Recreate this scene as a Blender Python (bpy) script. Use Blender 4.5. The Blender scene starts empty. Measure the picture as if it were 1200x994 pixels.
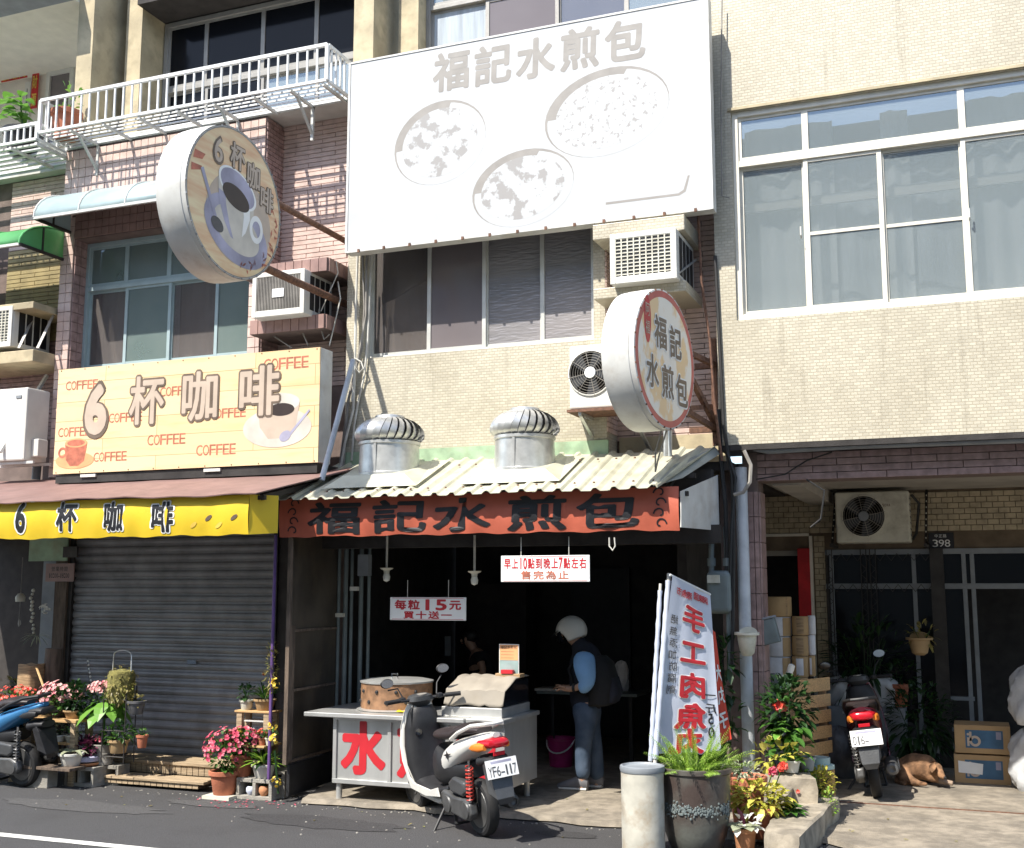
import bpy, bmesh, math, random
from mathutils import Vector, Matrix
R = math.radians
sc = bpy.context.scene
col = sc.collection
random.seed(7)
# ------------------------------------------------------------------ camera
CAM = Vector((0, 0, 1.95)); FOC = 1350.0
YAW, PITCH = R(-21.55), R(8.1)
cd = bpy.data.cameras.new('camera'); cam = bpy.data.objects.new('camera', cd); col.objects.link(cam)
cd.sensor_width = 36; cd.sensor_fit = 'HORIZONTAL'; cd.lens = FOC/1200*36; cd.clip_end = 500; cd.clip_start = .05
cam.location = CAM; cam.rotation_euler = (R(90)+PITCH, 0, -YAW)
sc.camera = cam
# ------------------------------------------------------------------ light: sun from upper left, in front of the facade
SD = Vector((.31, .67, -1)).normalized()
ELEV = math.asin(-SD.z)
sl = bpy.data.lights.new('sun', 'SUN'); so = bpy.data.objects.new('sun', sl); col.objects.link(so)
sl.energy = 4.15; sl.angle = R(.5); sl.color = (1, .95, .86)
so.rotation_euler = SD.to_track_quat('-Z', 'Y').to_euler(); so.location = (-8, -12, 20)
w = bpy.data.worlds.new('World'); sc.world = w; w.use_nodes = True
wn = w.node_tree.nodes; bg = wn['Background']
sky = wn.new('ShaderNodeTexSky'); sky.sky_type = 'NISHITA'; sky.sun_disc = False
sky.sun_elevation = ELEV
sky.sun_rotation = math.atan2(-SD.x, -SD.y)
w.node_tree.links.new(sky.outputs[0], bg.inputs[0]); bg.inputs[1].default_value = .148
vs = sc.view_settings; vs.view_transform = 'Standard'; vs.look = 'None'; vs.gamma = 1; vs.exposure = 1.02
sc.cycles.max_bounces = 6; sc.cycles.transparent_max_bounces = 8
sc.cycles.sample_clamp_indirect = 6

# ------------------------------------------------------------------ picture point -> place on a plane of the street
_f = Vector((math.sin(YAW)*math.cos(PITCH), math.cos(YAW)*math.cos(PITCH), math.sin(PITCH)))
_r = Vector((math.cos(YAW), -math.sin(YAW), 0)); _u = _r.cross(_f)
def ray(x, y): return _r*((x-600)/FOC) - _u*((y-497)/FOC) + _f
def at(x, y, Y): v = ray(x, y); return CAM + v*(Y/v.y)
def gnd(x, y, z=0): v = ray(x, y); return CAM + v*((z-CAM.z)/v.z)
def atx(x, y, X): v = ray(x, y); return CAM + v*(X/v.x)

# ------------------------------------------------------------------ materials
def rgb(r, g, b, k=1.0):
    def c(v):
        v /= 255.
        return (v/12.92 if v <= .04045 else ((v+.055)/1.055)**2.4)*k
    return (c(r), c(g), c(b))
MATS = {}
def nodes(name):
    m = bpy.data.materials.new(name); m.use_nodes = True; MATS[name] = m
    nt = m.node_tree; return m, nt, nt.nodes, nt.links, nt.nodes['Principled BSDF']
def setc(b, c): b.inputs['Base Color'].default_value = (*c, 1)
def mat(name, c, rough=.6, metal=0, vary=.25, vscale=6, bump=.15, bscale=60, c2=None, dirt=0, dscale=1.5, dc=(.05, .04, .03), spec=.5, stretch=(1, 1, 1), space='pos'):
    m, nt, n, l, b = nodes(name)
    tc = n.new('ShaderNodeNewGeometry') if space == 'pos' else n.new('ShaderNodeTexCoord')
    src = tc.outputs['Position'] if space == 'pos' else tc.outputs['Object']
    mp = n.new('ShaderNodeMapping'); mp.inputs['Scale'].default_value = stretch; l.new(src, mp.inputs[0]); src = mp.outputs[0]
    nz = n.new('ShaderNodeTexNoise'); nz.inputs['Scale'].default_value = vscale; nz.inputs['Detail'].default_value = 6; l.new(src, nz.inputs['Vector'])
    mx = n.new('ShaderNodeMix'); mx.data_type = 'RGBA'
    a = c2 if c2 else tuple(v*(1-vary) for v in c)
    mx.inputs[6].default_value = (*a, 1); mx.inputs[7].default_value = (*(c if c2 else tuple(min(1, v*(1+vary*.6)) for v in c)), 1)
    rp = n.new('ShaderNodeValToRGB'); rp.color_ramp.elements[0].position = .35; rp.color_ramp.elements[1].position = .65
    l.new(nz.outputs[0], rp.inputs[0]); l.new(rp.outputs[0], mx.inputs[0])
    out = mx.outputs[2]
    if dirt:
        d = n.new('ShaderNodeTexNoise'); d.inputs['Scale'].default_value = dscale; d.inputs['Detail'].default_value = 9; d.inputs['Roughness'].default_value = .65; l.new(src, d.inputs['Vector'])
        r2 = n.new('ShaderNodeValToRGB'); r2.color_ramp.elements[0].position = .5; r2.color_ramp.elements[1].position = .72
        r2.color_ramp.elements[1].color = (dirt, dirt, dirt, 1); l.new(d.outputs[0], r2.inputs[0])
        m2 = n.new('ShaderNodeMix'); m2.data_type = 'RGBA'; l.new(r2.outputs[0], m2.inputs[0]); l.new(out, m2.inputs[6]); m2.inputs[7].default_value = (*dc, 1); out = m2.outputs[2]
    l.new(out, b.inputs['Base Color'])
    b.inputs['Roughness'].default_value = rough; b.inputs['Metallic'].default_value = metal
    b.inputs['Specular IOR Level'].default_value = spec
    if bump:
        bz = n.new('ShaderNodeTexNoise'); bz.inputs['Scale'].default_value = bscale; bz.inputs['Detail'].default_value = 4; l.new(src, bz.inputs['Vector'])
        bp = n.new('ShaderNodeBump'); bp.inputs['Strength'].default_value = bump; bp.inputs['Distance'].default_value = .01
        l.new(bz.outputs[0], bp.inputs['Height']); l.new(bp.outputs[0], b.inputs['Normal'])
    return m
def leafmat(name, cols, rough=.45):
    m, nt, n, l, b = nodes(name)
    g = n.new('ShaderNodeNewGeometry'); rp = n.new('ShaderNodeValToRGB'); l.new(g.outputs['Random Per Island'], rp.inputs[0])
    e = rp.color_ramp.elements
    while len(e) < len(cols): e.new(.5)
    for i, c in enumerate(cols): e[i].position = i/(len(cols)-1); e[i].color = (*c, 1)
    l.new(rp.outputs[0], b.inputs['Base Color']); b.inputs['Roughness'].default_value = rough
    t = n.new('ShaderNodeBsdfTranslucent'); l.new(rp.outputs[0], t.inputs[0]); ms = n.new('ShaderNodeMixShader'); ms.inputs[0].default_value = .3
    l.new(b.outputs[0], ms.inputs[1]); l.new(t.outputs[0], ms.inputs[2]); l.new(ms.outputs[0], n['Material Output'].inputs[0])
    return m
def tilemat(name, c, joint, tw, th, jw=.004, off=.5, vary=.12, rough=.45, dirt=.35, dc=(.16, .12, .06)):
    m, nt, n, l, b = nodes(name)
    g = n.new('ShaderNodeNewGeometry'); sp = n.new('ShaderNodeSeparateXYZ'); l.new(g.outputs['Position'], sp.inputs[0])
    ad = n.new('ShaderNodeMath'); l.new(sp.outputs[0], ad.inputs[0]); l.new(sp.outputs[1], ad.inputs[1])
    cb = n.new('ShaderNodeCombineXYZ'); l.new(ad.outputs[0], cb.inputs[0]); l.new(sp.outputs[2], cb.inputs[1])
    br = n.new('ShaderNodeTexBrick'); l.new(cb.outputs[0], br.inputs['Vector']); br.offset = off
    br.inputs['Scale'].default_value = 1; br.inputs['Brick Width'].default_value = tw; br.inputs['Row Height'].default_value = th
    br.inputs['Mortar Size'].default_value = jw; br.inputs['Mortar Smooth'].default_value = .2
    br.inputs['Color1'].default_value = (*c, 1); br.inputs['Color2'].default_value = (*[v*(1-vary) for v in c], 1); br.inputs['Mortar'].default_value = (*joint, 1)
    nz = n.new('ShaderNodeTexNoise'); nz.inputs['Scale'].default_value = 1.1; nz.inputs['Detail'].default_value = 9; nz.inputs['Roughness'].default_value = .6
    mp = n.new('ShaderNodeMapping'); mp.inputs['Scale'].default_value = (1, 1, .6); l.new(g.outputs['Position'], mp.inputs[0]); l.new(mp.outputs[0], nz.inputs['Vector'])
    rp = n.new('ShaderNodeValToRGB'); rp.color_ramp.elements[0].position = .45; rp.color_ramp.elements[1].position = .8; rp.color_ramp.elements[1].color = (dirt, dirt, dirt, 1)
    l.new(nz.outputs[0], rp.inputs[0]); mx = n.new('ShaderNodeMix'); mx.data_type = 'RGBA'; l.new(rp.outputs[0], mx.inputs[0]); l.new(br.outputs[0], mx.inputs[6]); mx.inputs[7].default_value = (*dc, 1)
    st = n.new('ShaderNodeTexNoise'); st.inputs['Scale'].default_value = 2.2; st.inputs['Detail'].default_value = 7; st.inputs['Roughness'].default_value = .7
    m3 = n.new('ShaderNodeMapping'); m3.inputs['Scale'].default_value = (4, 4, .35); l.new(g.outputs['Position'], m3.inputs[0]); l.new(m3.outputs[0], st.inputs['Vector'])
    r3 = n.new('ShaderNodeValToRGB'); r3.color_ramp.elements[0].position = .56; r3.color_ramp.elements[1].position = .85; r3.color_ramp.elements[1].color = (.8, .8, .8, 1); l.new(st.outputs[0], r3.inputs[0])
    m4 = n.new('ShaderNodeMix'); m4.data_type = 'RGBA'; l.new(r3.outputs[0], m4.inputs[0]); l.new(mx.outputs[2], m4.inputs[6]); m4.inputs[7].default_value = (.20, .17, .12, 1)
    l.new(m4.outputs[2], b.inputs['Base Color']); b.inputs['Roughness'].default_value = rough
    bp = n.new('ShaderNodeBump'); bp.inputs['Strength'].default_value = .6; bp.inputs['Distance'].default_value = .004; bp.invert = True
    l.new(br.outputs['Fac'], bp.inputs['Height']); l.new(bp.outputs[0], b.inputs['Normal'])
    return m
def glassmat(name, c, rough, bump=0, bs=20, c2=None, cs=1.2, stretch=(1, 1, 1), ior=1.5, tr=0):
    m, nt, n, l, b = nodes(name)
    if tr:
        t_ = n.new('ShaderNodeBsdfTransparent'); ms = n.new('ShaderNodeMixShader'); ms.inputs[0].default_value = tr; l.new(b.outputs[0], ms.inputs[1]); l.new(t_.outputs[0], ms.inputs[2]); l.new(ms.outputs[0], n['Material Output'].inputs[0])
    g = n.new('ShaderNodeNewGeometry'); mp = n.new('ShaderNodeMapping'); mp.inputs['Scale'].default_value = stretch; l.new(g.outputs['Position'], mp.inputs[0])
    nz = n.new('ShaderNodeTexNoise'); nz.inputs['Scale'].default_value = cs; nz.inputs['Detail'].default_value = 3; l.new(mp.outputs[0], nz.inputs['Vector'])
    mx = n.new('ShaderNodeMix'); mx.data_type = 'RGBA'; l.new(nz.outputs[0], mx.inputs[0]); mx.inputs[6].default_value = (*c, 1); mx.inputs[7].default_value = (*(c2 or c), 1)
    l.new(mx.outputs[2], b.inputs['Base Color']); b.inputs['Roughness'].default_value = rough; b.inputs['IOR'].default_value = ior
    if bump:
        z = n.new('ShaderNodeTexNoise'); z.inputs['Scale'].default_value = bs; z.inputs['Detail'].default_value = 1; l.new(mp.outputs[0], z.inputs['Vector'])
        bp = n.new('ShaderNodeBump'); bp.inputs['Strength'].default_value = bump; bp.inputs['Distance'].default_value = .02; l.new(z.outputs[0], bp.inputs['Height']); l.new(bp.outputs[0], b.inputs['Normal'])
    return m
CREAM = (.60, .555, .44)
tilemat('cream_tile', CREAM, (.44, .39, .29), .056, .028, .0035, vary=.2)
mat('cream_plain', (.5, .42, .27), .7, dirt=.6, dscale=3)
mat('pink_tile', (.64, .48, .42), .35, vary=.12, vscale=9, bump=.05, dirt=.25, dscale=3)
mat('pink_tile_dark', (.36, .24, .22), .4, vary=.25, vscale=14, bump=.05, dirt=.3, dscale=3)
mat('brown_brick', (.30, .185, .16), .5, vary=.2, bump=.1)
mat('ochre_strip', (.34, .27, .13), .6, vary=.2)
mat('grout', (.17, .125, .11), .9, bump=.3)
mat('cream_brick', (.46, .38, .25), .45, vary=.2, vscale=11, bump=.05)
mat('cream_grout', (.16, .12, .08), .9)
mat('green_paint', (.33, .46, .30), .7, dirt=.5, dscale=4, dc=(.3, .25, .15))
mat('aluminium', (.62, .62, .58), .4, .35, vary=.1, bump=.02)
mat('cream_aluminium', (.72, .68, .58), .45, .1, vary=.08, bump=.02)
mat('grey_frame', (.30, .29, .27), .5, .2, vary=.1)
mat('white_metal', (.62, .62, .59), .45, .0, vary=.12, vscale=4, bump=.05, dirt=.35, dscale=5, dc=(.3, .22, .14))
mat('white_rail', (.74, .75, .74), .5, vary=.08)
mat('white_plastic', (.66, .65, .60), .4, vary=.06, bump=.02)
mat('old_plastic', (.62, .60, .50), .5, vary=.12, dirt=.5, dscale=5, dc=(.2, .16, .1))
mat('rust', (.16, .08, .05), .8, vary=.4, vscale=30)
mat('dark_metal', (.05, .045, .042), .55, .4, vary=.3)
mat('galvanised', (.60, .60, .58), .34, .55, vary=.18, vscale=10, bump=.05, dirt=.3, dscale=4, dc=(.2, .19, .17))
mat('stainless', (.56, .56, .54), .33, .55, vary=.12, vscale=5, bump=.03, stretch=(1, 1, .3), dirt=.25, dscale=3, dc=(.22, .2, .18))
mat('corrugated', (.50, .49, .38), .5, .15, vary=.15, vscale=5, bump=.1, dirt=.35, dscale=4, dc=(.32, .27, .18))
mat('roof_grey', (.33, .345, .31), .55, .1, vary=.25, dirt=.5)
mat('brown_sheet', (.21, .125, .11), .6, vary=.15, dirt=.2)
mat('yellow_cloth', (.66, .46, .015), .6, vary=.08, vscale=3, bump=.25, bscale=6)
mat('red_cloth', (.44, .10, .055), .55, vary=.15, vscale=3, bump=.3, bscale=9)
mat('black_print', (.012, .012, .015), .5, bump=0)
mat('grey_print', (.085, .085, .09), .5, vary=.3, bump=0)
mat('white_print', (.8, .8, .78), .5, vary=.05, bump=0)
mat('faded_print', (.29, .272, .25), .6, vary=.12, bump=0)
mat('red_print', (.50, .02, .03), .45, vary=.08, bump=0)
mat('beige_print', (.50, .405, .32), .5, vary=.08, bump=0)
mat('brown_print', (.15, .11, .08), .5, bump=0)
mat('orange_print', (.72, .36, .17), .5, vary=.15, bump=0)
mat('rust_print', (.48, .15, .09), .5, vary=.3, vscale=14, bump=0)
mat('coffee_print', (.03, .018, .014), .5, bump=0)
mat('lilac_print', (.36, .35, .46), .5, vary=.3, vscale=3, bump=0)
mat('pale_print', (.58, .54, .47), .5, vary=.15, vscale=4, bump=0)
mat('blue_print', (.04, .12, .22), .5, bump=0)
mat('billboard_white', (.49, .502, .51), .5, vary=.04, vscale=1.5, bump=.03, bscale=4, dirt=.3, dscale=2.2, dc=(.40, .385, .34))
mat('asphalt', (.075, .073, .074), .85, vary=.5, vscale=110, bump=1, bscale=220, dirt=.75, dscale=1.1, dc=(.046, .044, .044))
mat('concrete', (.27, .232, .18), .85, vary=.3, vscale=9, bump=.7, bscale=110, dirt=.85, dscale=1.3, dc=(.12, .105, .085))
mat('block', (.33, .31, .27), .9, vary=.25, vscale=12, bump=.7, bscale=90, dirt=.5, dscale=6)
mat('road_paint', (.62, .62, .58), .7, vary=.15, dirt=.7, dscale=16, dc=(.1, .1, .1))
mat('shutter', (.27, .27, .275), .5, .3, vary=.2, vscale=4, bump=.05, dirt=.35, dscale=3, dc=(.05, .045, .04))
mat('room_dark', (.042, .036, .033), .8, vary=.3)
mat('ceiling_paint', (.42, .39, .34), .8, vary=.15, vscale=3)
mat('wall_paint', (.74, .70, .60), .8, vary=.06)
mat('smoke_panel', (.085, .07, .055), .3, .1, vary=.5, vscale=2.5, bump=.05, stretch=(1, 1, .6), dirt=.6, dscale=4, dc=(.16, .12, .08))
mat('wood', (.36, .24, .13), .75, vary=.35, vscale=8, bump=.3, stretch=(1, 1, 8))
mat('deck_wood', (.40, .30, .19), .8, vary=.35, vscale=10, bump=.3, stretch=(.6, 8, 8), dirt=.3)
mat('pallet_wood', (.52, .33, .15), .75, vary=.25, vscale=10, bump=.2, stretch=(.6, 5, 8))
mat('old_wood', (.13, .095, .07), .85, vary=.4, vscale=9, bump=.5, stretch=(3, 3, .6))
mat('terracotta', (.44, .15, .08), .8, vary=.2, bump=.2)
mat('orange_clay', (.55, .25, .12), .8, vary=.15, bump=.2)
mat('pot_glaze', (.065, .048, .042), .3, vary=.5, vscale=3.5, bump=.25, bscale=30, c2=(.13, .135, .12))
mat('soil', (.04, .028, .02), .95, bump=.8)
mat('cardboard', (.42, .28, .14), .85, vary=.1, bump=.1)
mat('paper', (.66, .66, .68), .7, vary=.15, vscale=8, bump=.05)
mat('sack_plastic', (.55, .56, .57), .35, vary=.12, bump=.6, bscale=14)
mat('tarp_grey', (.10, .10, .105), .5, vary=.4, bump=.8, bscale=20)
mat('rubber', (.014, .014, .015), .7, vary=.3)
mat('black_plastic', (.016, .016, .018), .55, vary=.3, vscale=10, bump=.1)
mat('grey_plastic', (.055, .057, .06), .4, vary=.2)
mat('seat_vinyl', (.03, .022, .022), .5, vary=.2, bump=.2)
mat('scooter_white', (.66, .65, .61), .3, vary=.08, bump=.02, dirt=.35, dscale=6, dc=(.3, .27, .22))
mat('scooter_blue', (.05, .20, .42), .25, .3, vary=.08, bump=0)
mat('scooter_red', (.09, .012, .022), .25, .2, vary=.08, bump=0)
mat('lens_red', (.48, .01, .02), .12, vary=.1, bump=0)
mat('lens_orange', (.75, .22, .03), .12, vary=.1, bump=0)
mat('spring_red', (.5, .05, .035), .4, bump=0)
mat('chrome', (.7, .7, .7), .08, 1, vary=.05, bump=0)
mat('lamp_glass', (.75, .74, .66), .3, bump=0)
mat('engine_metal', (.13, .13, .13), .45, .6, vary=.3)
mat('cover_cloth', (.31, .275, .225), .8, vary=.12, vscale=4, bump=.3, bscale=8)
mat('steamer_wood', (.25, .135, .07), .6, vary=.35, vscale=14, bump=.2)
mat('magenta_plastic', (.36, .02, .14), .35, bump=0)
mat('flag_white', (.52, .56, .66), .6, vary=.08, vscale=3, bump=.2, bscale=5)
mat('flag_red', (.62, .06, .03), .6, vary=.08, bump=.1)
mat('bin_cream', (.50, .48, .41), .45, vary=.15, bump=.5, bscale=9, dirt=.8, dscale=5, dc=(.30, .20, .11))
mat('skin', (.42, .25, .17), .5, vary=.08, bump=.02)
mat('shirt_blue', (.21, .40, .66), .8, vary=.1, bump=.2, bscale=20)
mat('navy', (.012, .014, .024), .8, vary=.3, bump=.2)
mat('denim', (.035, .06, .10), .85, vary=.4, vscale=7, bump=.5, bscale=25, c2=(.07, .10, .15))
mat('hair', (.012, .01, .009), .5, bump=.3)
mat('black_cloth', (.012, .012, .013), .85, bump=.2)
mat('shoe_grey', (.16, .16, .17), .7, vary=.2)
mat('fur', (.25, .135, .07), .95, vary=.5, vscale=14, bump=.6, bscale=60)
mat('fur_pale', (.30, .22, .16), .9, vary=.2, bump=.5, bscale=60)
mat('purple_paint', (.12, .06, .20), .5, bump=0)
mat('teal_plastic', (.28, .38, .37), .5, bump=0)
mat('pipe_white', (.50, .53, .56), .5, vary=.12, dirt=.3, dscale=5)
mat('pipe_grey', (.24, .26, .28), .5, vary=.15)
mat('cable_black', (.02, .02, .02), .6, bump=0)
mat('cable_grey', (.28, .26, .23), .6, bump=0)
mat('cable_white', (.6, .58, .52), .6, bump=0)
mat('gas_grey', (.16, .19, .19), .5, .1, vary=.15)
mat('awning_blue', (.34, .43, .44), .35, vary=.08, bump=0)
mat('awning_green', (.12, .40, .14), .35, vary=.08, bump=0)
mat('couplet_red', (.55, .015, .02), .6, bump=0)
mat('gold_print', (.75, .5, .08), .5, bump=0)
mat('curtain_pale', (.62, .66, .68), .8, vary=.12, vscale=2, bump=.3, bscale=16, stretch=(4, 4, .3))
mat('curtain_brown', (.42, .35, .30), .8, vary=.2, vscale=4, bump=.3, bscale=16)
mat('curtain', (.40, .45, .50), .8, vary=.2, vscale=4, bump=.5, bscale=16, stretch=(4, 4, .3))
mat('rock', (.30, .26, .20), .9, vary=.35, vscale=7, bump=.9, bscale=16, dirt=.5, dscale=4)
mat('moss', (.19, .17, .05), .95, vary=.5, vscale=20, bump=1, bscale=40)
glassmat('glass_frost', (.19, .23, .245), .14, .12, 60, (.33, .375, .38), .8, (.5, .5, 1.6), tr=.5)  # wide lighter and darker bands in the pane colour imitate reflected brightness
glassmat('glass_dark', (.11, .095, .10), .08, .03, 12, (.22, .195, .20), .9)
glassmat('glass_hammer', (.07, .085, .10), .1, .4, 17, (.36, .33, .33), .9, (.5, .5, 2.6))
glassmat('glass_curtain', (.13, .115, .11), .08, 0, 20, (.20, .18, .17), 1.6, (2, 2, .6), tr=.5)
glassmat('glass_green', (.13, .19, .18), .16, .1, 50, (.24, .29, .27), 1.8, tr=.35)
glassmat('glass_black', (.008, .009, .012), .1, 0, ior=1.25)
LG = lambda *c: leafmat(*c)
leafmat('leaf_green', [(.02, .07, .012), (.05, .14, .02), (.09, .20, .03)])
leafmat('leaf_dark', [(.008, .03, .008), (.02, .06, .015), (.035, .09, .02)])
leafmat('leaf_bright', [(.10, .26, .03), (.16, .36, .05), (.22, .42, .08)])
leafmat('leaf_fern', [(.16, .30, .03), (.26, .42, .05), (.38, .52, .10)])
leafmat('leaf_yellow', [(.22, .26, .03), (.50, .46, .06), (.62, .55, .14)])
leafmat('leaf_pale', [(.20, .26, .16), (.36, .40, .26), (.5, .5, .36)])
leafmat('leaf_purple', [(.05, .008, .03), (.10, .015, .05), (.20, .05, .10)])
leafmat('leaf_dry', [(.16, .13, .04), (.30, .25, .08), (.24, .26, .06)])
leafmat('petal_pink', [(.50, .03, .09), (.64, .09, .16), (.72, .26, .30)])
mat('rim_red', (.52, .12, .10), .5, vary=.15, bump=0)
leafmat('petal_pale', [(.80, .38, .38), (.85, .55, .50), (.75, .15, .22)])
leafmat('petal_red', [(.65, .03, .03), (.80, .10, .06), (.75, .18, .12)])
leafmat('petal_white', [(.8, .8, .76), (.75, .72, .66)])
leafmat('petal_yellow', [(.80, .55, .04), (.85, .65, .12)])

# ------------------------------------------------------------------ mesh builder
class MB:
    def __init__(s): s.v = []; s.f = []; s.m = Matrix.Identity(4)
    def add(s, vs_, fs_):
        o = len(s.v); s.v += [s.m @ Vector(p) for p in vs_]; s.f += [tuple(i+o for i in f) for f in fs_]; return s
    def box(s, x0, x1, y0, y1, z0, z1):
        return s.add([(x0, y0, z0), (x1, y0, z0), (x1, y1, z0), (x0, y1, z0), (x0, y0, z1), (x1, y0, z1), (x1, y1, z1), (x0, y1, z1)],
                     [(0, 3, 2, 1), (4, 5, 6, 7), (0, 1, 5, 4), (1, 2, 6, 5), (2, 3, 7, 6), (3, 0, 4, 7)])
    def cbox(s, c, d): return s.box(c[0]-d[0]/2, c[0]+d[0]/2, c[1]-d[1]/2, c[1]+d[1]/2, c[2]-d[2]/2, c[2]+d[2]/2)
    def bar(s, p0, p1, w, h=None, up=(0, 0, 1)):
        p0 = Vector(p0); p1 = Vector(p1); d = (p1-p0); L = d.length; d.normalize(); up = Vector(up)
        if abs(d.dot(up)) > .98: up = Vector((0, 1, 0))
        a = d.cross(up).normalized()*(w/2); b = a.cross(d).normalized()*((h or w)/2)
        q = []
        for p in (p0, p1): q += [p-a-b, p+a-b, p+a+b, p-a+b]
        return s.add(q, [(0, 1, 2, 3), (7, 6, 5, 4), (0, 4, 5, 1), (1, 5, 6, 2), (2, 6, 7, 3), (3, 7, 4, 0)])
    def tube(s, pts, r, n=8, caps=True):
        pts = [Vector(p) for p in pts]; rr = r if isinstance(r, (list, tuple)) else [r]*len(pts)
        rings = []; a = None
        for i, p in enumerate(pts):
            d = (pts[min(i+1, len(pts)-1)]-pts[max(i-1, 0)])
            if d.length < 1e-9: d = Vector((0, 0, 1))
            d.normalize()
            if a is None:
                a = d.cross(Vector((0, 0, 1)))
                if a.length < .1: a = d.cross(Vector((0, 1, 0)))
            a = (a - d*a.dot(d)); 
            if a.length < 1e-6: a = d.cross(Vector((.3, 1, .2)))
            a.normalize(); b = d.cross(a)
            rings.append([p + (a*math.cos(t)+b*math.sin(t))*rr[i] for t in [2*math.pi*k/n for k in range(n)]])
        vv = [q for g in rings for q in g]; ff = []
        for i in range(len(pts)-1):
            for k in range(n): ff.append((i*n+k, i*n+(k+1) % n, (i+1)*n+(k+1) % n, (i+1)*n+k))
        if caps: ff += [tuple(range(n-1, -1, -1)), tuple((len(pts)-1)*n+k for k in range(n))]
        return s.add(vv, ff)
    def lathe(s, prof, c=(0, 0, 0), n=24, axis='z', sx=1, sy=1):
        vv = []; ff = []
        for (r, h) in prof:
            for k in range(n):
                t = 2*math.pi*k/n; x, y = r*math.cos(t)*sx, r*math.sin(t)*sy
                p = (x, y, h) if axis == 'z' else ((h, x, y) if axis == 'x' else (x, h, -y) if axis == 'y' else None)
                vv.append((c[0]+p[0], c[1]+p[1], c[2]+p[2]))
        m = len(prof)
        for i in range(m-1):
            for k in range(n): ff.append((i*n+k, i*n+(k+1) % n, (i+1)*n+(k+1) % n, (i+1)*n+k))
        if prof[0][0] > 1e-5: ff.append(tuple(range(n-1, -1, -1)))
        if prof[-1][0] > 1e-5: ff.append(tuple((m-1)*n+k for k in range(n)))
        return s.add(vv, ff)
    def prism(s, poly, w0, w1, plane='xz', taper=1.0):
        """outline in a plane, thickness along the third axis"""
        n = len(poly); cx = sum(p[0] for p in poly)/n; cy = sum(p[1] for p in poly)/n
        def P3(a, b, t): return (a, t, b) if plane == 'xz' else (t, a, b) if plane == 'yz' else (a, b, t)
        vv = [P3(a, b, w0) for a, b in poly] + [P3(a, b, w1) for a, b in poly]
        ff = [tuple(range(n)), tuple(range(2*n-1, n-1, -1))] + [(i, i+n, (i+1) % n+n, (i+1) % n) for i in range(n)]
        return s.add(vv, ff)
    def grid(s, f, nu, nv):
        vv = [f(i/nu, j/nv) for j in range(nv+1) for i in range(nu+1)]
        ff = [(j*(nu+1)+i, j*(nu+1)+i+1, (j+1)*(nu+1)+i+1, (j+1)*(nu+1)+i) for j in range(nv) for i in range(nu)]
        return s.add(vv, ff)
    def sphere(s, c, r, nu=14, nv=8, sq=1):
        rx, ry, rz = r if isinstance(r, (tuple, list)) else (r, r, r)
        prof = [(max(1e-6, math.sin(math.pi*j/nv)), -math.cos(math.pi*j/nv)) for j in range(nv+1)]
        vv = []; 
        for (a, h) in prof:
            for k in range(nu): t = 2*math.pi*k/nu; vv.append((c[0]+a*math.cos(t)*rx, c[1]+a*math.sin(t)*ry, c[2]+h*rz))
        ff = [(j*nu+k, j*nu+(k+1) % nu, (j+1)*nu+(k+1) % nu, (j+1)*nu+k) for j in range(nv) for k in range(nu)]
        return s.add(vv, ff)
    def leaf(s, p, d, L, W, up=(0, 0, 1), bend=.3, seg=3, cup=.15):
        p = Vector(p); d = Vector(d).normalized(); up = Vector(up)
        a = d.cross(up)
        if a.length < .05: a = Vector((1, 0, 0))
        a.normalize(); u = a.cross(d)
        vv = []; ws = [.12, .85, 1, .0] if seg == 3 else [.15, .7, 1, .8, 0]
        n = len(ws)-1
        for i, wv in enumerate(ws):
            t = i/n; c = p + d*(L*t) - Vector((0, 0, 1))*(bend*L*t*t) 
            vv += [c - a*(W*wv/2) + u*(cup*W*wv), c + a*(W*wv/2) + u*(cup*W*wv)] if wv else [c]
            if wv: vv.append(c)
        ff = []
        for i in range(n):
            b = i*3
            if i < n-1: ff += [(b, b+2, b+5, b+3), (b+2, b+1, b+4, b+5)]
            else: ff += [(b, b+2, b+3), (b+2, b+1, b+3)]
        return s.add(vv, ff)
    def build(s, name, m, parent=None, smooth=False, bevel=0, label=None, kind=None, seg=2, sub=0, weld=False):
        me = bpy.data.meshes.new(name)
        off = OFF.get(parent.name, Vector()) if parent else Vector()
        me.from_pydata([tuple(Vector(v)-off) for v in s.v], [], s.f); me.update()
        if smooth:
            for p in me.polygons: p.use_smooth = True
        me.materials.append(MATS[m])
        o = bpy.data.objects.new(name, me); col.objects.link(o)
        if parent: o.parent = parent; OFF[o.name] = off
        if label: o['label'] = label
        if kind: o['kind'] = kind
        if smooth and not sub: 
            try: me.set_sharp_from_angle(angle=R(40))
            except Exception: pass
        if bevel:
            b = o.modifiers.new('bevel', 'BEVEL'); b.width = bevel; b.segments = seg; b.limit_method = 'ANGLE'; b.angle_limit = R(35)
            if smooth: b.harden_normals = False
        if sub:
            b = o.modifiers.new('sub', 'SUBSURF'); b.levels = sub; b.render_levels = sub
        return o
OFF = {}
def thing(name, label, cat, loc=(0, 0, 0), rotz=0, group=None, world=True):
    """Empty at the base of a thing. world=True: its parts are written in street coordinates."""
    o = bpy.data.objects.new(name, None); col.objects.link(o); o.location = loc; o.rotation_euler = (0, 0, rotz)
    o.empty_display_size = .1; o['label'] = label; o['category'] = cat
    if group: o['group'] = group
    OFF[o.name] = Vector(loc) if world else Vector()
    return o
def tag(o, label, cat, group=None):
    o['label'] = label; o['category'] = cat
    if group: o['group'] = group
    return o
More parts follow.
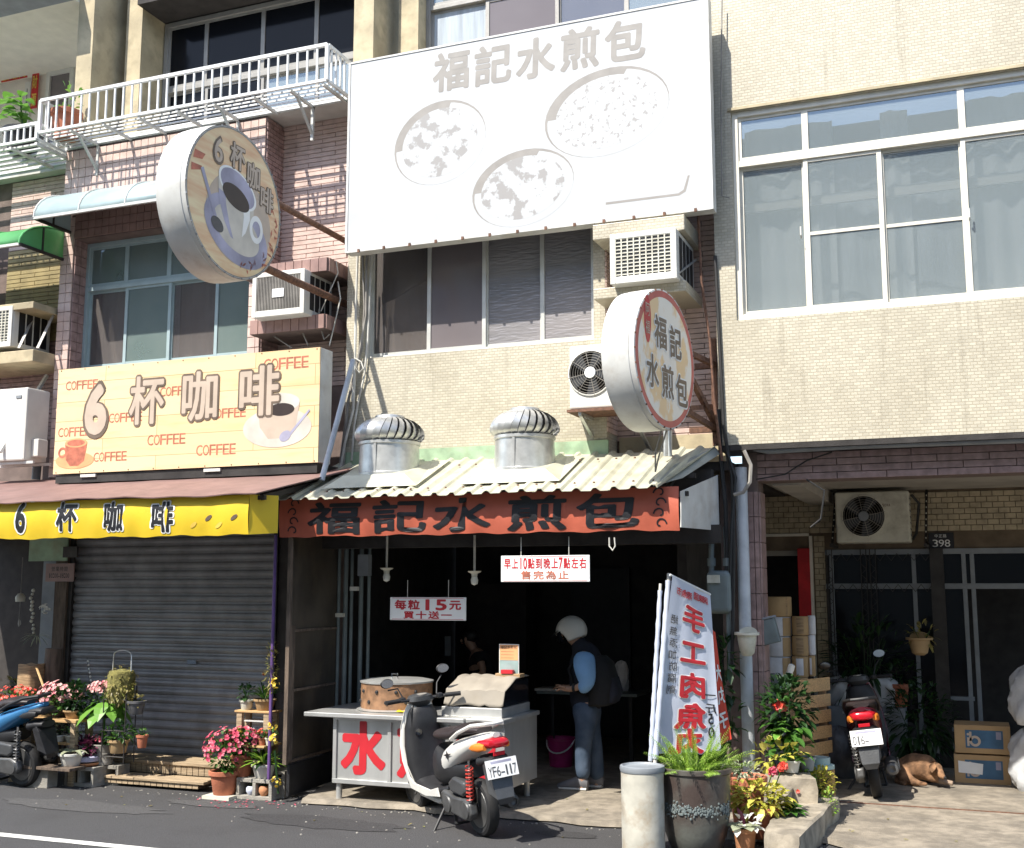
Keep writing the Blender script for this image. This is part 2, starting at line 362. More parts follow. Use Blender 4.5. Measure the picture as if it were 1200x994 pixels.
def ctree(o, parent=None):
    c = o.copy(); col.objects.link(c)
    if parent: c.parent = parent
    OFF[c.name] = OFF.get(o.name, Vector())
    for ch in list(o.children): ctree(ch, c)
    return c
def clone(o, loc, rotz=0, label=None, scale=None):
    c = ctree(o); c.location = loc; c.rotation_euler = (0, 0, rotz)
    if scale: c.scale = (scale,)*3
    if label: c['label'] = label
    return c
def box(name, m, parent, x0, x1, y0, y1, z0, z1, **k): return MB().box(x0, x1, y0, y1, z0, z1).build(name, m, parent, **k)
def skin(name, m, parent, verts, edges, root=0, sub=2, label=None):
    """verts: (x,y,z,rx,ry)"""
    me = bpy.data.meshes.new(name); off = OFF.get(parent.name, Vector()) if parent else Vector()
    me.from_pydata([Vector(v[:3])-off for v in verts], edges, []); me.materials.append(MATS[m])
    o = bpy.data.objects.new(name, me); col.objects.link(o)
    if parent: o.parent = parent; OFF[o.name] = off
    md = o.modifiers.new('skin', 'SKIN'); md.use_smooth_shade = True
    if not me.skin_vertices: 
        bpy.context.view_layer.update()
    for i, sv in enumerate(me.skin_vertices[0].data):
        sv.radius = (verts[i][3], verts[i][4] if len(verts[i]) > 4 else verts[i][3]); sv.use_root = (i == root)
    s2 = o.modifiers.new('sub', 'SUBSURF'); s2.levels = sub; s2.render_levels = sub
    if label: o['label'] = label
    return o

# ------------------------------------------------------------------ lettering and flat print
_G = {}
def glyph(ch, off):
    k = (ch, off)
    if k not in _G:
        cu = bpy.data.curves.new('glyph', 'FONT'); cu.body = ch; cu.size = 1; cu.offset = off; cu.resolution_u = 3
        o = bpy.data.objects.new('glyph', cu); col.objects.link(o)
        bpy.context.view_layer.update()
        me = bpy.data.meshes.new_from_object(o.evaluated_get(bpy.context.evaluated_depsgraph_get()))
        vv = [v.co.copy() for v in me.vertices]; ff = [tuple(p.vertices) for p in me.polygons]
        bpy.data.objects.remove(o); bpy.data.curves.remove(cu)
        _G[k] = (vv, ff)
    return _G[k]
def ext(ch, vv):
    if ord(ch) > 0x2000: return -.02, 1.0, -.12, .88
    x0 = min(v.x for v in vv); x1 = max(v.x for v in vv); y0 = min(v.y for v in vv); y1 = max(v.y for v in vv)
    if ch in '-–.·': y0, y1 = 0, .7
    if x1-x0 < .5: c = (x0+x1)/2; x0, x1 = c-.25, c+.25
    return x0, x1, y0, y1
def rim(off):
    """bold strokes: the thin glyph stamped round a small circle"""
    if off <= .006: return [(0, 0)]
    n = 4 if off < .02 else 8 if off < .045 else 12
    return [(0, 0)]+[(off*math.cos(2*math.pi*(i+.5)/n), off*math.sin(2*math.pi*(i+.5)/n)) for i in range(n)]
class Face:
    """a printed face: origin O (its centre), unit right U, unit up V; N points to the viewer"""
    def __init__(s, O, U, V, parent): s.O = Vector(O); s.U = Vector(U).normalized(); s.V = Vector(V).normalized(); s.N = s.U.cross(s.V); s.par = parent
    def p(s, x, y, l=0): return s.O + s.U*x + s.V*y + s.N*l
    def char(s, ch, x, y, w, h, m, off=.02, l=.003, shear=0, rot=0, flip=False, name='character', warp=None):
        vv, ff = glyph(ch, 0)
        if not vv: return
        x0, x1, y0, y1 = ext(ch, vv); q = MB(); k = 0
        for dx, dy in rim(off):
            o = len(q.v); lk = l+.00008*k; k += 1
            for v in vv:
                a = ((v.x+dx-x0)/(x1-x0)-.5)*w; b = ((v.y+dy-y0)/(y1-y0)-.5)*h
                if flip: a = -a
                a += shear*b
                ca, sa = math.cos(rot), math.sin(rot); a, b = a*ca-b*sa, a*sa+b*ca
                q.v.append(warp(x+a, y+b, l)-s.N*0+s.N*(.00008*k) if warp else s.p(x+a, y+b, lk))
            q.f += [tuple(i+o for i in f) for f in ff]
        return q.build(name, m, s.par)
    def text(s, t, x0, x1, y, h, m, off=.02, l=.003, gap=.1, **k):
        n = len(t); wd = (x1-x0)/n
        for i, ch in enumerate(t):
            if ch == ' ': continue
            j = (n-1-i) if k.get('flip') else i
            s.char(ch, x0+wd*(j+.5), y, wd*(1-gap), h, m, off, l, **k)
    def line(s, t, x0, y, h, m, off=.02, l=.003, sep=.08, wk=.62, name='lettering', **k):
        """a short line of small print as one piece"""
        q = MB(); x = x0
        for ch in t:
            if ch == ' ': x += h*.35; continue
            vv, ff = glyph(ch, 0)
            wdt = h if ord(ch) > 0x2000 else h*wk
            if ord(ch) > 0x2000: a0, a1, b0, b1 = -.02, 1, -.12, .88
            else:
                a0 = min(v.x for v in vv); a1 = max(v.x for v in vv); b0 = min(0, min(v.y for v in vv)); b1 = max(v.y for v in vv)
                if ch == '-': b0, b1 = 0, .7
                if ch in '1': a0 -= .06; a1 += .06
            o = len(q.v); q.v += [s.p(x+(v.x-a0)/(a1-a0)*wdt, y+((v.y-b0)/(b1-b0)-.5)*h, l) for v in vv]; q.f += [tuple(i+o for i in f) for f in ff]
            x += wdt+h*sep
        return q.build(name, m, s.par)
    def poly(s, pts, m, name='print', l=.002, smooth=False, **k):
        q = MB(); q.v = [s.p(x, y, l) for x, y in pts]; q.f = [tuple(range(len(pts)))]; return q.build(name, m, s.par, **k)
    def ell(s, cx, cy, rx, ry, m, name='print', l=.002, rot=0, n=36, a0=0, a1=360, rin=None, **k):
        ca, sa = math.cos(rot), math.sin(rot); pts = []
        full = abs(a1-a0) >= 360
        ts = [R(a0+(a1-a0)*i/n) for i in range(n if full else n+1)]
        def pp(rx_, ry_): return [(cx+ca*rx_*math.cos(t)-sa*ry_*math.sin(t), cy+sa*rx_*math.cos(t)+ca*ry_*math.sin(t)) for t in ts]
        if rin is None: return s.poly(pp(rx, ry), m, name, l, **k)
        A = pp(rx, ry); B = pp(rx*rin, ry*rin); q = MB(); N = len(A)
        q.v = [s.p(x, y, l) for x, y in A+B]
        q.f = [(i, (i+1) % N, (i+1) % N+N, i+N) for i in range(N if full else N-1)]
        return q.build(name, m, s.par, **k)
# ================================================================== THE SETTING
YF = 10.3; YR = 10.65
MB().grid(lambda u, v: (-40+80*u, -30+70*v, 0), 8, 7).build('road', 'asphalt', kind='structure')
# concrete apron in front of and under the shops, with a ragged edge
q = MB(); N = 90; xs = [-14+20*i/N for i in range(N+1)]
edge = [9.43+(.75 if x < -5.9 else 0)+.035*math.sin(x*9)+.02*math.sin(x*23+1)+random.uniform(-.015, .015) - (.25 if x > -1.2 else 0)*min(1, (x+1.2)*2) for x in xs]
q.v = [(x, e, .012) for x, e in zip(xs, edge)]+[(x, e+.03, .05) for x, e in zip(xs, edge)]+[(x, 30, .05) for x in xs]
q.f = [(i, i+1, i+N+2, i+N+1) for i in range(N)]+[(i+N+1, i+N+2, i+2*N+3, i+2*N+2) for i in range(N)]
q.build('pavement', 'concrete', kind='structure')
q = MB(); a, b = gnd(-40, 974), gnd(150, 994); d = (b-a).normalized()
q.grid(lambda u, v: (a.x-2+(6+2)*u, a.y+.02*u+.0-.07+.11*v, .004), 30, 1).build('road_marking', 'road_paint', kind='structure')
box('seam', 'rust', None, -1.3, 5, 11.02, 11.05, .049, .056, kind='structure')

def holed(name, m, par, x0, x1, y0, y1, z0, z1, hx0, hx1, hz0, hz1, **k):
    q = MB(); q.box(x0, x1, y0, y1, z0, hz0); q.box(x0, x1, y0, y1, hz1, z1); q.box(x0, hx0, y0, y1, hz0, hz1); q.box(hx1, x1, y0, y1, hz0, hz1)
    return q.build(name, m, par, **k)
_tm = {}
def tiles(par, m, x0, x1, z0, z1, y, tw, th, stagger=0, ax='x', sign=-1, limit=300, jo=.004, seed=1, skip=None, name='tile', t=.014):
    """single tiles laid on a face; past the limit one joined part"""
    rnd = random.Random(seed)
    def tm(wd):
        k = (round(wd, 3), th, ax, m, t)
        if k not in _tm:
            q = MB(); a, b, c = wd/2-jo/2, th/2-jo/2, .002
            P = [(-a, -b, 0), (a, -b, 0), (a, b, 0), (-a, b, 0), (-a+c, -b+c, 1), (a-c, -b+c, 1), (a-c, b-c, 1), (-a+c, b-c, 1)]
            q.v = [Vector((p[0], sign*t*p[2], p[1])) if ax == 'x' else Vector((-sign*t*p[2], p[0], p[1])) for p in P]
            q.f = [(4, 5, 6, 7), (0, 1, 5, 4), (1, 2, 6, 5), (2, 3, 7, 6), (3, 0, 4, 7)]
            me = bpy.data.meshes.new('tile'); me.from_pydata(q.v, [], q.f); me.materials.append(MATS[m]); _tm[k] = (me, q)
        return _tm[k]
    off = OFF[par.name]; made = []; rows = int(round((z1-z0)/th))
    for r in range(rows):
        x = x0 - (tw*stagger if r % 2 else 0)
        while x < x1-.01:
            a, b = max(x, x0), min(x+tw, x1)
            if b-a > .02:
                c = ((a+b)/2, z0+th*(r+.5)); 
                if not (skip and skip(*c)): made.append((c, b-a))
            x += tw
    cx = (x0+x1)/2
    for i, (c, wd) in enumerate(made):
        me, q = tm(wd); j = rnd.uniform(-.002, .002)
        pos = Vector((c[0], y+j, c[1])) if ax == 'x' else Vector((y+j, c[0], c[1]))
        if i < limit:
            o = bpy.data.objects.new(name, me); col.objects.link(o); o.parent = par; o.location = pos-off; OFF[o.name] = off
        else:
            if i == limit: rest = MB()
            rest.add([pos+v for v in q.v], q.f)
    if len(made) > limit: rest.build(name+'_field', m, par, kind='stuff')

# ---------------------------------------------------------------- right house (cream mosaic front over an arcade)
HR = thing('shophouse', 'cream mosaic-tiled house at right with a wide aluminium window above an open arcade', 'house', (-.5, YF, 0))
wl, wr, wb, wt = at(860, 260, YF).x, 2.6, at(861, 376, YF).z, at(858, 131, YF).z
zc = at(845, 522, YF).z
holed('wall', 'cream_tile', HR, -2.05, 4.5, YF, YF+.22, zc, 9.5, wl, wr, wb, wt)
def window(par, x0, x1, z0, z1, y, fm, gm, ups, lows, tz=None, fw=.05, rails=(), depth=.09, glasses=None):
    """outer frame with mullions at the given x, transom at tz; panes are its sub-parts"""
    f = MB(); d0, d1 = y, y+depth
    f.box(x0, x0+fw, d0, d1, z0, z1); f.box(x1-fw, x1, d0, d1, z0, z1); f.box(x0+fw, x1-fw, d0-.004, d1, z0, z0+fw); f.box(x0+fw, x1-fw, d0-.004, d1, z1-fw, z1)
    if tz: f.box(x0+fw, x1-fw, d0+.003, d1, tz-fw/2, tz+fw/2)
    fr = f.build('window_frame', fm, par, bevel=.004)
    def row(zs0, zs1, splits, slide):
        xs_ = [x0+fw]+list(splits)+[x1-fw]
        for i in range(len(xs_)-1):
            a, b = xs_[i], xs_[i+1]; yy = y+.02+(.028 if (slide and i % 2 == 0) else 0)
            s = MB(); g = .028
            s.box(a-.012, a+g, yy, yy+.026, zs0, zs1); s.box(b-g, b+.012, yy+.001, yy+.027, zs0, zs1); s.box(a+g, b-g, yy+.002, yy+.024, zs0, zs0+g*1.4); s.box(a+g, b-g, yy+.002, yy+.024, zs1-g, zs1)
            if slide and i in rails: zm = (zs0+zs1)/2; s.box(a+g, b-g, yy+.003, yy+.022, zm-.015, zm+.015)
            s.build('sash', fm, par)
            gl = glasses[i % len(glasses)] if (glasses and slide) else gm
            MB().box(a+g-.005, b-g+.005, yy+.012, yy+.016, zs0+.01, zs1-.01).build('pane', gl, par)
    if tz:
        row(tz+fw/2, z1-fw, ups, False); row(z0+fw, tz-fw/2, lows, True)
    else: row(z0+fw, z1-fw, lows, True)
    return fr
tz = at(865, 193, YF+.03).z
X = lambda px, py, Y=YF+.05: at(px, py, Y).x
window(HR, wl, wr, wb, wt, YF+.03, 'cream_aluminium', 'glass_frost', [X(943, 150), X(1126, 120)], [X(945, 260), X(1034, 250), X(1131, 240), X(1131, 240)+.85], tz, .055, rails=(1, 2))
for px, py in ((939, 273), (1136, 252)):
    p = at(px, py, YF+.02); MB().tube([p+Vector((0, 0, -.05)), p+Vector((.0, -.03, -.03)), p+Vector((.0, -.03, .05))], .008, 6).build('window_handle', 'white_plastic', HR)
def drape(par, m, x0, x1, y, z0, z1, f=22, amp=.022, slope=0):
    MB().grid(lambda u, v: (x0+(x1-x0)*u, y+amp*math.sin(f*(x0+(x1-x0)*u)+.6*math.sin(v*3+u*9))+amp*.5*math.sin(2.3*f*u*(x1-x0)+v), z0+(z1+slope*u-z0)*v), max(20, int((x1-x0)*60)), 6).build('curtain', m, par, smooth=True)
_x = [wl+.06, X(945, 260), X(1034, 250), X(1131, 240), X(1131, 240)+.85]
for i in range(4):
    a_, b_ = _x[i], _x[i+1]; drape(HR, 'curtain_pale', a_+.0, a_+(b_-a_)*(.35 if i in (1, 2) else 1.0), YF+.34, wb+.03, wt-.08, 16)  # drapes added behind the panes for the pale vertical glow
    drape(HR, 'curtain', a_+.1, b_, YF+.44, wb+.03, wt-.3, 9, .03)
zr_ = at(1000, 232, YF+.3).z; box('bright_band_bar', 'white_plastic', HR, wl, wr, YF+.24, YF+.28, zr_-.045, zr_+.045)  # white bars added behind the glass to give the bright horizontal bands
zr_ = at(1000, 185, YF+.3).z; box('bright_band_bar', 'white_plastic', HR, wl, wr, YF+.25, YF+.28, zr_-.03, zr_+.02)
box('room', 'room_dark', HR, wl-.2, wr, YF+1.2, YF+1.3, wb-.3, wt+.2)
# sill drip and the edge strip above the window
box('lintel', 'cream_plain', HR, wl-.03, wr, YF-.02, YF-.002, wt+.005, wt+.03)
# beam (pink long tiles) and soffit
zb0 = at(900, 564, YF+.28).z; 
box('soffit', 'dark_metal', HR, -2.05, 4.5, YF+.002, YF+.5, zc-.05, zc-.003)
box('beam', 'grout', HR, -1.9, 4.5, YF+.28, YF+.55, zb0, zc-.052)
tiles(HR, 'pink_tile_dark', -1.9, 3.0, zb0, zc-.06, YF+.28, .42, .062, .5, seed=3)
# pink tiled pillar between the shops
px0, px1 = at(874, 700, YF+.26).x, at(892, 700, YF+.26).x
box('pillar', 'grout', HR, px0, px1, YF+.26, YF+.55, 0, zb0+.3)
tiles(HR, 'pink_tile_dark', px0, px1, .06, zb0, YF+.26, .095, .23, 0, seed=4)
tiles(HR, 'pink_tile_dark', YF+.27, YF+.55, .06, zb0, px1, .105, .23, 0, ax='y', sign=-1, seed=5)
# arcade behind
YB = 13.6
box('ceiling', 'ceiling_paint', HR, -2.6, 4.5, YF+.55, YB+.2, zb0+.12, zb0+.2)
q = MB(); zz = zb0; q.box(-1.68, -1.42, YF+.56, YB-.02, zz-.02, zz+.115); q.build('ceiling_beam', 'ceiling_paint', HR)
bx0, bx1 = at(893, 680, YB).x-.3, at(968, 680, YB).x
dz = at(900, 629, YB).z; wz = at(1100, 643, YB).z
box('back_wall', 'cream_grout', HR, -2.6, 4.5, YB, YB+.2, wz, zb0+.12)
dxl, dxr = -2.6, at(950, 680, YB).x
box('back_wall', 'cream_grout', HR, dxr+.02, bx1, YB, YB+.2, 0, wz-.003)
tiles(HR, 'cream_brick', -2.5, 1.6, dz+.03, zb0+.1, YB, .115, .062, .5, seed=6)
tiles(HR, 'cream_brick', dxr+.05, bx1, .06, dz, YB, .1, .062, .5, seed=7)
q = MB(); q.box(dxr, dxr+.035, YB-.03, YB+.1, 0, dz); q.box(dxl, dxr, YB-.032, YB+.1, dz-.002, dz+.03); q.build('door_frame', 'wall_paint', HR)
box('door_lintel', 'ceiling_paint', HR, dxl, dxr-.001, YB+.12, YB+.2, dz-.22, dz)
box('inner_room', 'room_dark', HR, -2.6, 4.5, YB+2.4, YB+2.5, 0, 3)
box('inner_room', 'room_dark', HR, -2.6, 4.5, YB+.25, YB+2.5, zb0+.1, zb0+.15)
cp = MB().box(at(936, 680, YB-.01).x, at(950, 680, YB-.01).x, YB-.045, YB-.035, at(943, 722, YB).z, at(943, 643, YB).z).build('couplet', 'couplet_red'); tag(cp, 'red paper door couplet beside the dark doorway in the arcade', 'couplet')
# glazed shopfront at the back of the arcade
SF = thing('glazed_shopfront', 'aluminium glazed front with sliding door at the back of the arcade', 'shopfront', (0, YB, 0))
fx0 = bx1
q = MB()
zlow = at(1150, 797, YB).z
for px in (975, 1072, 1131, 1141): xx = at(px, 740, YB).x; q.box(xx, xx+.045, YB-.02, YB+.03, 0, wz-.01)
xr0 = at(1100, 700, YB).x; q.box(fx0, 3.2, YB-.024, YB+.034, wz-.06, wz); zt = at(1000, 686, YB).z; q.box(fx0, 3.2, YB-.023, YB+.033, zt-.04, zt+.02)
for z in (.42, .75): q.box(xr0, at(1138, 740, YB).x, YB-.021, YB+.03, z, z+.04)
for px in (1112, 1120, 1127): xx = at(px, 850, YB).x; q.box(xx, xx+.018, YB-.01, YB+.01, .08, .42)
q.build('frame', 'pipe_grey', SF, bevel=.003)
box('post', 'dark_metal', SF, xr0-.07, xr0+.07, YB-.09, YB-.03, 0, wz)
box('pane', 'glass_black', SF, fx0+.05, xr0, YB, YB+.006, .5, wz-.05); box('pane', 'glass_black', SF, xr0, 3.2, YB+.001, YB+.007, zt+.02, wz-.05)
box('pane', 'glass_black', SF, xr0+.07, at(1131, 740, YB).x, YB+.001, YB+.007, .8, zt)
# folded lattice gate in front of the glazing
q = MB(); gx0, gx1 = fx0, xr0-.1
for zc_ in (wz-.08, zt-.02):
    x = gx0
    while x < gx1: q.bar((x, YB-.07, zc_-.05), (x+.06, YB-.07, zc_+.03), .006); q.bar((x+.06, YB-.07, zc_+.03), (x+.12, YB-.07, zc_-.05), .006); x += .12
for xx in (fx0+.02, at(1012, 740, YB-.07).x, at(1023, 740, YB-.07).x):
    z = .3
    while z < wz-.2: q.bar((xx, YB-.07, z), (xx+.06, YB-.07, z+.06), .006); q.bar((xx+.06, YB-.07, z+.06), (xx, YB-.07, z+.12), .006); z += .12
    q.bar((xx, YB-.07, .1), (xx, YB-.07, wz), .01); q.bar((xx+.06, YB-.07, .1), (xx+.06, YB-.07, wz), .01)
q.build('lattice', 'dark_metal', SF)
# ---------------------------------------------------------------- middle house
HM = thing('shophouse', 'cream mosaic-tiled house in the middle behind the big faded billboard', 'house', (-4.5, YF, 0))
ml, mr = at(407, 350, YF).x, at(709, 350, YF).x
mz = at(560, 546, YF).z-.15
hx0, hx1, hz0, hz1 = at(420, 418, YF).x, at(696, 400, YF).x, at(560, 412, YF+.1).z, 5.9
holed('wall', 'cream_tile', HM, ml, mr, YF, YR+.1, mz, 7.1, hx0, hx1, hz0, hz1)
yw = YF+.14
window(HM, hx0, hx1, hz0, hz1, yw, 'aluminium', 'glass_dark', [], [X(501, 350, yw), X(567, 350, yw), X(634, 345, yw)], None, .045, glasses=['glass_curtain', 'glass_dark', 'glass_hammer', 'glass_hammer'])
zz = at(560, 523, YF-.01).z
box('skirting', 'green_paint', HM, ml-.02, mr+.02, YF-.025, YF-.003, mz-.05, zz)
box('skirting', 'cream_plain', HM, mr+.03, -2.06, YR-.03, YR-.015, mz, at(760, 500, YR).z-.1)
drape(HM, 'curtain_brown', hx0+.05, X(499, 400, yw), yw+.2, hz0+.03, hz0+.62, 18, .015, .28)
drape(HM, 'curtain', p2_ if 0 else -5.2, -4.5, 11.05, 7.5, 9.0, 26)
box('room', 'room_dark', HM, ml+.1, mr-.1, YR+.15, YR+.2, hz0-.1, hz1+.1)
# recessed strip of long pink tiles right of the bay
box('recess_wall', 'grout', HM, mr, -2.06, YR, YR+.12, 3.0, 7.1)
tiles(HM, 'pink_tile', mr, -2.06, 3.35, 5.9, YR, .35, .05, .5, seed=8)
tiles(HM, 'pink_tile', YF+.005, YR, 3.4, 5.9, mr, .115, .05, .5, ax='y', seed=9)
# upper storey set back, tall window, pillars
Y3 = 10.9
z3 = 7.1
box('slab', 'cream_plain', HM, ml, -2.06, YF+.02, Y3, z3, z3+.12)
p0, p1 = at(414, 40, YF).x, at(437, 40, YF).x
box('pillar', 'cream_plain', HM, p0, p1, YF+.01, Y3+.05, z3+.1, 9.6)
p2 = at(490, 40, Y3-.25).x; box('pillar', 'cream_plain', HM, at(467, 40, Y3-.25).x, p2, Y3-.25, Y3+.05, z3+.12, 9.6)
box('parapet', 'cream_plain', HM, p2, -2.06, Y3-.1, Y3, z3+.12, z3+.35)
window(HM, p2, -1.95, z3+.35, 9.1, Y3-.06, 'grey_frame', 'glass_frost', [X(572, 5, Y3), X(655, 5, Y3)], [X(572, 40, Y3), X(655, 30, Y3), X(735, 20, Y3)], 8.32, .05, glasses=['curtain', 'glass_dark', 'glass_curtain', 'glass_frost'])
# ---------------------------------------------------------------- left house (pink tiles)
HL = thing('shophouse', 'pink tiled house at left with the white balcony and the coffee shop below', 'house', (-8.4, YF, 0))
ll, lr = at(72, 300, YF).x, at(312, 160, YF).x
zt7 = at(200, 150, YF).z
lx0, lx1 = at(84, 350, YF).x, at(292, 350, YF).x
lz0, lz1 = 4.45, at(190, 262, YF).z-.05
holed('wall', 'grout', HL, ll, lr, YF, YR+.1, 3.1, 7.12, lx0, lx1, lz0, lz1)
tiles(HL, 'pink_tile', ll, lr, 6.3, 7.1, YF, .1, .114, 0, seed=10)
tiles(HL, 'pink_tile', ll, lx0, 3.2, 6.3, YF, .1, .114, 0, seed=11)
tiles(HL, 'pink_tile', lx1, lr, 4.4, 6.3, YF, .1, .114, 0, seed=12)
tiles(HL, 'brown_brick', lx0, lx1, lz1+.01, 6.3, YF, .1, .1, 0, seed=13)
tiles(HL, 'pink_tile_dark', YF+.005, YF+.3, lz0, lz1, lx0, .098, .114, 0, ax='y', seed=14)
yw = YF+.2
tzz = at(200, 328, yw).z
window(HL, lx0, lx1, lz0, lz1, yw, 'awning_blue', 'glass_green', [X(147, 310, yw), X(197, 305, yw), X(245, 300, yw)], [X(145, 380, yw), X(197, 380, yw), X(251, 380, yw)], tzz, .05, glasses=['glass_curtain', 'glass_green', 'glass_curtain', 'glass_green'])
for a_, b_, m_ in ((lx0+.05, X(145, 380, yw), 'curtain_brown'), (X(147, 380, yw), X(197, 380, yw), 'curtain_pale'), (X(197, 380, yw), X(251, 380, yw), 'curtain_brown'), (X(253, 380, yw), lx1, 'curtain_pale')): drape(HL, m_, a_, b_, yw+.2, lz0+.03, lz1-.05, 24, .018)
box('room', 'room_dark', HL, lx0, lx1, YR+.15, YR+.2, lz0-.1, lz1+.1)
box('recess_wall', 'grout', HL, lr, ml+.02, YR, YR+.12, 3.0, 7.12)
tiles(HL, 'pink_tile', lr, ml, 4.1, 7.15, YR, .34, .052, .5, seed=15, skip=lambda x, z: z < 4.3 and False)
tiles(HL, 'pink_tile_dark', YF+.005, YR, 4.2, 7.1, lr, .115, .052, .5, ax='y', seed=16)
box('slab', 'white_metal', HL, ll-.02, ml, YF-.02, YR+.6, 7.125, 7.18)
q0, q1 = at(90, 60, YF).x, at(108, 60, YF).x
box('pillar', 'cream_plain', HL, q0, q1, YF+.0, Y3, 7.22, 10)
q2, q3 = at(147, 60, Y3-.2).x, at(165, 60, Y3-.2).x
box('pillar', 'cream_plain', HL, q2, q3, Y3-.2, Y3+.3, 7.22, 10)
box('back_wall', 'cream_plain', HL, q1-.1, q2, Y3, Y3+.2, 7.22, 10)
YW = 11.1
window(HL, q3+.02, p0-.02, 7.22, 8.98, YW, 'grey_frame', 'glass_black', [X(240, 60, YW), X(307, 40, YW), X(370, 20, YW)], [X(240, 110, YW), X(307, 95, YW), X(370, 80, YW)], 8.08, .06, glasses=['glass_black', 'glass_black', 'glass_frost', 'glass_frost'])
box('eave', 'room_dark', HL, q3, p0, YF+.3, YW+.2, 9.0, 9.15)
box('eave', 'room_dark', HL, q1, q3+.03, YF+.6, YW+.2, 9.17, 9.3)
# ---------------------------------------------------------------- far left house
HF = thing('shophouse', 'house at the far left edge with a recessed pink wall and a roofed balcony', 'house', (-10.6, YF, 0))
box('recess_wall', 'grout', HF, -12.5, ll, YR, YR+.12, 3.0, 7.12)
def fx(px, py): return at(px, py, YR).x
zs0 = at(30, 415, YR).z; zs1 = at(30, 300, YR).z
tiles(HF, 'pink_tile_dark', -10.95, ll, 3.7, 4.9, YR, .35, .052, .5, seed=17)
tiles(HF, 'ochre_strip', -10.95, ll, 4.9, 6.1, YR, .45, .052, .5, seed=18)
tiles(HF, 'pink_tile', -10.95, ll, 6.1, 7.0, YR, .35, .052, .5, seed=19)
box('slab', 'white_metal', HF, -13, ll-.03, YF+.2, YR+1.6, 7.0, 7.1)
YL = 11.7
box('balcony_wall', 'wall_paint', HF, -14, at(92, 100, YL).x, YL, YL+.1, 7.1, 9.0)
zcl = at(30, 62, YL).z
q = MB(); q.box(-14, q0, YF-.1, YL+.1, 9.0, 9.2); q.build('balcony_ceiling', 'wall_paint', HF)
box('eave', 'pipe_grey', HF, -14, q0, YF-.45, YF-.1, 8.98, 9.25)
w0, w1 = at(57, 100, YL).x, at(88, 100, YL).x
q = MB(); za, zb_ = 7.3, at(70, 83, YL).z
q.box(w0, w0+.06, YL-.05, YL-.003, za, zb_); q.box(w1-.06, w1, YL-.05, YL-.003, za, zb_); q.box(w0+.06, w1-.06, YL-.051, YL-.003, zb_-.07, zb_); q.box(w0+.06, w1-.06, YL-.051, YL-.003, 7.9, 7.96)
q.build('door_frame', 'white_plastic', HF); box('pane', 'glass_dark', HF, w0+.06, w1-.06, YL-.02, YL-.01, 7.96, zb_-.07)
w2 = at(38, 100, YL).x
box('window_frame', 'white_plastic', HF, -11.9, w2, YL-.03, YL-.002, 7.4, at(20, 100, YL).z); box('pane', 'glass_frost', HF, -11.85, w2-.06, YL-.04, YL-.031, 7.45, at(20, 108, YL).z)
for (xa, ya, xb, yb, t, lab) in ((2, 97, 33, 76, '福臨門', 'horizontal red New Year banner above the balcony window at upper left'), (36, 128, 46, 86, '財源', 'narrow vertical red couplet with yellow characters on the balcony wall')):
    a = at(xa, ya, YL-.06); b = at(xb, yb, YL-.06); o = thing('couplet', lab, 'couplet', a)
    MB().box(a.x, b.x, YL-.07, YL-.06, a.z, b.z).build('paper_strip', 'couplet_red', o); c = (a+b)/2; F = Face((c.x, YL-.072, c.z), (1, 0, 0), (0, 0, 1), o)
    if len(t) == 3: F.text(t, -(b.x-a.x)/2, (b.x-a.x)/2, 0, .18, 'gold_print', .02)
    else:
        for i, ch in enumerate(t): F.char(ch, 0, .13-.26*i, (b.x-a.x)*.8, .2, 'gold_print', .03)
lt = MB().tube([at(-8, 48, 11.0), at(16, 36, 11.0)], .03, 8).build('ceiling_light', 'white_plastic'); tag(lt, 'white fluorescent tube fitting under the balcony ceiling at upper left', 'light')
# dark eave piece at the top between houses
# ---------------------------------------------------------------- ground floor shells
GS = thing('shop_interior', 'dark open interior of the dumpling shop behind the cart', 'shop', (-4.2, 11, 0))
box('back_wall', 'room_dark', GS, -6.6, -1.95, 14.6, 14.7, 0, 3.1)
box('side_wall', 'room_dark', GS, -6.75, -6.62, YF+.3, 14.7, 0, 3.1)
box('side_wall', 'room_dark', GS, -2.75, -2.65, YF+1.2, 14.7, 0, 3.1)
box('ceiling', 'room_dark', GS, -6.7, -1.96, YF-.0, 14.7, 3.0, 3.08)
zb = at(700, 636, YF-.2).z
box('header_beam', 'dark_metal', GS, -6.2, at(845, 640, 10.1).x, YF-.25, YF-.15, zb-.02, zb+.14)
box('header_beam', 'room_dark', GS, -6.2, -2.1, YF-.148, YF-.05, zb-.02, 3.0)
# shelves, boxes and doors half seen in the dark of the shop
for (a, b, c, d, y) in ((395, 640, 440, 800, 11.6), (560, 650, 590, 800, 13.5), (690, 670, 745, 800, 13.9)):
    A = at(a, d, y); B = at(b+0, b, y); pass
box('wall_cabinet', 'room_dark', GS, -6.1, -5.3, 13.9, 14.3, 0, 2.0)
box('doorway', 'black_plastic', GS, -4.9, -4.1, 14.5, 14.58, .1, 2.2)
box('wall', 'grout', GS, -6.62, at(400, 700, YF+.3).x, YF+.2, YF+.35, 0, 3.0)
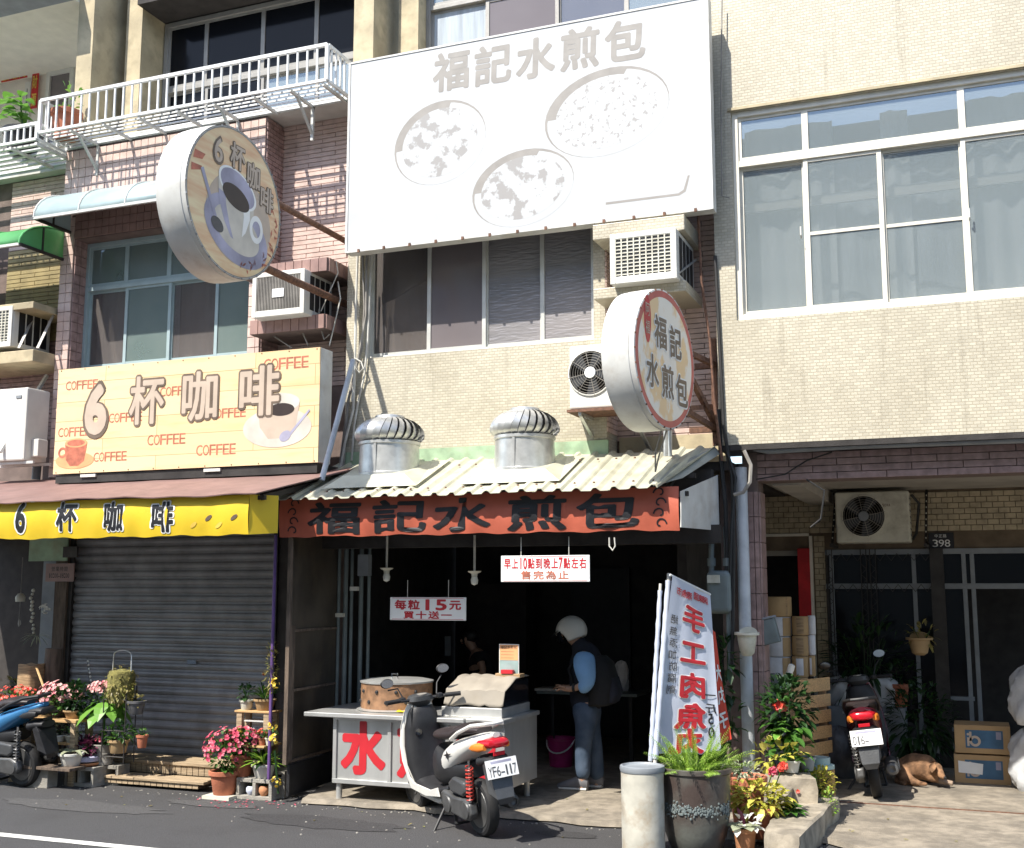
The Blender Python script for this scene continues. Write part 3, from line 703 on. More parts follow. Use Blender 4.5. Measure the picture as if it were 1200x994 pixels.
# pipes and cables on the left jamb of the shop
q = MB()
for i, px in enumerate((398, 406, 413, 424, 433)):
    a = at(px, 650, YF+.1+.02*i); MB().tube([(a.x, a.y, .1), (a.x, a.y, 2.9)], .018+.006*(i % 2), 8).build('pipe', 'gas_grey', GS, smooth=True)
pass
box('meter_box', 'pipe_grey', GS, at(418, 660, YF).x, at(430, 660, YF).x, YF+.02, YF+.1, at(420, 675, YF).z, at(420, 650, YF).z)
a = at(414, 690, YF-.05); MB().box(a.x-.04, a.x+.04, a.y, a.y+.05, a.z-.02, a.z+.02).build('switch', 'white_plastic', GS)
a = at(397, 721, YF-.05); MB().box(a.x-.04, a.x+.04, a.y, a.y+.05, a.z-.02, a.z+.02).build('switch', 'old_plastic', GS)
# ---------------------------------------------------------------- coffee shop front
CS = thing('coffee_shopfront', 'shuttered coffee shop front under the yellow banner', 'shopfront', (-8.2, YF, 0))
box('shutter_housing', 'dark_metal', CS, -9.6, -6.6, YF-.05, YF+.3, 2.55, 3.0)
sx0, sx1 = at(86, 700, YF).x, at(321, 700, YF).x
n = 27; sz0, sz1 = .2, 2.6; ph = (sz1-sz0)/n
sm = bpy.data.meshes.new('slat'); W = sx1-sx0
prof = [(0, 0), (-.012, .012), (-.018, .035), (-.014, .058), (0, .072), (.002, ph)]
sm.from_pydata([(-W/2, a, b) for a, b in prof]+[(W/2, a, b) for a, b in prof], [], [(i, i+1, i+7, i+6) for i in range(5)]); sm.materials.append(MATS['shutter'])
for i in range(n):
    o = bpy.data.objects.new('slat', sm); col.objects.link(o); o.parent = CS; o.location = Vector(((sx0+sx1)/2, YF+.02, sz0+ph*i))-OFF[CS.name]
box('shutter_backing', 'dark_metal', CS, sx0, sx1, YF+.04, YF+.06, .1, 2.6)
box('guide_rail', 'dark_metal', CS, sx0-.05, sx0, YF-.03, YF+.06, .1, 2.6); box('guide_rail', 'dark_metal', CS, sx1, sx1+.05, YF-.03, YF+.06, .1, 2.6)
a = at(225, 776, YF); box('lock', 'chrome', CS, a.x-.06, a.x+.06, YF-.01, YF-.001, a.z-.02, a.z+.02)
box('jamb', 'old_wood', CS, at(68, 700, YF).x, sx0-.05, YF-.06, YF+.3, 0, 2.8)
box('jamb', 'pipe_grey', CS, at(45, 700, YF).x, at(66, 700, YF).x, YF+.05, YF+.3, 0, 2.6)
box('jamb', 'green_paint', CS, at(40, 650, YF).x, sx0-.05, YF-.08, YF-.062, 2.25, 2.9)
a = at(82, 647, YF-.1); np_ = box('number_plate', 'dark_metal', None, a.x-.1, a.x+.1, YF-.1, YF-.083, a.z-.06, a.z+.06); tag(np_, 'small dark house number plate above the left jamb of the coffee shop', 'plate')
box('side_wall', 'room_dark', CS, sx1+.05, -6.1, YF+.0, YF+.2, 0, 3.0)
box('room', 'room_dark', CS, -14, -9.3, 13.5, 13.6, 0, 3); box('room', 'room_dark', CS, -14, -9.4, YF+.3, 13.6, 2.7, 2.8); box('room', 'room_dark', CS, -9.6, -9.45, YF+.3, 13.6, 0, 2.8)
# wooden deck steps
DK = thing('deck_steps', 'two low weathered wooden steps before the closed shutter', 'steps', (-7.7, 9.9, 0))
dl, dr = at(105, 900, 9.75).x, -6.45
for (y0, y1, z, x0, x1) in ((9.55, 9.82, .1, at(112, 922, 9.55).x, at(236, 925, 9.55).x), (9.84, 10.26, .22, at(130, 895, 9.85).x, sx1)):
    n = 3 if z < .2 else 4
    for i in range(n):
        a = y0+(y1-y0)*i/n; box('plank', 'deck_wood', DK, x0+random.uniform(-.03, .03), x1+random.uniform(-.03, .03), a+.004, a+(y1-y0)/n-.004, z-.03+random.uniform(-.003, .003), z, bevel=.004)
    x = x0+.03
    while x < x1-.08: box('riser_slat', 'deck_wood', DK, x, x+.062, y0+.02, y0+.04, .03 if z < .2 else .101, z-.034); x += .07
    box('core', 'old_wood', DK, x0+.05, x1-.05, y0+.05, y1-.02, .03, z-.034)
# ================================================================== THINGS ON THE FRONTS
def rail(T, x0, x1, yf, yb, z0, z1, n, m='white_rail', ends=(0, 1)):
    q = MB(); q.bar((x0, yf, z1), (x1, yf, z1), .035); q.bar((x0, yf, z0), (x1, yf, z0), .03)
    for e in ends:
        x = (x0, x1)[e]; q.bar((x, yf+.018, z1), (x, yb, z1), .034); q.bar((x, yf+.018, z0), (x, yb, z0), .03); q.bar((x, yf-.0, z0), (x, yf, z1), .036)
    q.build('rail', m, T)
    me = MB().box(-.009, .009, -.009, .009, z0-OFF[T.name].z, z1-OFF[T.name].z); mm = bpy.data.meshes.new('baluster'); mm.from_pydata([tuple(v) for v in me.v], [], me.f); mm.materials.append(MATS[m])
    P = [(x0+(x1-x0)*i/n, yf) for i in range(1, n)]
    for e in ends: P += [((x0, x1)[e], yf+(yb-yf)*k/5) for k in (1, 2, 3, 4)]
    for a, b in P:
        o = bpy.data.objects.new('baluster', mm); col.objects.link(o); o.parent = T; o.location = (a-OFF[T.name].x, b-OFF[T.name].y, 0)
Yb = 9.82
BL = thing('balcony_rack', 'long white balcony railing with a slatted floor above the pink tiled wall', 'railing', (-8, 10, 7.2))
bxl, bxr = at(48, 123, Yb).x, at(384, 47, Yb).x
bz1 = (at(50, 121, Yb).z+at(383, 49, Yb).z)/2; bz0 = (at(50, 163, Yb).z+at(387, 84, Yb).z)/2
rail(BL, bxl, bxr, Yb, YF-.03, bz0, bz1, 32)
for i in range(6): box('floor_slat', 'white_rail', BL, bxl+.01, bxr-.01, Yb+.05+.078*i, Yb+.063+.078*i, bz0-.03, bz0-.012)
for px in (84, 122, 163, 207, 250, 296, 339, 378):
    x = at(px, 120, Yb).x; q = MB(); q.bar((x, Yb, bz0-.04), (x, YF-.0, bz0-.04), .03); 
    if px in (84, 250, 339): q.bar((x, Yb+.15, bz0-.05), (x, YF-.005, bz0-.36), .025); q.bar((x, YF-.015, bz0-.04), (x, YF-.015, bz0-.42), .03)
    q.build('bracket', 'white_metal', BL)
B2 = thing('balcony_rack', 'shorter lower white balcony railing at the far left edge holding plants', 'railing', (-10.5, 10, 7))
c1 = at(20, 151, Yb).z; c0 = at(20, 167, Yb).z
rail(B2, -12.3, at(44, 145, Yb).x, Yb, YR-.03, c0, c1+.02, 26, ends=(1,))
for i in range(7): box('floor_slat', 'white_rail', B2, -12.3, at(44, 145, Yb).x-.01, Yb+.06+.12*i, Yb+.1+.12*i, c0-.04, c0-.02)
for px in (14, 44): x = at(px, 170, Yb).x-.03; MB().bar((x, Yb, c0-.055), (x, YR, c0-.055), .035).build('bracket', 'white_metal', B2)

# curved window awnings
def arc_awning(name, lab, m, x0, x1, yo, zo, zt, mend, nrib, side=(0, 1)):
    T = thing(name, lab, 'awning', ((x0+x1)/2, YF, zo)); n = 8
    pr = [(YF-.01-(YF-yo)*math.sin(R(90)*i/n), zo+(zt-zo)*math.cos(R(90)*i/n)) for i in range(n+1)]
    q = MB(); q.v = [(x, a, b) for x in (x0, x1) for a, b in pr]; q.f = [(i, i+1, i+n+2, i+n+1) for i in range(n)]
    o = q.build('sheet', m, T, smooth=True); s = o.modifiers.new('s', 'SOLIDIFY'); s.thickness = .008
    for k in range(nrib+1):
        x = x0+(x1-x0)*k/nrib; MB().tube([(x, a, b+.008) for a, b in pr], .011, 6).build('rib', 'white_metal' if mend == 'awning_blue' else 'awning_green', T)
    q = MB(); q.bar((x0, yo, zo), (x1, yo, zo), .03); q.build('front_bar', 'white_metal' if mend == 'awning_blue' else 'white_metal', T)
    for e in side:
        x = (x0, x1)[e]; q = MB(); q.v = [(x, a, b) for a, b in pr]+[(x, YF-.01, zo)]; q.f = [tuple(range(n+2))]; q.build('end_panel', mend, T)
        MB().bar((x+.004, yo, zo), (x+.004, YF-.01, zo), .03).build('end_bar', 'dark_metal', T); MB().bar((x+.004, (yo+YF)/2, zo), (x+.004, (yo+YF)/2, zo+(zt-zo)*.85), .02).build('end_bar', 'dark_metal', T)
    return T
ya = 9.72; p = at(40, 256, ya)
arc_awning('window_awning', 'pale blue-grey curved awning over the pink house window', 'awning_blue', p.x, -7.1, ya, p.z, at(50, 242, YF).z+.02, 'awning_blue', 4, (0,))
p = at(52, 282, ya-.05)
arc_awning('window_awning', 'green curved plastic awning at the far left edge', 'awning_green', -12.2, at(23, 283, ya-.1).x, ya-.1, p.z-.02, p.z+.32, 'awning_green', 4, (1,))

# --- big faded billboard
YBB = 10.0
def quad_face(T, pts, Y):
    P_ = [at(x, y, Y) for x, y in pts]; return P_
BB = thing('billboard', 'huge sun-faded white billboard with grey characters and three pale dishes', 'sign', (-3.9, YBB, 6.3))
x0 = (at(411, 75, YBB).x+at(405, 296, YBB).x)/2; x1 = (at(831, 0, YBB).x+at(832, 244, YBB).x)/2
z1 = (at(410, 75, YBB).z+at(831, -4, YBB).z)/2; z0 = (at(405, 296, YBB).z+at(832, 244, YBB).z)/2
box('panel', 'billboard_white', BB, x0, x1, YBB, YBB+.12, z0, z1, bevel=.006)
q = MB(); q.box(x0-.012, x0+.012, YBB-.008, YBB+.13, z0-.01, z1+.01); q.box(x1-.012, x1+.012, YBB-.008, YBB+.13, z0-.01, z1+.01); q.box(x0+.013, x1-.013, YBB-.007, YBB+.13, z0-.012, z0+.008); q.box(x0+.013, x1-.013, YBB-.007, YBB+.13, z1-.008, z1+.012); q.build('edge_trim', 'white_metal', BB)
for i in range(13): x = x0+.15+(x1-x0-.3)*i/12; box('clip', 'rust', BB, x-.012, x+.012, YBB-.02, YBB-.009, z0-.02, z0+.012)
for x in (x0+.3, (x0+x1)/2, x1-.5): box('hanger', 'dark_metal', BB, x, x+.05, YBB+.121, YF, z1-.3, z1-.25); 
Fb = Face(((x0+x1)/2, YBB, (z0+z1)/2), (1, 0, 0), (0, 0, 1), BB); cx, cz = (x0+x1)/2, (z0+z1)/2
def fb(px, py): p = at(px, py, YBB); return p.x-cx, p.z-cz
for ch, px, py in (('福', 529, 83), ('記', 577, 76), ('水', 627, 68), ('煎', 679, 57), ('包', 732, 48)):
    a, b = fb(px, py); Fb.char(ch, a, b, .42, .43, 'faded_print', .034, .0008, shear=.03)
def blobmat(name, thr, sc_, base=(.74, .73, .71), ink=(.44, .42, .40), st=(1, 1, 1)):
    m, nt, n, l, b = nodes(name); g = n.new('ShaderNodeNewGeometry'); mp = n.new('ShaderNodeMapping'); mp.inputs['Scale'].default_value = st; l.new(g.outputs['Position'], mp.inputs[0])
    z = n.new('ShaderNodeTexNoise'); z.inputs['Scale'].default_value = sc_; z.inputs['Detail'].default_value = 5; z.inputs['Roughness'].default_value = .6; l.new(mp.outputs[0], z.inputs['Vector'])
    rp = n.new('ShaderNodeValToRGB'); rp.color_ramp.elements[0].position = thr; rp.color_ramp.elements[1].position = thr+.05; rp.color_ramp.elements[0].color = (*base, 1); rp.color_ramp.elements[1].color = (*ink, 1)
    l.new(z.outputs[0], rp.inputs[0]); l.new(rp.outputs[0], b.inputs['Base Color']); b.inputs['Roughness'].default_value = .5
blobmat('dish_print', .51, 6, (.49, .502, .51), (.31, .30, .29)); blobmat('rice_print', .55, 19, (.49, .502, .51), (.32, .31, .30))
for (px, py, rx, ry, ft, rot) in ((515, 167, .51, .43, 'dish_print', .25), (612, 220, .53, .38, 'dish_print', .15), (710, 131, .62, .43, 'rice_print', .15)):
    a, b = fb(px, py); pl_ = Fb
    Fb.ell(a, b, rx, ry, 'faded_print', 'plate_print', .0006, rot); Fb.ell(a+.01, b-.015, rx*.975, ry*.965, 'billboard_white', 'plate_print', .0009, rot)
    Fb.ell(a-.02, b+.01, rx*.93, ry*.93, 'faded_print', 'plate_print', .0012, rot, a0=60, a1=170, rin=.82)
    Fb.ell(a, b, rx*.82, ry*.82, ft, 'food_print', .0015, rot)
    if ft == 'dish_print':
        for k in range(0):
            t = k*1.6+px*.01; Fb.ell(a+rx*.38*math.cos(t), b+ry*.38*math.sin(t), rx*.38, ry*.36, 'faded_print', 'food_print', .005, t, a0=190, a1=290, rin=.88)
a, b = fb(710, 240); c, d_ = fb(800, 231); e, f_ = fb(806, 212)
Fb.poly([(a, b), (c-.03, b+.0), (c+.03, b+.03), (e+.02, b+.18), (e, b+.18), (c+.01, b+.05), (c-.04, b+.022), (a, b+.022)], 'faded_print', 'scroll_print', .001)

# --- air conditioners
def window_ac(lab, px0, py0, px1, py1, Y, depth, style, m='white_plastic'):
    a = at(px0, (py0+py1)/2, Y); b = at(px1, (py0+py1)/2, Y); zt_ = at((px0+px1)/2, py0, Y).z; zb_ = at((px0+px1)/2, py1, Y).z
    T = thing('air_conditioner', lab, 'air conditioner', ((a.x+b.x)/2, Y, zb_)); x0, x1 = a.x, b.x
    box('casing', m, T, x0, x1, Y+.012, Y+depth, zb_, zt_, bevel=.012)
    q = MB(); g = .05; q.box(x0, x0+g, Y-.01, Y+.011, zb_, zt_); q.box(x1-g, x1, Y-.01, Y+.011, zb_, zt_); q.box(x0+g, x1-g, Y-.009, Y+.01, zb_, zb_+g*1.3); q.box(x0+g, x1-g, Y-.009, Y+.01, zt_-g, zt_); q.build('front_frame', m, T, bevel=.005)
    box('coil', 'grey_plastic', T, x0+g, x1-g, Y+.004, Y+.0115, zb_+g, zt_-g)
    if style == 'v':
        n = int((x1-x0-2*g)/.018)
        for i in range(n): x = x0+g+(x1-x0-2*g)*(i+.5)/n; box('fin', 'cable_grey', T, x-.004, x+.004, Y-.004, Y+.003, zb_+g, zt_-g)
        c = (x0+x1)/2; box('badge', 'white_print', T, c-.07, c+.07, Y-.012, Y-.005, (zb_+zt_)/2-.04, (zb_+zt_)/2+.05)
    else:
        for i in range(10): x = x0+g+(x1-x0-2*g)*i/9.; box('grille_bar', 'old_plastic', T, x-.006, x+.006, Y-.007, Y+.002, zb_+g, zt_-g)
        for i in range(12): z = zb_+g+(zt_-zb_-2*g)*i/11.; box('grille_bar', 'old_plastic', T, x0+g, x1-g, Y-.004, Y+.001, z-.005, z+.005)
    for i in range(4):
        y = Y+.1+(depth-.14)*i/4.; box('side_vent', 'black_plastic', T, x1-.002, x1+.003, y, y+(depth-.14)/4*.8, zb_+.06, zt_-.05)
    return T
def ledge(T, m, x0, x1, y0, y1, z0, z1, tm=None):
    box('ledge', m, T, x0, x1, y0, y1, z0, z1, bevel=.01)
A = window_ac('box air conditioner with dark vertical fins beside the pink house window', 296, 318, 357, 370, 9.9, .55, 'v')
x0 = at(322, 320, YF-.05).x
q = thing('tiled_ledge', 'small pink tiled ledge over the air conditioner with vertical fins', 'ledge', (-6.6, YF, 5.4)); z = at(350, 312, 10.0)
box('ledge_core', 'grout', q, -7.0, -6.0, 10.02, YR, at(340, 322, 10.0).z, at(340, 306, 10.0).z); tiles(q, 'brown_brick', -7.0, -6.0, at(340, 322, 10.0).z, at(340, 306, 10.0).z, 10.02, .1, at(340, 306, 10.0).z-at(340, 322, 10.0).z, 0, seed=20)
tiles(q, 'brown_brick', 10.03, YR, at(340, 322, 10.0).z, at(340, 306, 10.0).z, -6.0, .1, at(340, 306, 10.0).z-at(340, 322, 10.0).z, 0, ax='y', seed=20)
q = thing('tiled_ledge', 'small pink tiled ledge under the air conditioner with vertical fins', 'ledge', (-6.6, YF, 4.8)); za, zb2 = at(340, 388, 10.05).z, at(340, 371, 10.05).z
box('ledge_core', 'grout', q, -6.95, -6.05, 10.07, YR, za, zb2); tiles(q, 'brown_brick', -6.95, -6.05, za, zb2, 10.07, .1, zb2-za, 0, seed=21)
tiles(q, 'brown_brick', 10.08, YR, za, zb2, -6.05, .1, zb2-za, 0, ax='y', seed=22)
A = window_ac('boxy window air conditioner with square grille above the round dumpling sign', 715, 271, 793, 330, 9.82, .7, 'g')
xa, xb = -3.12, at(815, 300, 10.2).x-.04
q = thing('tiled_ledge', 'cream tiled ledge just under the billboard over the window air conditioner', 'ledge', (-2.7, YF, 5.6)); box('ledge', 'cream_tile', q, xa, xb, 9.95, YR, at(760, 274, 9.95).z, at(760, 256, 9.95).z, bevel=.008)
q = thing('tiled_ledge', 'cream tiled ledge under the window air conditioner with square grille', 'ledge', (-2.7, YF, 5.0)); box('ledge', 'cream_tile', q, xa, xb, 9.95, YR, at(760, 345, 9.95).z, at(760, 331, 9.95).z-.01, bevel=.008)
p = at(793, 322, 9.85); q = MB(); q.bar(p, p+Vector((.06, .55, .28)), .015); q.bar(p, p+Vector((.05, .5, -.08)), .015); o = q.build('stay', 'galvanised'); tag(o, 'thin diagonal metal stay bracing the window air conditioner', 'bracket')
A = window_ac('window air conditioner at the far left edge between two concrete ledges', -30, 361, 14, 408, 9.95, .6, 'g')
q = thing('ledge', 'weathered concrete ledge above the far left air conditioner', 'ledge', (-10.4, YF, 5.3)); box('slab', 'cream_plain', q, -11.3, at(58, 360, 10.2).x, 9.95, YR, at(30, 362, 9.95).z, at(30, 354, 9.95).z, bevel=.008)
q = thing('ledge', 'weathered concrete ledge below the far left air conditioner', 'ledge', (-10.4, YF, 4.8)); box('slab', 'cream_plain', q, -11.3, at(58, 415, 10.2).x, 9.95, YR, at(30, 424, 9.95).z, at(30, 410, 9.95).z, bevel=.008)
q = MB()
for px in (22, 44): a = at(px, 408, 9.95); b = at(px+20, 366, 10.35); q.bar(a, b, .03, .01)
o = q.build('strut_pair', 'galvanised'); tag(o, 'two bright slanting struts holding the far left air conditioner', 'bracket')
def fan_ac(name, lab, px0, py0, px1, py1, Y, depth, fx_, fy_, fr, hub='white_print', logo=None):
    a = at(px0, (py0+py1)/2, Y); b = at(px1, (py0+py1)/2, Y); zt_ = at((px0+px1)/2, py0, Y).z; zb_ = at((px0+px1)/2, py1, Y).z
    T = thing('air_conditioner', lab, 'air conditioner', ((a.x+b.x)/2, Y, zb_)); x0, x1 = a.x, b.x
    box('casing', name, T, x0, x1, Y, Y+depth, zb_, zt_, bevel=.02, seg=3)
    c = at(fx_, fy_, Y); rr = fr
    MB().lathe([(rr, .0), (rr, -.012), (rr-.012, -.014), (rr-.012, 0)], (c.x, Y-.001, c.z), 32, 'y').build('fan_ring', name, T, smooth=True)
    MB().lathe([(rr-.012, -.001), (.001, -.001)], (c.x, Y-.002, c.z), 32, 'y').build('fan_opening', 'black_plastic', T)
    for k in range(5):
        t = k*2*math.pi/5; q = MB(); u = Vector((math.cos(t), 0, math.sin(t))); v = Vector((-math.sin(t), 0, math.cos(t))); C0 = Vector((c.x, Y-.004, c.z))
        q.v = [C0+u*.05-v*.02, C0+u*(rr-.03)-v*.10, C0+u*(rr-.02)+v*.03, C0+u*.05+v*.03]; q.f = [(0, 1, 2, 3)]; q.build('fan_blade', 'grey_plastic', T)
    q = MB()
    for k in range(1, 9): r_ = rr*k/9; q.tube([(c.x+r_*math.cos(t), Y-.013, c.z+r_*math.sin(t)) for t in [2*math.pi*i/28 for i in range(29)]], .0022, 4, False)
    for k in range(8): t = k*math.pi/4+.2; q.tube([(c.x, Y-.014, c.z), (c.x+rr*math.cos(t), Y-.014, c.z+rr*math.sin(t))], .003, 4)
    q.build('fan_guard', 'cable_grey', T)
    MB().lathe([(.055, 0), (.05, -.01), (.001, -.012)], (c.x, Y-.015, c.z), 20, 'y').build('hub', hub, T, smooth=True)
    for i in range(7): z = zb_+.08+(zt_-zb_-.16)*i/6.; box('side_louvre', 'grey_plastic', T, x1-.001, x1+.004, Y+.06, Y+depth-.06, z-.006, z+.006)
    if logo: F = Face(((x0+x1)/2, Y, (zb_+zt_)/2), (1, 0, 0), (0, 0, 1), T); lp = at(logo[0], logo[1], Y); F.line('SAMPO'[:0] or logo[2], lp.x-(x0+x1)/2-.07, lp.z-(zb_+zt_)/2, .03, logo[3], .01)
    return T
A = fan_ac('white_plastic', 'white outdoor unit with a round fan behind the dumpling disc sign', 667, 403, 740, 478, 9.95, .32, 692, 437, .215)
a = at(664, 479, 9.9); br = thing('bracket', 'rusty flat shelf bracket carrying the white outdoor fan unit', 'bracket', a); q = MB(); q.box(a.x, a.x+.75, 9.9, 10.3, a.z-.035, a.z-.01); q.build('shelf', 'rust', br)
q = MB()
for dx in (.12, .6): q.bar((a.x+dx, 9.92, a.z-.05), (a.x+dx, YR, a.z-.05), .03); q.bar((a.x+dx, 9.95, a.z-.06), (a.x+dx, YR, a.z-.36), .03)
q.build('arm', 'galvanised', br)
A = fan_ac('old_plastic', 'dusty outdoor unit with a big fan hung under the arcade ceiling', 979, 576, 1066, 636, YB-.55, .36, 1012, 605, .23, 'pipe_grey', (1042, 592, 'SOWA', 'rust'))
a = at(975, 638, YB-.5); br = thing('bracket', 'perforated dark angle-iron bracket carrying the arcade outdoor unit', 'bracket', a)
for px in (975, 1085):
    p = at(px, 638, YB-.5); q = MB(); q.bar(p, (p.x+.02, YB-.03, p.z+.62), .03, .006); q.bar((p.x, YB-.58, p.z-.01), (p.x, YB-.01, p.z-.01), .035); q.build('arm', 'dark_metal', br)
    for k in range(9): t = k/9; c = p+(Vector((p.x+.02, YB-.03, p.z+.62))-p)*t; MB().cbox(c, (.012, .018, .02)).build('slot', 'old_plastic', br)
q = MB(); q.tube([at(1068, 580, YB-.3), at(1077, 590, YB-.25), at(1074, 625, YB-.25), at(1070, 632, YB-.3)], .015, 6); o = q.build('hose', 'cable_black', smooth=True); tag(o, 'dark insulated hose looping out of the arcade outdoor unit', 'hose')
# far left split unit
a, b = at(-20, 500, 9.9), at(30, 500, 9.9); z0, z1 = at(15, 540, 9.9).z, at(15, 455, 9.9).z
T = thing('air_conditioner', 'plain white outdoor unit at the left edge beside a grey drain elbow', 'air conditioner', ((a.x+b.x)/2, 9.9, z0))
box('casing', 'white_plastic', T, a.x, b.x, 9.9, 10.25, z0, z1, bevel=.02); box('valve_cover', 'white_plastic', T, b.x, b.x+.1, 10.0, 10.15, z0+.05, z0+.25, bevel=.01); box('label_plate', 'pipe_grey', T, b.x-.16, b.x-.08, 9.89, 9.899, z1-.12, z1-.09)
q = MB(); q.bar((a.x, 9.95, z0-.02), (b.x+.1, 9.95, z0-.02), .03); q.bar((a.x, 10.2, z0-.02), (b.x+.1, 10.2, z0-.02), .03); q.bar(at(0, 530, 9.85), at(55, 440, YR-.2), .035); q.build('support', 'white_metal', T)
q = MB(); pts = [at(30, 490, 10.4), at(36, 482, 10.4), at(44, 490, 10.4), at(46, 520, 10.4), at(42, 562, 10.4)]; q.tube(pts, .05, 10); o = q.build('drain_pipe', 'pipe_grey', smooth=True); tag(o, 'grey elbow drain pipe beside the left outdoor unit', 'pipe')

# --- coffee board above the brown roof
YC = 9.75
c = [at(69, 435, YC), at(378, 405, YC), at(370, 543, YC), at(62, 555, YC)]
x0, x1 = (c[0].x+c[3].x)/2, (c[1].x+c[2].x)/2; z1 = (c[0].z+c[1].z)/2; z0 = (c[2].z+c[3].z)/2
def plankprint():
    m, nt, n, l, b = nodes('plank_print'); g = n.new('ShaderNodeNewGeometry'); sp = n.new('ShaderNodeSeparateXYZ'); l.new(g.outputs['Position'], sp.inputs[0])
    cb = n.new('ShaderNodeCombineXYZ'); ad = n.new('ShaderNodeMath'); l.new(sp.outputs[0], ad.inputs[0]); l.new(sp.outputs[1], ad.inputs[1]); l.new(ad.outputs[0], cb.inputs[0]); l.new(sp.outputs[2], cb.inputs[1])
    mp = n.new('ShaderNodeMapping'); mp.inputs['Location'].default_value = (0, .04, 0); l.new(cb.outputs[0], mp.inputs[0])
    br = n.new('ShaderNodeTexBrick'); br.offset = .37; br.inputs['Scale'].default_value = 1; br.inputs['Brick Width'].default_value = 1.9; br.inputs['Row Height'].default_value = .21; br.inputs['Mortar Size'].default_value = .0035
    br.inputs['Color1'].default_value = (.76, .60, .36, 1); br.inputs['Color2'].default_value = (.74, .54, .30, 1); br.inputs['Mortar'].default_value = (.46, .28, .14, 1); l.new(mp.outputs[0], br.inputs['Vector'])
    z = n.new('ShaderNodeTexNoise'); m2 = n.new('ShaderNodeMapping'); m2.inputs['Scale'].default_value = (1.2, 1.2, 9); l.new(g.outputs['Position'], m2.inputs[0]); l.new(m2.outputs[0], z.inputs['Vector']); z.inputs['Scale'].default_value = 1.5; z.inputs['Detail'].default_value = 5
    rp = n.new('ShaderNodeValToRGB'); rp.color_ramp.elements[0].position = .52; rp.color_ramp.elements[1].position = .8; rp.color_ramp.elements[1].color = (.55, .55, .55, 1); l.new(z.outputs[0], rp.inputs[0])
    mx = n.new('ShaderNodeMix'); mx.data_type = 'RGBA'; l.new(rp.outputs[0], mx.inputs[0]); l.new(br.outputs[0], mx.inputs[6]); mx.inputs[7].default_value = (.72, .40, .18, 1); l.new(mx.outputs[2], b.inputs['Base Color']); b.inputs['Roughness'].default_value = .45
plankprint()
CB = thing('coffee_sign', 'wide light box sign printed with planks, big outlined characters and COFFEE words', 'sign', ((x0+x1)/2, YC, z0))
box('case', 'white_metal', CB, x0, x1, YC+.01, YC+.24, z0, z1, bevel=.006); box('printed_face', 'plank_print', CB, x0, x1, YC, YC+.009, z0, z1)
q = MB(); q.box(x0+.02, x1-.02, YC+.02, YF, z0-.1, z0-.01); q.build('mounting_frame', 'dark_metal', CB)
for px in (103, 248): p = at(px, 552, YC); box('lamp_tube', 'white_plastic', CB, p.x-.1, p.x+.1, YC+.0, YC+.03, z0-.045, z0-.015)
cx, cz = (x0+x1)/2, (z0+z1)/2; Fc = Face((cx, YC, cz), (1, 0, 0), (0, 0, 1), CB)
def fc(px, py): p = at(px, py, YC); return p.x-cx, p.z-cz
for px, py, h in ((97, 451, .1), (209, 458, .1), (332, 426, .12), (88, 506, .1), (148, 489, .1), (268, 484, .1), (194, 515, .11), (252, 527, .11), (130, 535, .1)):
    a, b = fc(px, py); Fc.line('COFFEE', a-.23, b, h, 'rust_print', .012, .002, wk=.68, sep=.06)
for i in range(22): x = x0+.04+(x1-x0-.08)*(i % 11)/10.; z = z1-.015 if i < 11 else z0+.015; MB().lathe([(.008, 0), (.004, -.006)], (x, YC, z), 6, 'y').build('screw', 'rust', CB)
a, b = fc(327, 486)
Fc.ell(a-.02, b-.13, .40, .2, 'pale_print', 'saucer_print', .003); Fc.poly([(a-.26+0, b+.12), (a+.24, b+.12), (a+.2, b-.12), (a+.1, b-.24), (a-.12, b-.24), (a-.22, b-.12)], 'beige_print', 'cup_print', .0035); Fc.ell(a-.01, b+.12, .25, .1, 'pale_print', 'cup_print', .004); Fc.ell(a+.03, b+.05, .15, .065, 'coffee_print', 'coffee_print', .0045)
Fc.poly([(a+.12, b-.2), (a+.14, b-.22), (a+.36, b+.02), (a+.35, b+.04)], 'lilac_print', 'spoon_print', .005); Fc.ell(a+.08, b-.22, .07, .05, 'lilac_print', 'spoon_print', .0052, .5)
a, b = fc(88, 530)
Fc.ell(a, b-.09, .26, .09, 'orange_print', 'saucer_print', .003); Fc.poly([(a-.14, b+.1), (a+.16, b+.1), (a+.13, b-.1), (a+.05, b-.15), (a-.06, b-.15), (a-.12, b-.08)], 'rust_print', 'cup_print', .0035); Fc.ell(a+.01, b+.1, .15, .05, 'orange_print', 'cup_print', .004); Fc.ell(a+.01, b+.1, .12, .035, 'rust_print', 'coffee_print', .0045); Fc.ell(a-.17, b, .06, .06, 'rust_print', 'cup_handle_print', .0034, rin=.6)
def outlined(F, ch, a, b, w, h, l=.006, o1=.062, o2=.022, m1='brown_print', m2='beige_print', flip=False):
    F.char(ch, a, b, w, h, m1, o1, l, name='character_outline', flip=flip); F.char(ch, a, b, w*.97 if ord(ch) < 0x2000 else w, h, m2, o2, l+.0025, flip=flip)
a, b = fc(113, 480); Fc.char('6', a, b, .33, .55, 'brown_print', .06, .006, name='character_outline'); Fc.char('6', a, b, .285, .49, 'beige_print', .05, .009)
for ch, px, py, wd in (('杯', 172, 469, .46), ('咖', 234, 464, .50), ('啡', 303, 458, .52)):
    a, b = fc(px, py); outlined(Fc, ch, a, b, wd, .54)

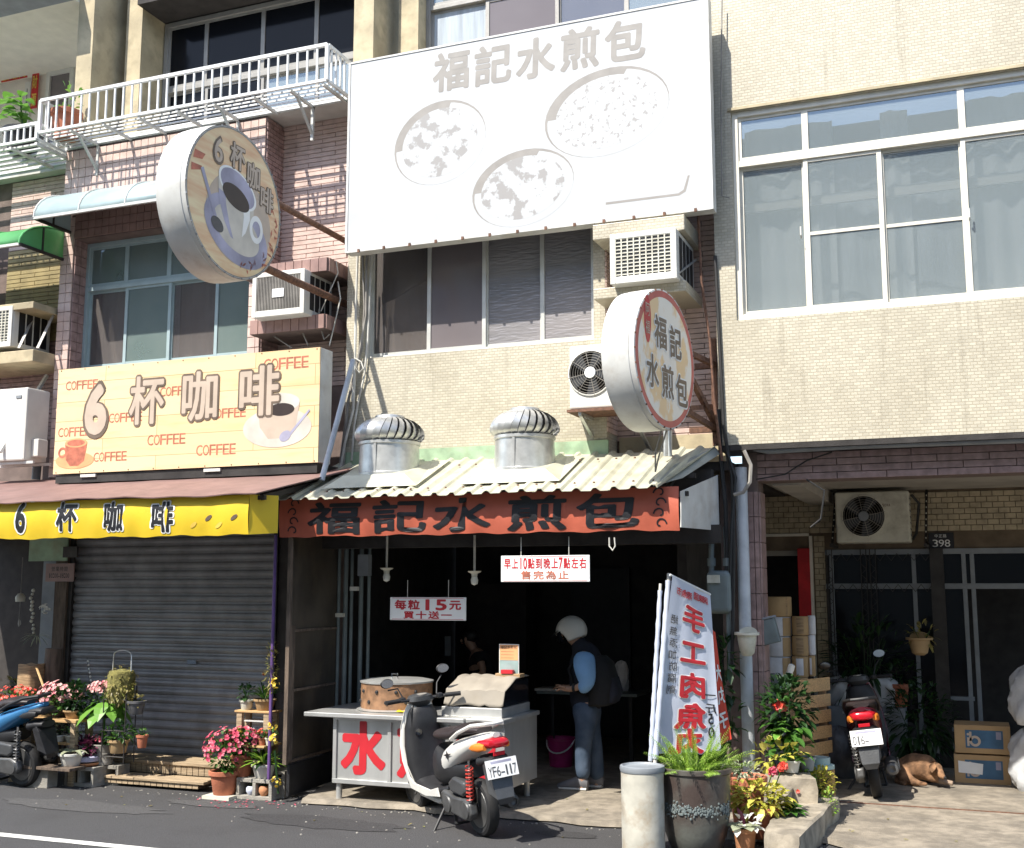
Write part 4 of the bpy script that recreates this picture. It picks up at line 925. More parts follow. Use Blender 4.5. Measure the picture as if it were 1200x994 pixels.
# --- round coffee disc (sticks out from the wall, face towards the camera's side)
def disc_sign(lab, C, dia, th, ang, loc_cat='sign'):
    T = thing('round_sign', lab, loc_cat, C)
    N_ = Vector((math.cos(ang), -math.sin(ang), 0)); U = Vector((math.sin(ang), math.cos(ang), 0)); V = Vector((0, 0, 1)); r = dia/2
    q = MB(); n = 64
    def ring(rad, d): return [Vector(C)+U*rad*math.cos(2*math.pi*k/n)+V*rad*math.sin(2*math.pi*k/n)+N_*d for k in range(n)]
    def shell(name, m, pr, smooth=True):
        q = MB(); 
        for rad, d in pr: q.v += ring(rad, d)
        for i in range(len(pr)-1): q.f += [(i*n+k, i*n+(k+1) % n, (i+1)*n+(k+1) % n, (i+1)*n+k) for k in range(n)]
        return q.build(name, m, T, smooth=smooth)
    shell('drum', 'white_metal', [(.001, -th), (r*.97, -th), (r-.004, -th+.01), (r-.004, -th+.05), (r, -th+.06), (r, -.05), (r-.006, -.045), (r-.006, 0), (r-.02, .004), (r-.02, -.002), (.001, -.002)])
    F = Face(C, U, V, T); return T, F, r, shell
p = ray(276, 238); C = CAM+p*(-5.95/p.x)
DS, F, r, _ = disc_sign('round coffee disc sign with a big cup picture hung out over the road', C, 1.385, .32, R(2))
def radmat():
    m, nt, n, l, b = nodes('disc_print'); g = n.new('ShaderNodeNewGeometry'); z = n.new('ShaderNodeTexNoise'); mp = n.new('ShaderNodeMapping'); mp.inputs['Scale'].default_value = (1, 1.2, 7); l.new(g.outputs['Position'], mp.inputs[0]); l.new(mp.outputs[0], z.inputs['Vector']); z.inputs['Scale'].default_value = 1.6; z.inputs['Detail'].default_value = 6
    rp = n.new('ShaderNodeValToRGB'); e = rp.color_ramp.elements; e[0].position = .35; e[0].color = (.80, .66, .40, 1); e[1].position = .72; e[1].color = (.66, .34, .18, 1); l.new(z.outputs[0], rp.inputs[0]); l.new(rp.outputs[0], b.inputs['Base Color']); b.inputs['Roughness'].default_value = .3
radmat()
F.ell(0, 0, r-.03, r-.03, 'disc_print', 'printed_face', .002, n=64)
F.ell(0, 0, r-.005, r-.005, 'cable_grey', 'rim', .003, n=64, rin=.965)
F.ell(.06, -.14, .47, .42, 'beige_print', 'glow_print', .003); 
F.ell(.03, -.26, .47, .29, 'lilac_print', 'saucer_print', .004, -.25); F.ell(.03, -.25, .34, .19, 'pale_print', 'saucer_print', .0045, -.25)
F.poly([(-.26, .16), (-.24, .0), (-.16, -.2), (-.06, -.33), (.08, -.36), (.2, -.28), (.26, -.1), (.27, .12)], 'pale_print', 'cup_print', .005)
F.ell(.02, .14, .28, .15, 'lilac_print', 'cup_print', .0055, -.3); F.ell(.0, .05, .2, .1, 'coffee_print', 'coffee_print', .006, -.25)
F.ell(.31, -.16, .1, .13, 'white_print', 'cup_handle_print', .0052, rin=.6)
F.poly([(-.25, .06), (-.235, -.04), (-.16, -.2), (-.06, -.33), (-.02, -.34), (-.08, -.22), (-.14, -.05), (-.15, .04)], 'lilac_print', 'cup_shade_print', .0053)
F.poly([(.10, .06), (.2, .09), (.21, -.1), (.15, -.24), (.10, -.29), (.12, -.1)], 'white_print', 'cup_light_print', .0053)
F.ell(.02, .14, .285, .155, 'white_print', 'cup_lip_print', .0056, -.3, rin=.9)
rq = random.Random(31)
for i in range(26):
    t_ = R(-75+i*3.4+rq.uniform(-4, 4)); rr_ = r*rq.uniform(.78, .93); x_, y_ = rr_*math.cos(t_), rr_*math.sin(t_); a_ = rq.uniform(0, 3); d_ = rq.uniform(.02, .05)
    F.poly([(x_-d_*math.cos(a_), y_-d_*math.sin(a_)), (x_+.012*math.sin(a_), y_-.012*math.cos(a_)), (x_+d_*math.cos(a_), y_+d_*math.sin(a_)), (x_-.012*math.sin(a_), y_+.012*math.cos(a_))], 'rust_print', 'leaf_print', .004)
F.poly([(-.60, .22), (-.48, .24), (-.44, .30), (-.58, .30)], 'rust_print', 'grain_print', .004); F.poly([(-.62, .10), (-.5, .14), (-.48, .18), (-.62, .17)], 'rust_print', 'grain_print', .004)
F.poly([(-.5, .16), (-.46, .18), (-.26, -.2), (-.29, -.22)], 'lilac_print', 'spoon_print', .006); F.ell(-.25, -.27, .09, .06, 'grey_print', 'spoon_print', .0062, -.4)
F.char('6', -.27, .40, .16, .25, 'brown_print', .035, .006, name='character_outline'); F.char('6', -.27, .40, .125, .21, 'beige_print', .02, .008)
for ch, x, y, rt in (('杯', 0.0, .43, -.08), ('咖', .24, .33, -.2), ('啡', .45, .17, -.25)):
    outlined(F, ch, x, y, .22, .25, .006)
for s_ in (0, 1):
    a = at(332, 233, 0) if 0 else None
pA = [(C.x+.02, C.y+.62, C.z+.3), (C.x+.02, YR+.0, C.z+.3)]; zA = atx(332, 235, C.x).z; zB = atx(322, 313, C.x).z
o1 = MB().tube([(C.x-.1, C.y+.5, zA), (C.x-.1, YR, zA)], .032, 10).build('support_tube', 'rust', DS, smooth=True)
o1 = MB().tube([(C.x-.1, C.y+.45, zB), (C.x-.1, YR, zB)], .038, 10).build('support_tube', 'rust', DS, smooth=True)
MB().cbox((C.x-.1, YR-.02, zA), (.18, .04, .16)).build('wall_plate', 'pipe_grey', DS)
for k in range(36): t = 2*math.pi*k/36; p = C+F.U*(r-.012)*math.cos(t)+F.V*(r-.012)*math.sin(t)+F.N*.006; MB().cbox(p, (.012, .012, .012)).build('rivet', 'pipe_grey', DS)
# --- round dumpling disc
v = ray(780, 421); C = CAM+v*(9.25/v.y)
DM, F, r, _ = disc_sign('round dumpling shop disc sign with a red rim and black characters', C, 1.19, .3, R(11))
blobmat('dumpling_print', .5, 3.5, (.82, .77, .68), (.80, .58, .33), (1, 1, .6))
F.ell(0, 0, r-.02, r-.02, 'rim_red', 'red_rim', .002, n=64)
F.ell(0, 0, r-.075, r-.075, 'dumpling_print', 'printed_face', .003, n=64)
F.ell(-.34, .28, .065, .2, 'red_print', 'red_badge', .004); 
for i, ch in enumerate('阿福'): F.char(ch, -.34, .36-.15*i, .09, .12, 'beige_print', .01, .006)
for ch, x, y, w_, h_ in (('福', -.10, .21, .25, .29), ('記', .19, .17, .25, .29), ('水', -.27, -.14, .24, .29), ('煎', .02, -.19, .25, .29), ('包', .30, -.23, .25, .29)):
    F.char(ch, x, y, w_, h_, 'white_print', .075, .005, name='character_outline'); F.char(ch, x, y, w_, h_, 'brown_print', .025, .0075)
for k in range(30): t = 2*math.pi*k/30; p = C+F.U*(r-.012)*math.cos(t)+F.V*(r-.012)*math.sin(t)+F.N*.006; MB().cbox(p, (.012, .012, .012)).build('rivet', 'rust', DM)
q = MB(); xe = -2.07; yB = YR-.02
E1 = C+Vector((-.05, .5, .22)); E2 = C+Vector((-.05, .5, -.3))
fr = [(E1, (xe-.03, yB-.2, C.z+.15)), (E2, (xe-.03, yB-.2, C.z-.45)), (E1, (xe-.03, yB-.2, C.z-.42)), ((C.x-.02, C.y+.5, C.z-.35), (xe-.03, yB, C.z-.2))]
for a, b in fr: q.bar(a, b, .045)
for dz_ in (.15, -.45): q.bar((xe-.28, yB-.2, C.z+dz_), (xe-.03, yB-.2, C.z+dz_), .05); q.bar((xe-.03, yB-.2, C.z+dz_), (xe-.03, yB, C.z+dz_), .05)
q.bar((xe-.04, yB-.2, C.z+.4), (xe-.04, yB-.2, C.z-.6), .05); q.build('bracket', 'rust', DM)
# stay wires from the disc down to the tin roof
p = at(768, 553, 9.45)
q = MB(); q.tube([at(775, 505, 9.3), at(768, 530, 9.38), p], .008, 6); q.tube([at(781, 505, 9.3), at(772, 535, 9.4), p], .008, 6); o = q.build('stay_wire', 'cable_grey'); tag(o, 'pair of thin stay wires from the dumpling disc down to the tin roof', 'wire')
q = MB()
for px in (780, 785): q.tube([at(px, 505, 9.9), at(px, 535, 9.9)], .02, 8)
o = q.build('conduit', 'galvanised', smooth=True); tag(o, 'two short grey conduits behind the dumpling disc above the tin roof', 'pipe')

# --- tin roof over the dumpling shop
TR = thing('tin_roof', 'cream corrugated tin roof sloping down over the dumpling shop', 'roof', (-4.1, 9.7, 2.8))
zf = at(560, 579, 9.2).z; zbk = at(600, 536, YF-.03).z
xl, xr = at(309, 584, 9.2).x, at(770, 570, 9.2).x
def wave(x):
    t = (x/.165) % 1.0
    return .026*max(0, min(1, (0.22-abs(t-.5))/.10))
sheets = 6
for s_ in range(sheets):
    a, b = xl+(xr+.25-xl)*s_/sheets, xl+(xr+.25-xl)*(s_+1)/sheets+.02
    n = int((b-a)/.0165)
    def ff(u, v, a=a, b=b, s_=s_):
        x = a+(b-a)*u; y = 9.2+(YF-.01-9.2)*v
        if x > xr: x0_ = xr; x = xr+(x-xr)*(1*v)
        if x < xl+.35: x = x+ (v*.12)*(1-(x-xl)/.35)
        return (x, y, zf+(zbk-zf)*v+wave(a+(b-a)*u)+.004*(s_ % 2)+.004*math.sin(x*5))
    o = MB().grid(ff, n, 3).build('roof_sheet', 'corrugated', TR); so_ = o.modifiers.new('s', 'SOLIDIFY'); so_.thickness = .004
q = MB(); P4 = [(xr-.02, 9.19, zf+.035), (xr+.3, 9.55, zf+.12), (-2.07, YF, at(845, 531, YF).z), (-2.32, YF, at(826, 545, YF).z+.12), (xr+.0, 9.6, zf+.2)]
P4 = [Vector((xr-.03, 9.19, zf+.02)), at(800, 560, 9.6), at(845, 531, YF), at(838, 524, YF), Vector((xr+.02, 9.75, zf+.23+.02))]
q.v = P4; q.f = [(0, 1, 4), (1, 2, 3), (1, 3, 4)]; o = q.build('verge_sheet', 'roof_grey', TR); o.modifiers.new('s', 'SOLIDIFY').thickness = .006
q = MB()
for y, zz in ((9.46, zf-.03), (9.75, zf+(zbk-zf)*.45-.05)): q.bar((xl+.05, y, zz), (xr+.2, y, zz), .04)
for x in (xl+.1, -5, -4, -3, xr): q.bar((x, 9.45, zf-.02), (x, YF, zbk-.05), .04)
q.build('roof_frame', 'dark_metal', TR)
for i in range(24):
    x = xl+.165*(i+1.5)*1.05; 
    if x > xr: break
    for v_ in (.12, .75): MB().lathe([(.012, 0), (.009, .012), (.001, .014)], (x, 9.2+1.08*v_, zf+(zbk-zf)*v_+.02), 6).build('screw', 'rust', TR)
# turbine vents
def vent(lab, px, pyb, pyt, Yv, w_px, group='turbine vents on the tin roof'):
    base = at(px, pyb, Yv); top = at(px, pyt, Yv); H_ = top.z-base.z; wd = (at(px+w_px/2, pyt, Yv)-at(px-w_px/2, pyt, Yv)).length; r = wd/2
    T = thing('turbine_vent', lab, 'roof vent', base, 0, group, world=False)
    hc = H_*.56
    MB().lathe([(r*.9, -.12), (r*.9, hc*.12), (r*.87, hc*.14), (r*.84, hc*.9), (r*.88, hc*.92), (r*.88, hc)], n=32).build('collar', 'galvanised', T, smooth=True)
    MB().box(-.012, .012, -r*.885, -r*.86, -.1, hc*.9).build('seam', 'galvanised', T)
    q = MB(); sl_ = (zbk-zf)/1.09; q.add([(-r*1.45, -r*1.2, -r*1.2*sl_+.05), (r*1.45, -r*1.2, -r*1.2*sl_+.05), (r*1.4, r*1.1, r*1.1*sl_+.05), (-r*1.5, r*1.1, r*1.1*sl_+.05), (-r*.95, -r*.95, .09-r*.6*sl_), (r*.95, -r*.95, .09-r*.6*sl_), (r*.95, r*.9, .09+r*.7*sl_), (-r*.95, r*.9, .09+r*.7*sl_)], [(0, 1, 5, 4), (1, 2, 6, 5), (2, 3, 7, 6), (3, 0, 4, 7), (4, 5, 6, 7)]); q.build('flashing', 'corrugated', T)
    n = 26; hd = H_-hc
    me = None
    for k in range(n):
        q = MB(); m_ = 9; vv = []
        for i in range(m_+1):
            ph = i/m_*R(165)+R(12); rad = r*(.12+.88*max(.0, math.sin(min(ph+R(28), R(180)-.02)))**.6)
            z = hc+hd*(.5-.5*math.cos(ph)); tw = .35*(i/m_)
            for e, rr_ in ((0, rad), (1, rad*.93)):
                t = tw+e*.2; vv.append((rr_*math.cos(t), rr_*math.sin(t), z))
        q.v = vv; q.f = [(2*i, 2*i+1, 2*i+3, 2*i+2) for i in range(m_)]
        if me is None: o = q.build('vane', 'galvanised', T, smooth=True); me = o.data
        else: o = bpy.data.objects.new('vane', me); col.objects.link(o); o.parent = T
        o.rotation_euler = (0, 0, 2*math.pi*k/n)
    MB().lathe([(r*.45, H_-.05), (r*.42, H_-.01), (r*.2, H_+.005), (.001, H_+.006)], n=24).build('cap', 'galvanised', T, smooth=True)
    MB().lathe([(r*.8, hc), (r*.78, hc+hd*.4), (r*.5, H_-.05)], n=20).build('core', 'black_plastic', T)
    return T
vent('left turbine vent on the tin roof, nearer the coffee board', 456, 561, 487, 9.8, 73)
vent('right turbine vent on the tin roof, in the middle under the windows', 615, 556, 478, 9.8, 77)

# --- banners
def banner(name, lab, m, x0, x1, y, z0, z1, amp=.012, nx=240, sag=.006, seed=0):
    T = thing(name, lab, 'banner', ((x0+x1)/2, y, z0)); rnd = random.Random(seed); ph = [rnd.uniform(0, 6) for _ in range(6)]
    def w(x, v): 
        return amp*(.5*math.sin(x*7+ph[0]+v*2)+.35*math.sin(x*17+ph[1]-v*3)+.3*math.sin(x*31+ph[2]))*(.25+.75*(1-v))-.02*math.sin(v*math.pi)
    def pt(u, v): x = x0+(x1-x0)*u; return Vector((x, y+w(x, v), z0+(z1-z0)*v+(1-v)*sag*(math.sin(x*9+ph[3])+.6*math.sin(x*23+ph[4]))))
    MB().grid(lambda u, v: pt(u, v), nx, 24).build('cloth', m, T, smooth=True)
    def warp(x, yv, l):  # x,yv from the banner's centre
        u = (x+(x1-x0)/2)/(x1-x0); v = (yv+(z1-z0)/2)/(z1-z0); p = pt(u, max(0, min(1, v))); return p+Vector((0, -.004, 0))
    return T, warp
yr_ = 9.36
x0, x1 = at(328, 600, yr_).x, at(796, 598, yr_).x; z0, z1 = (at(330, 629, yr_).z+at(795, 622, yr_).z)/2, (at(400, 583, yr_).z+at(700, 573, yr_).z)/2
T, wp = banner('red_banner', 'faded red cloth banner with black brush characters below the tin roof', 'red_cloth', x0, x1, yr_, z0, z1, seed=2)
F = Face(((x0+x1)/2, yr_, (z0+z1)/2), (1, 0, 0), (0, 0, 1), T)
for ch, px in (('福', 393), ('記', 468), ('水', 541), ('煎', 629), ('包', 712)):
    p = at(px, 605, yr_); F.char(ch, p.x-(x0+x1)/2, -.01, .58, (z1-z0)*.86, 'black_print', .03, shear=.05, warp=wp)
def scroll(F, x, sgn, m, wp):
    for k in range(4):
        pts = []; 
        for i in range(15): t = i/14*4.6; rr_ = .055*(1-t/6); pts.append((x+sgn*(rr_*math.cos(t)*(1 if k % 2 else -1)), .13-.085*k+rr_*math.sin(t)))
        q = MB(); w_ = .007
        for i in range(14):
            a, b = pts[i], pts[i+1]; d = Vector((b[0]-a[0], b[1]-a[1])); d = Vector((-d.y, d.x)).normalized()*w_; o_ = len(q.v)
            q.v += [wp(a[0]-d.x, a[1]-d.y, 0), wp(a[0]+d.x, a[1]+d.y, 0), wp(b[0]+d.x, b[1]+d.y, 0), wp(b[0]-d.x, b[1]-d.y, 0)]; q.f.append((o_, o_+1, o_+2, o_+3))
        q.build('scroll_ornament', m, F.par)
scroll(F, (x1-x0)/2-.16, 1, 'black_print', wp); scroll(F, -(x1-x0)/2+.16, -1, 'black_print', wp)
# white end panel of the awning
q = MB(); q.v = [at(797, 576, 9.36), at(840, 557, YF-.03), at(842, 622, YF-.03), at(797, 618, 9.36)]; q.f = [(0, 1, 2, 3)]; o = q.build('side_panel', 'white_metal'); o.modifiers.new('s', 'SOLIDIFY').thickness = .01; tag(o, 'white sheet closing the right end of the dumpling shop awning', 'panel')
# brown roof sheet and yellow banner
zf2 = at(150, 583, 8.65).z; zb2 = at(330, 555, YF-.05).z
BR = thing('sheet_roof', 'flat brown sheet roof over the coffee shop front', 'roof', (-8.5, 9.7, zf2))
xe = at(300, 576, 8.65).x
def br(u, v):
    x = -12.5+(xe+.25*v+12.5)*u; y = 8.65+(YF-.01-8.65)*v; return (x, y, zf2+(zb2+.05-zf2)*v+.008*math.sin(x*3.1)*(1-v)+.006*math.sin(x*11)*(1-v))
o = MB().grid(br, 60, 3).build('sheet', 'brown_sheet', BR); o.modifiers.new('s', 'SOLIDIFY').thickness = .01
q = MB(); q.bar((-12.5, 8.8, zf2-.03), (xe, 8.8, zf2-.03), .04); q.bar((xe-.05, 8.8, zf2-.03), (xe-.05, YF, zb2-.05), .05); q.build('roof_frame', 'dark_metal', BR)
yy = 8.72
x0, x1 = -11.5, at(292, 600, yy).x; z0 = (at(10, 631, yy).z+at(280, 628, yy).z)/2; z1 = zf2-.005
T, wp = banner('yellow_banner', 'yellow cloth banner with black outlined characters over the coffee shutter', 'yellow_cloth', x0, x1, yy, z0, z1, amp=.008, seed=5)
q = MB(); q.v = [Vector((x1, yy, z0)), Vector((x1+.16, yy+.22, z0+.02)), Vector((x1+.16, yy+.22, z1)), Vector((x1, yy, z1))]; q.f = [(0, 1, 2, 3)]; q.build('cloth_return', 'yellow_cloth', T)
F = Face(((x0+x1)/2, yy, (z0+z1)/2), (1, 0, 0), (0, 0, 1), T)
for ch, px, w_ in (('6', 26, .13), ('杯', 80, .25), ('咖', 134, .25), ('啡', 191, .26)):
    p = at(px, 606, yy); a, b = p.x-(x0+x1)/2, p.z-(z0+z1)/2
    def wp2(x, y_, l, k=0): return wp(x, y_, l)
    F.char(ch, a, b, w_+.02, .30, 'white_print', .06, warp=wp, name='character_outline'); F.char(ch, a, b, w_, .29, 'black_print', .035, warp=lambda x, y_, l: wp(x, y_, l)+Vector((0, -.003, 0)))
for px, py in ((246, 607), (276, 607), (228, 615), (258, 615)):
    p = at(px, py, yy); q = MB(); pts = [(p.x-(x0+x1)/2+.035*math.cos(t)*1.0+.01*math.sin(t), p.z-(z0+z1)/2+.025*math.sin(t)+.012*math.cos(t)) for t in [2*math.pi*i/14 for i in range(14)]]
    q.v = [wp(x, y_, 0) for x, y_ in pts]; q.f = [tuple(range(14))]; q.build('bean_print', 'brown_print' if py == 607 else 'gold_print', T)
# --- hanging price boards
def board(lab, px0, py0, px1, py1, Y, th=.012):
    a = at(px0, (py0+py1)/2, Y).x; b = at(px1, (py0+py1)/2, Y).x; z1_ = at((px0+px1)/2, py0, Y).z; z0_ = at((px0+px1)/2, py1, Y).z
    T = thing('hanging_sign', lab, 'sign', ((a+b)/2, Y, z0_)); MB().box(a, b, Y, Y+th, z0_, z1_).build('board', 'white_print', T, bevel=.004)
    F = Face(((a+b)/2, Y, (z0_+z1_)/2), (1, 0, 0), (0, 0, 1), T); w_, h_ = b-a, z1_-z0_
    for (sx, sy, lx, ly) in ((0, 1, w_*.94, .008), (0, -1, w_*.94, .008)): F.poly([(-w_*.47, sy*h_*.46-.002), (w_*.47, sy*h_*.46-.002), (w_*.47, sy*h_*.46+.002), (-w_*.47, sy*h_*.46+.002)], 'red_print', 'border_line', .001)
    for s_ in (-.27, .27): MB().tube([((a+b)/2+w_*s_, Y+.006, z1_-.01), ((a+b)/2+w_*s_, Y+.006, z1_+.16)], .004, 5).build('hook', 'cable_white', T)
    return T, F, w_, h_
T, F, w_, h_ = board('white price board with red characters hanging in the left of the shop opening', 457, 700, 546, 727, 9.95)
F.text('每粒15元', -w_*.45, w_*.45, h_*.17, h_*.44, 'red_print', .035, .002); F.text('買十送一', -w_*.33, w_*.33, -h_*.27, h_*.34, 'red_print', .03, .002)
T, F, w_, h_ = board('white opening hours board with red characters hanging under the red banner', 587, 651, 691, 682, 9.45)
s = '早上10點到晚上7點左右'; ws = [1 if ord(c_) > 0x2000 else .55 for c_ in s]; tot = sum(ws); x = -w_*.47
for c_, k in zip(s, ws): wd = w_*.94*k/tot; F.char(c_, x+wd/2, h_*.2, wd*.92, h_*.42, 'red_print', .02, .002); x += wd
F.text('售完為止', -w_*.28, w_*.28, -h_*.24, h_*.34, 'rust_print', .02, .002)
q = thing('wire_hook', 'bent white wire hook hanging below the right end of the red banner', 'hook', at(718, 640, 9.4)); MB().tube([at(714, 630, 9.4), at(714, 640, 9.4), at(718, 645, 9.4), at(721, 640, 9.4), at(720, 630, 9.4)], .007, 6).build('wire', 'cable_white', q, smooth=True)
for lab, px, zt_, py in (('left one of the two hanging bulbs in the shop opening', 453, 640, 676), ('right one of the two hanging bulbs, just above the vendor', 556, 640, 680)):
    p = at(px, py, 10.0); T = thing('hanging_bulb', lab, 'lamp', p, 0, 'bare bulbs hanging in the shop')
    MB().tube([p+Vector((0, 0, .06)), p+Vector((0, 0, .42))], .012, 6).build('cord', 'cable_white', T); MB().lathe([(.065, .085), (.06, .075), (.03, .06), (.026, .03)], p, 16).build('socket', 'old_plastic', T, smooth=True); MB().lathe([(.026, .03), (.036, .0), (.03, -.035), (.001, -.05)], p, 16).build('bulb', 'lamp_glass', T, smooth=True)
# --- cables and drain pipe
rnd = random.Random(4)
for i, (pts, r_, m) in enumerate([
    ([(437, 290), (434, 330), (431, 400), (427, 440), (420, 470), (415, 500), (412, 540)], .012, 'cable_white'),
    ([(425, 300), (427, 360), (424, 410), (412, 450), (404, 500), (398, 545)], .012, 'cable_grey'),
    ([(430, 300), (429, 370), (420, 420), (408, 470), (402, 548)], .016, 'cable_grey'),
    ([(419, 300), (417, 360), (416, 430), (414, 480), (404, 520), (398, 556)], .014, 'cable_white'),
    ([(416, 420), (423, 424), (426, 432), (421, 437), (416, 430), (412, 470)], .008, 'cable_white'),
    ([(396, 330), (399, 350), (392, 380), (386, 405)], .007, 'cable_white'), ([(305, 370), (312, 388), (330, 400), (342, 408)], .008, 'cable_grey'), ([(346, 365), (354, 388), (361, 405)], .008, 'cable_grey'),
    ([(371, 350), (376, 385), (380, 398), (386, 392)], .008, 'cable_grey'), ([(394, 306), (396, 320), (385, 345), (376, 365)], .006, 'cable_white')]):
    Yc = YF-.03-.012*i
    q = MB(); q.tube([at(x, y, Yc) for x, y in pts], r_, 6); o = q.build('cable', m, smooth=True)
    tag(o, ['white cable hanging left of the middle window', 'grey cable running down beside the coffee board', 'thick grey cable in the bundle by the blue pipe', 'pale cable at the edge of the middle house', 'short white cable loop at the corner of the middle house', 'curly white cable end under the pink house air conditioner', 'slack grey cable under the left corner of the finned air conditioner', 'straight grey cable under the finned air conditioner', 'forked grey cable beside the finned air conditioner', 'thin white wire across the side of the finned air conditioner'][i], 'cable', 'cables between the pink and the middle house')
o = MB().tube([at(414, 422, 9.95), at(377, 563, 9.55)], .028, 10).build('slanting_pipe', 'pipe_white', smooth=True); tag(o, 'slanting blue-grey pipe from the wall corner down to the tin roof', 'pipe')
o = MB().tube([at(868, 548, YF+.12), (at(868, 548, YF+.12).x, YF+.12, .05)], .055, 16).build('drain_pipe', 'pipe_white', smooth=True); tag(o, 'pale vertical drain pipe in front of the pink pillar', 'pipe')
o = MB().tube([at(882, 524, YF+.1), at(900, 528, YF+.1), at(1000, 522, YF+.1), at(1250, 513, YF+.1)], .035, 10).build('conduit', 'pipe_grey', smooth=True); tag(o, 'long grey conduit along the bottom of the right cream wall', 'pipe')
for i, (pts, r_, m, lab) in enumerate([
    ([(842, 480), (845, 540), (850, 590), (852, 640), (850, 700)], .02, 'cable_black', 'thick black cable down the corner between the shops'),
    ([(838, 300), (844, 420), (848, 500), (858, 560), (860, 640), (858, 780)], .016, 'cable_black', 'black cable reaching from the right house corner down to the meter'),
    ([(852, 530), (862, 560), (857, 620), (855, 700)], .015, 'cable_black', 'black cable bundled behind the drain pipe'),
    ([(872, 528), (880, 545), (879, 565), (871, 577), (860, 580)], .018, 'cable_grey', 'grey hose bending into the top of the drain pipe'),
    ([(886, 562), (920, 556), (945, 540), (975, 530)], .007, 'cable_black', 'thin dark wire sagging across the pink beam'),
    ([(945, 562), (966, 575), (962, 608), (950, 618)], .009, 'cable_black', 'dark wire dangling from the arcade ceiling beam'),
    ([(846, 0), (845, 120), (846, 230), (855, 232)], .007, 'cable_grey', 'thin wire up the left edge of the right cream wall'),
    ([(818, 250), (822, 330), (832, 400), (837, 470), (846, 540)], .012, 'rust', 'rusty thin pipe down the recess right of the disc sign')]):
    q = MB(); q.tube([at(x, y, YF-.015-.01*i if i not in (4, 5) else YF+.2) for x, y in pts], r_, 6); o = q.build('cable', m, smooth=True); tag(o, lab, 'cable', 'cables at the right shop corner')
# gas meter
p = at(843, 690, YF-.02); T = thing('gas_meter', 'grey gas meter with pipes on the post between the shops', 'meter', p)
MB().box(p.x-.11, p.x+.11, YF-.08, YF+.1, p.z-.22, p.z+.16).build('body', 'gas_grey', T, bevel=.05, seg=4); MB().box(p.x-.09, p.x+.02, YF-.1, YF-.08, p.z+.05, p.z+.12).build('dial', 'old_plastic', T)
q = MB(); 
for dx in (-.07, .07): q.tube([(p.x+dx, YF, p.z+.12), (p.x+dx, YF, p.z+.28), (p.x+dx*.9, YF+.02, p.z+.55)], .025, 8); q.tube([(p.x+dx, YF, p.z+.2), (p.x+dx, YF, p.z+.27)], .038, 8)
q.tube([(p.x+.07, YF, p.z-.2), (p.x+.07, YF, p.z-.75)], .02, 8); q.build('pipe', 'gas_grey', T, smooth=True)
box('corner_post', 'grout', GS, at(846, 700, YF+.2).x, at(873, 700, YF+.2).x, YF+.12+.1, YF+.5, 0, 3.0)
# 398 plate
p = at(1103, 633, YB-.03); T = thing('house_number', 'dark blue house number plate reading 398', 'plate', p); q = MB().box(p.x-.13, p.x+.13, YB-.04, YB-.03, p.z-.09, p.z+.08).build('plate', 'black_print', T)
F = Face((p.x, YB-.04, p.z), (1, 0, 0), (0, 0, 1), T); F.line('398', -.09, -.035, .08, 'white_print', .01, .002, wk=.7); F.line('中正路', -.07, .045, .04, 'white_print', .005, .002)
# name board at the left pillar
p = at(70, 671, YF-.1); T = thing('wall_sign', 'pinkish little board with worn writing on the left pillar', 'sign', p); q = MB().box(p.x-.2, p.x+.2, YF-.1, YF-.09, p.z-.1, p.z+.1).build('board', 'brown_brick', T)
F = Face((p.x, YF-.1, p.z), (1, 0, 0), (0, 0, 1), T); F.line('營業時間', -.12, .04, .055, 'black_print', .005, .002); F.line('10:00-18:00', -.15, -.035, .05, 'black_print', .0, .002, wk=.45)
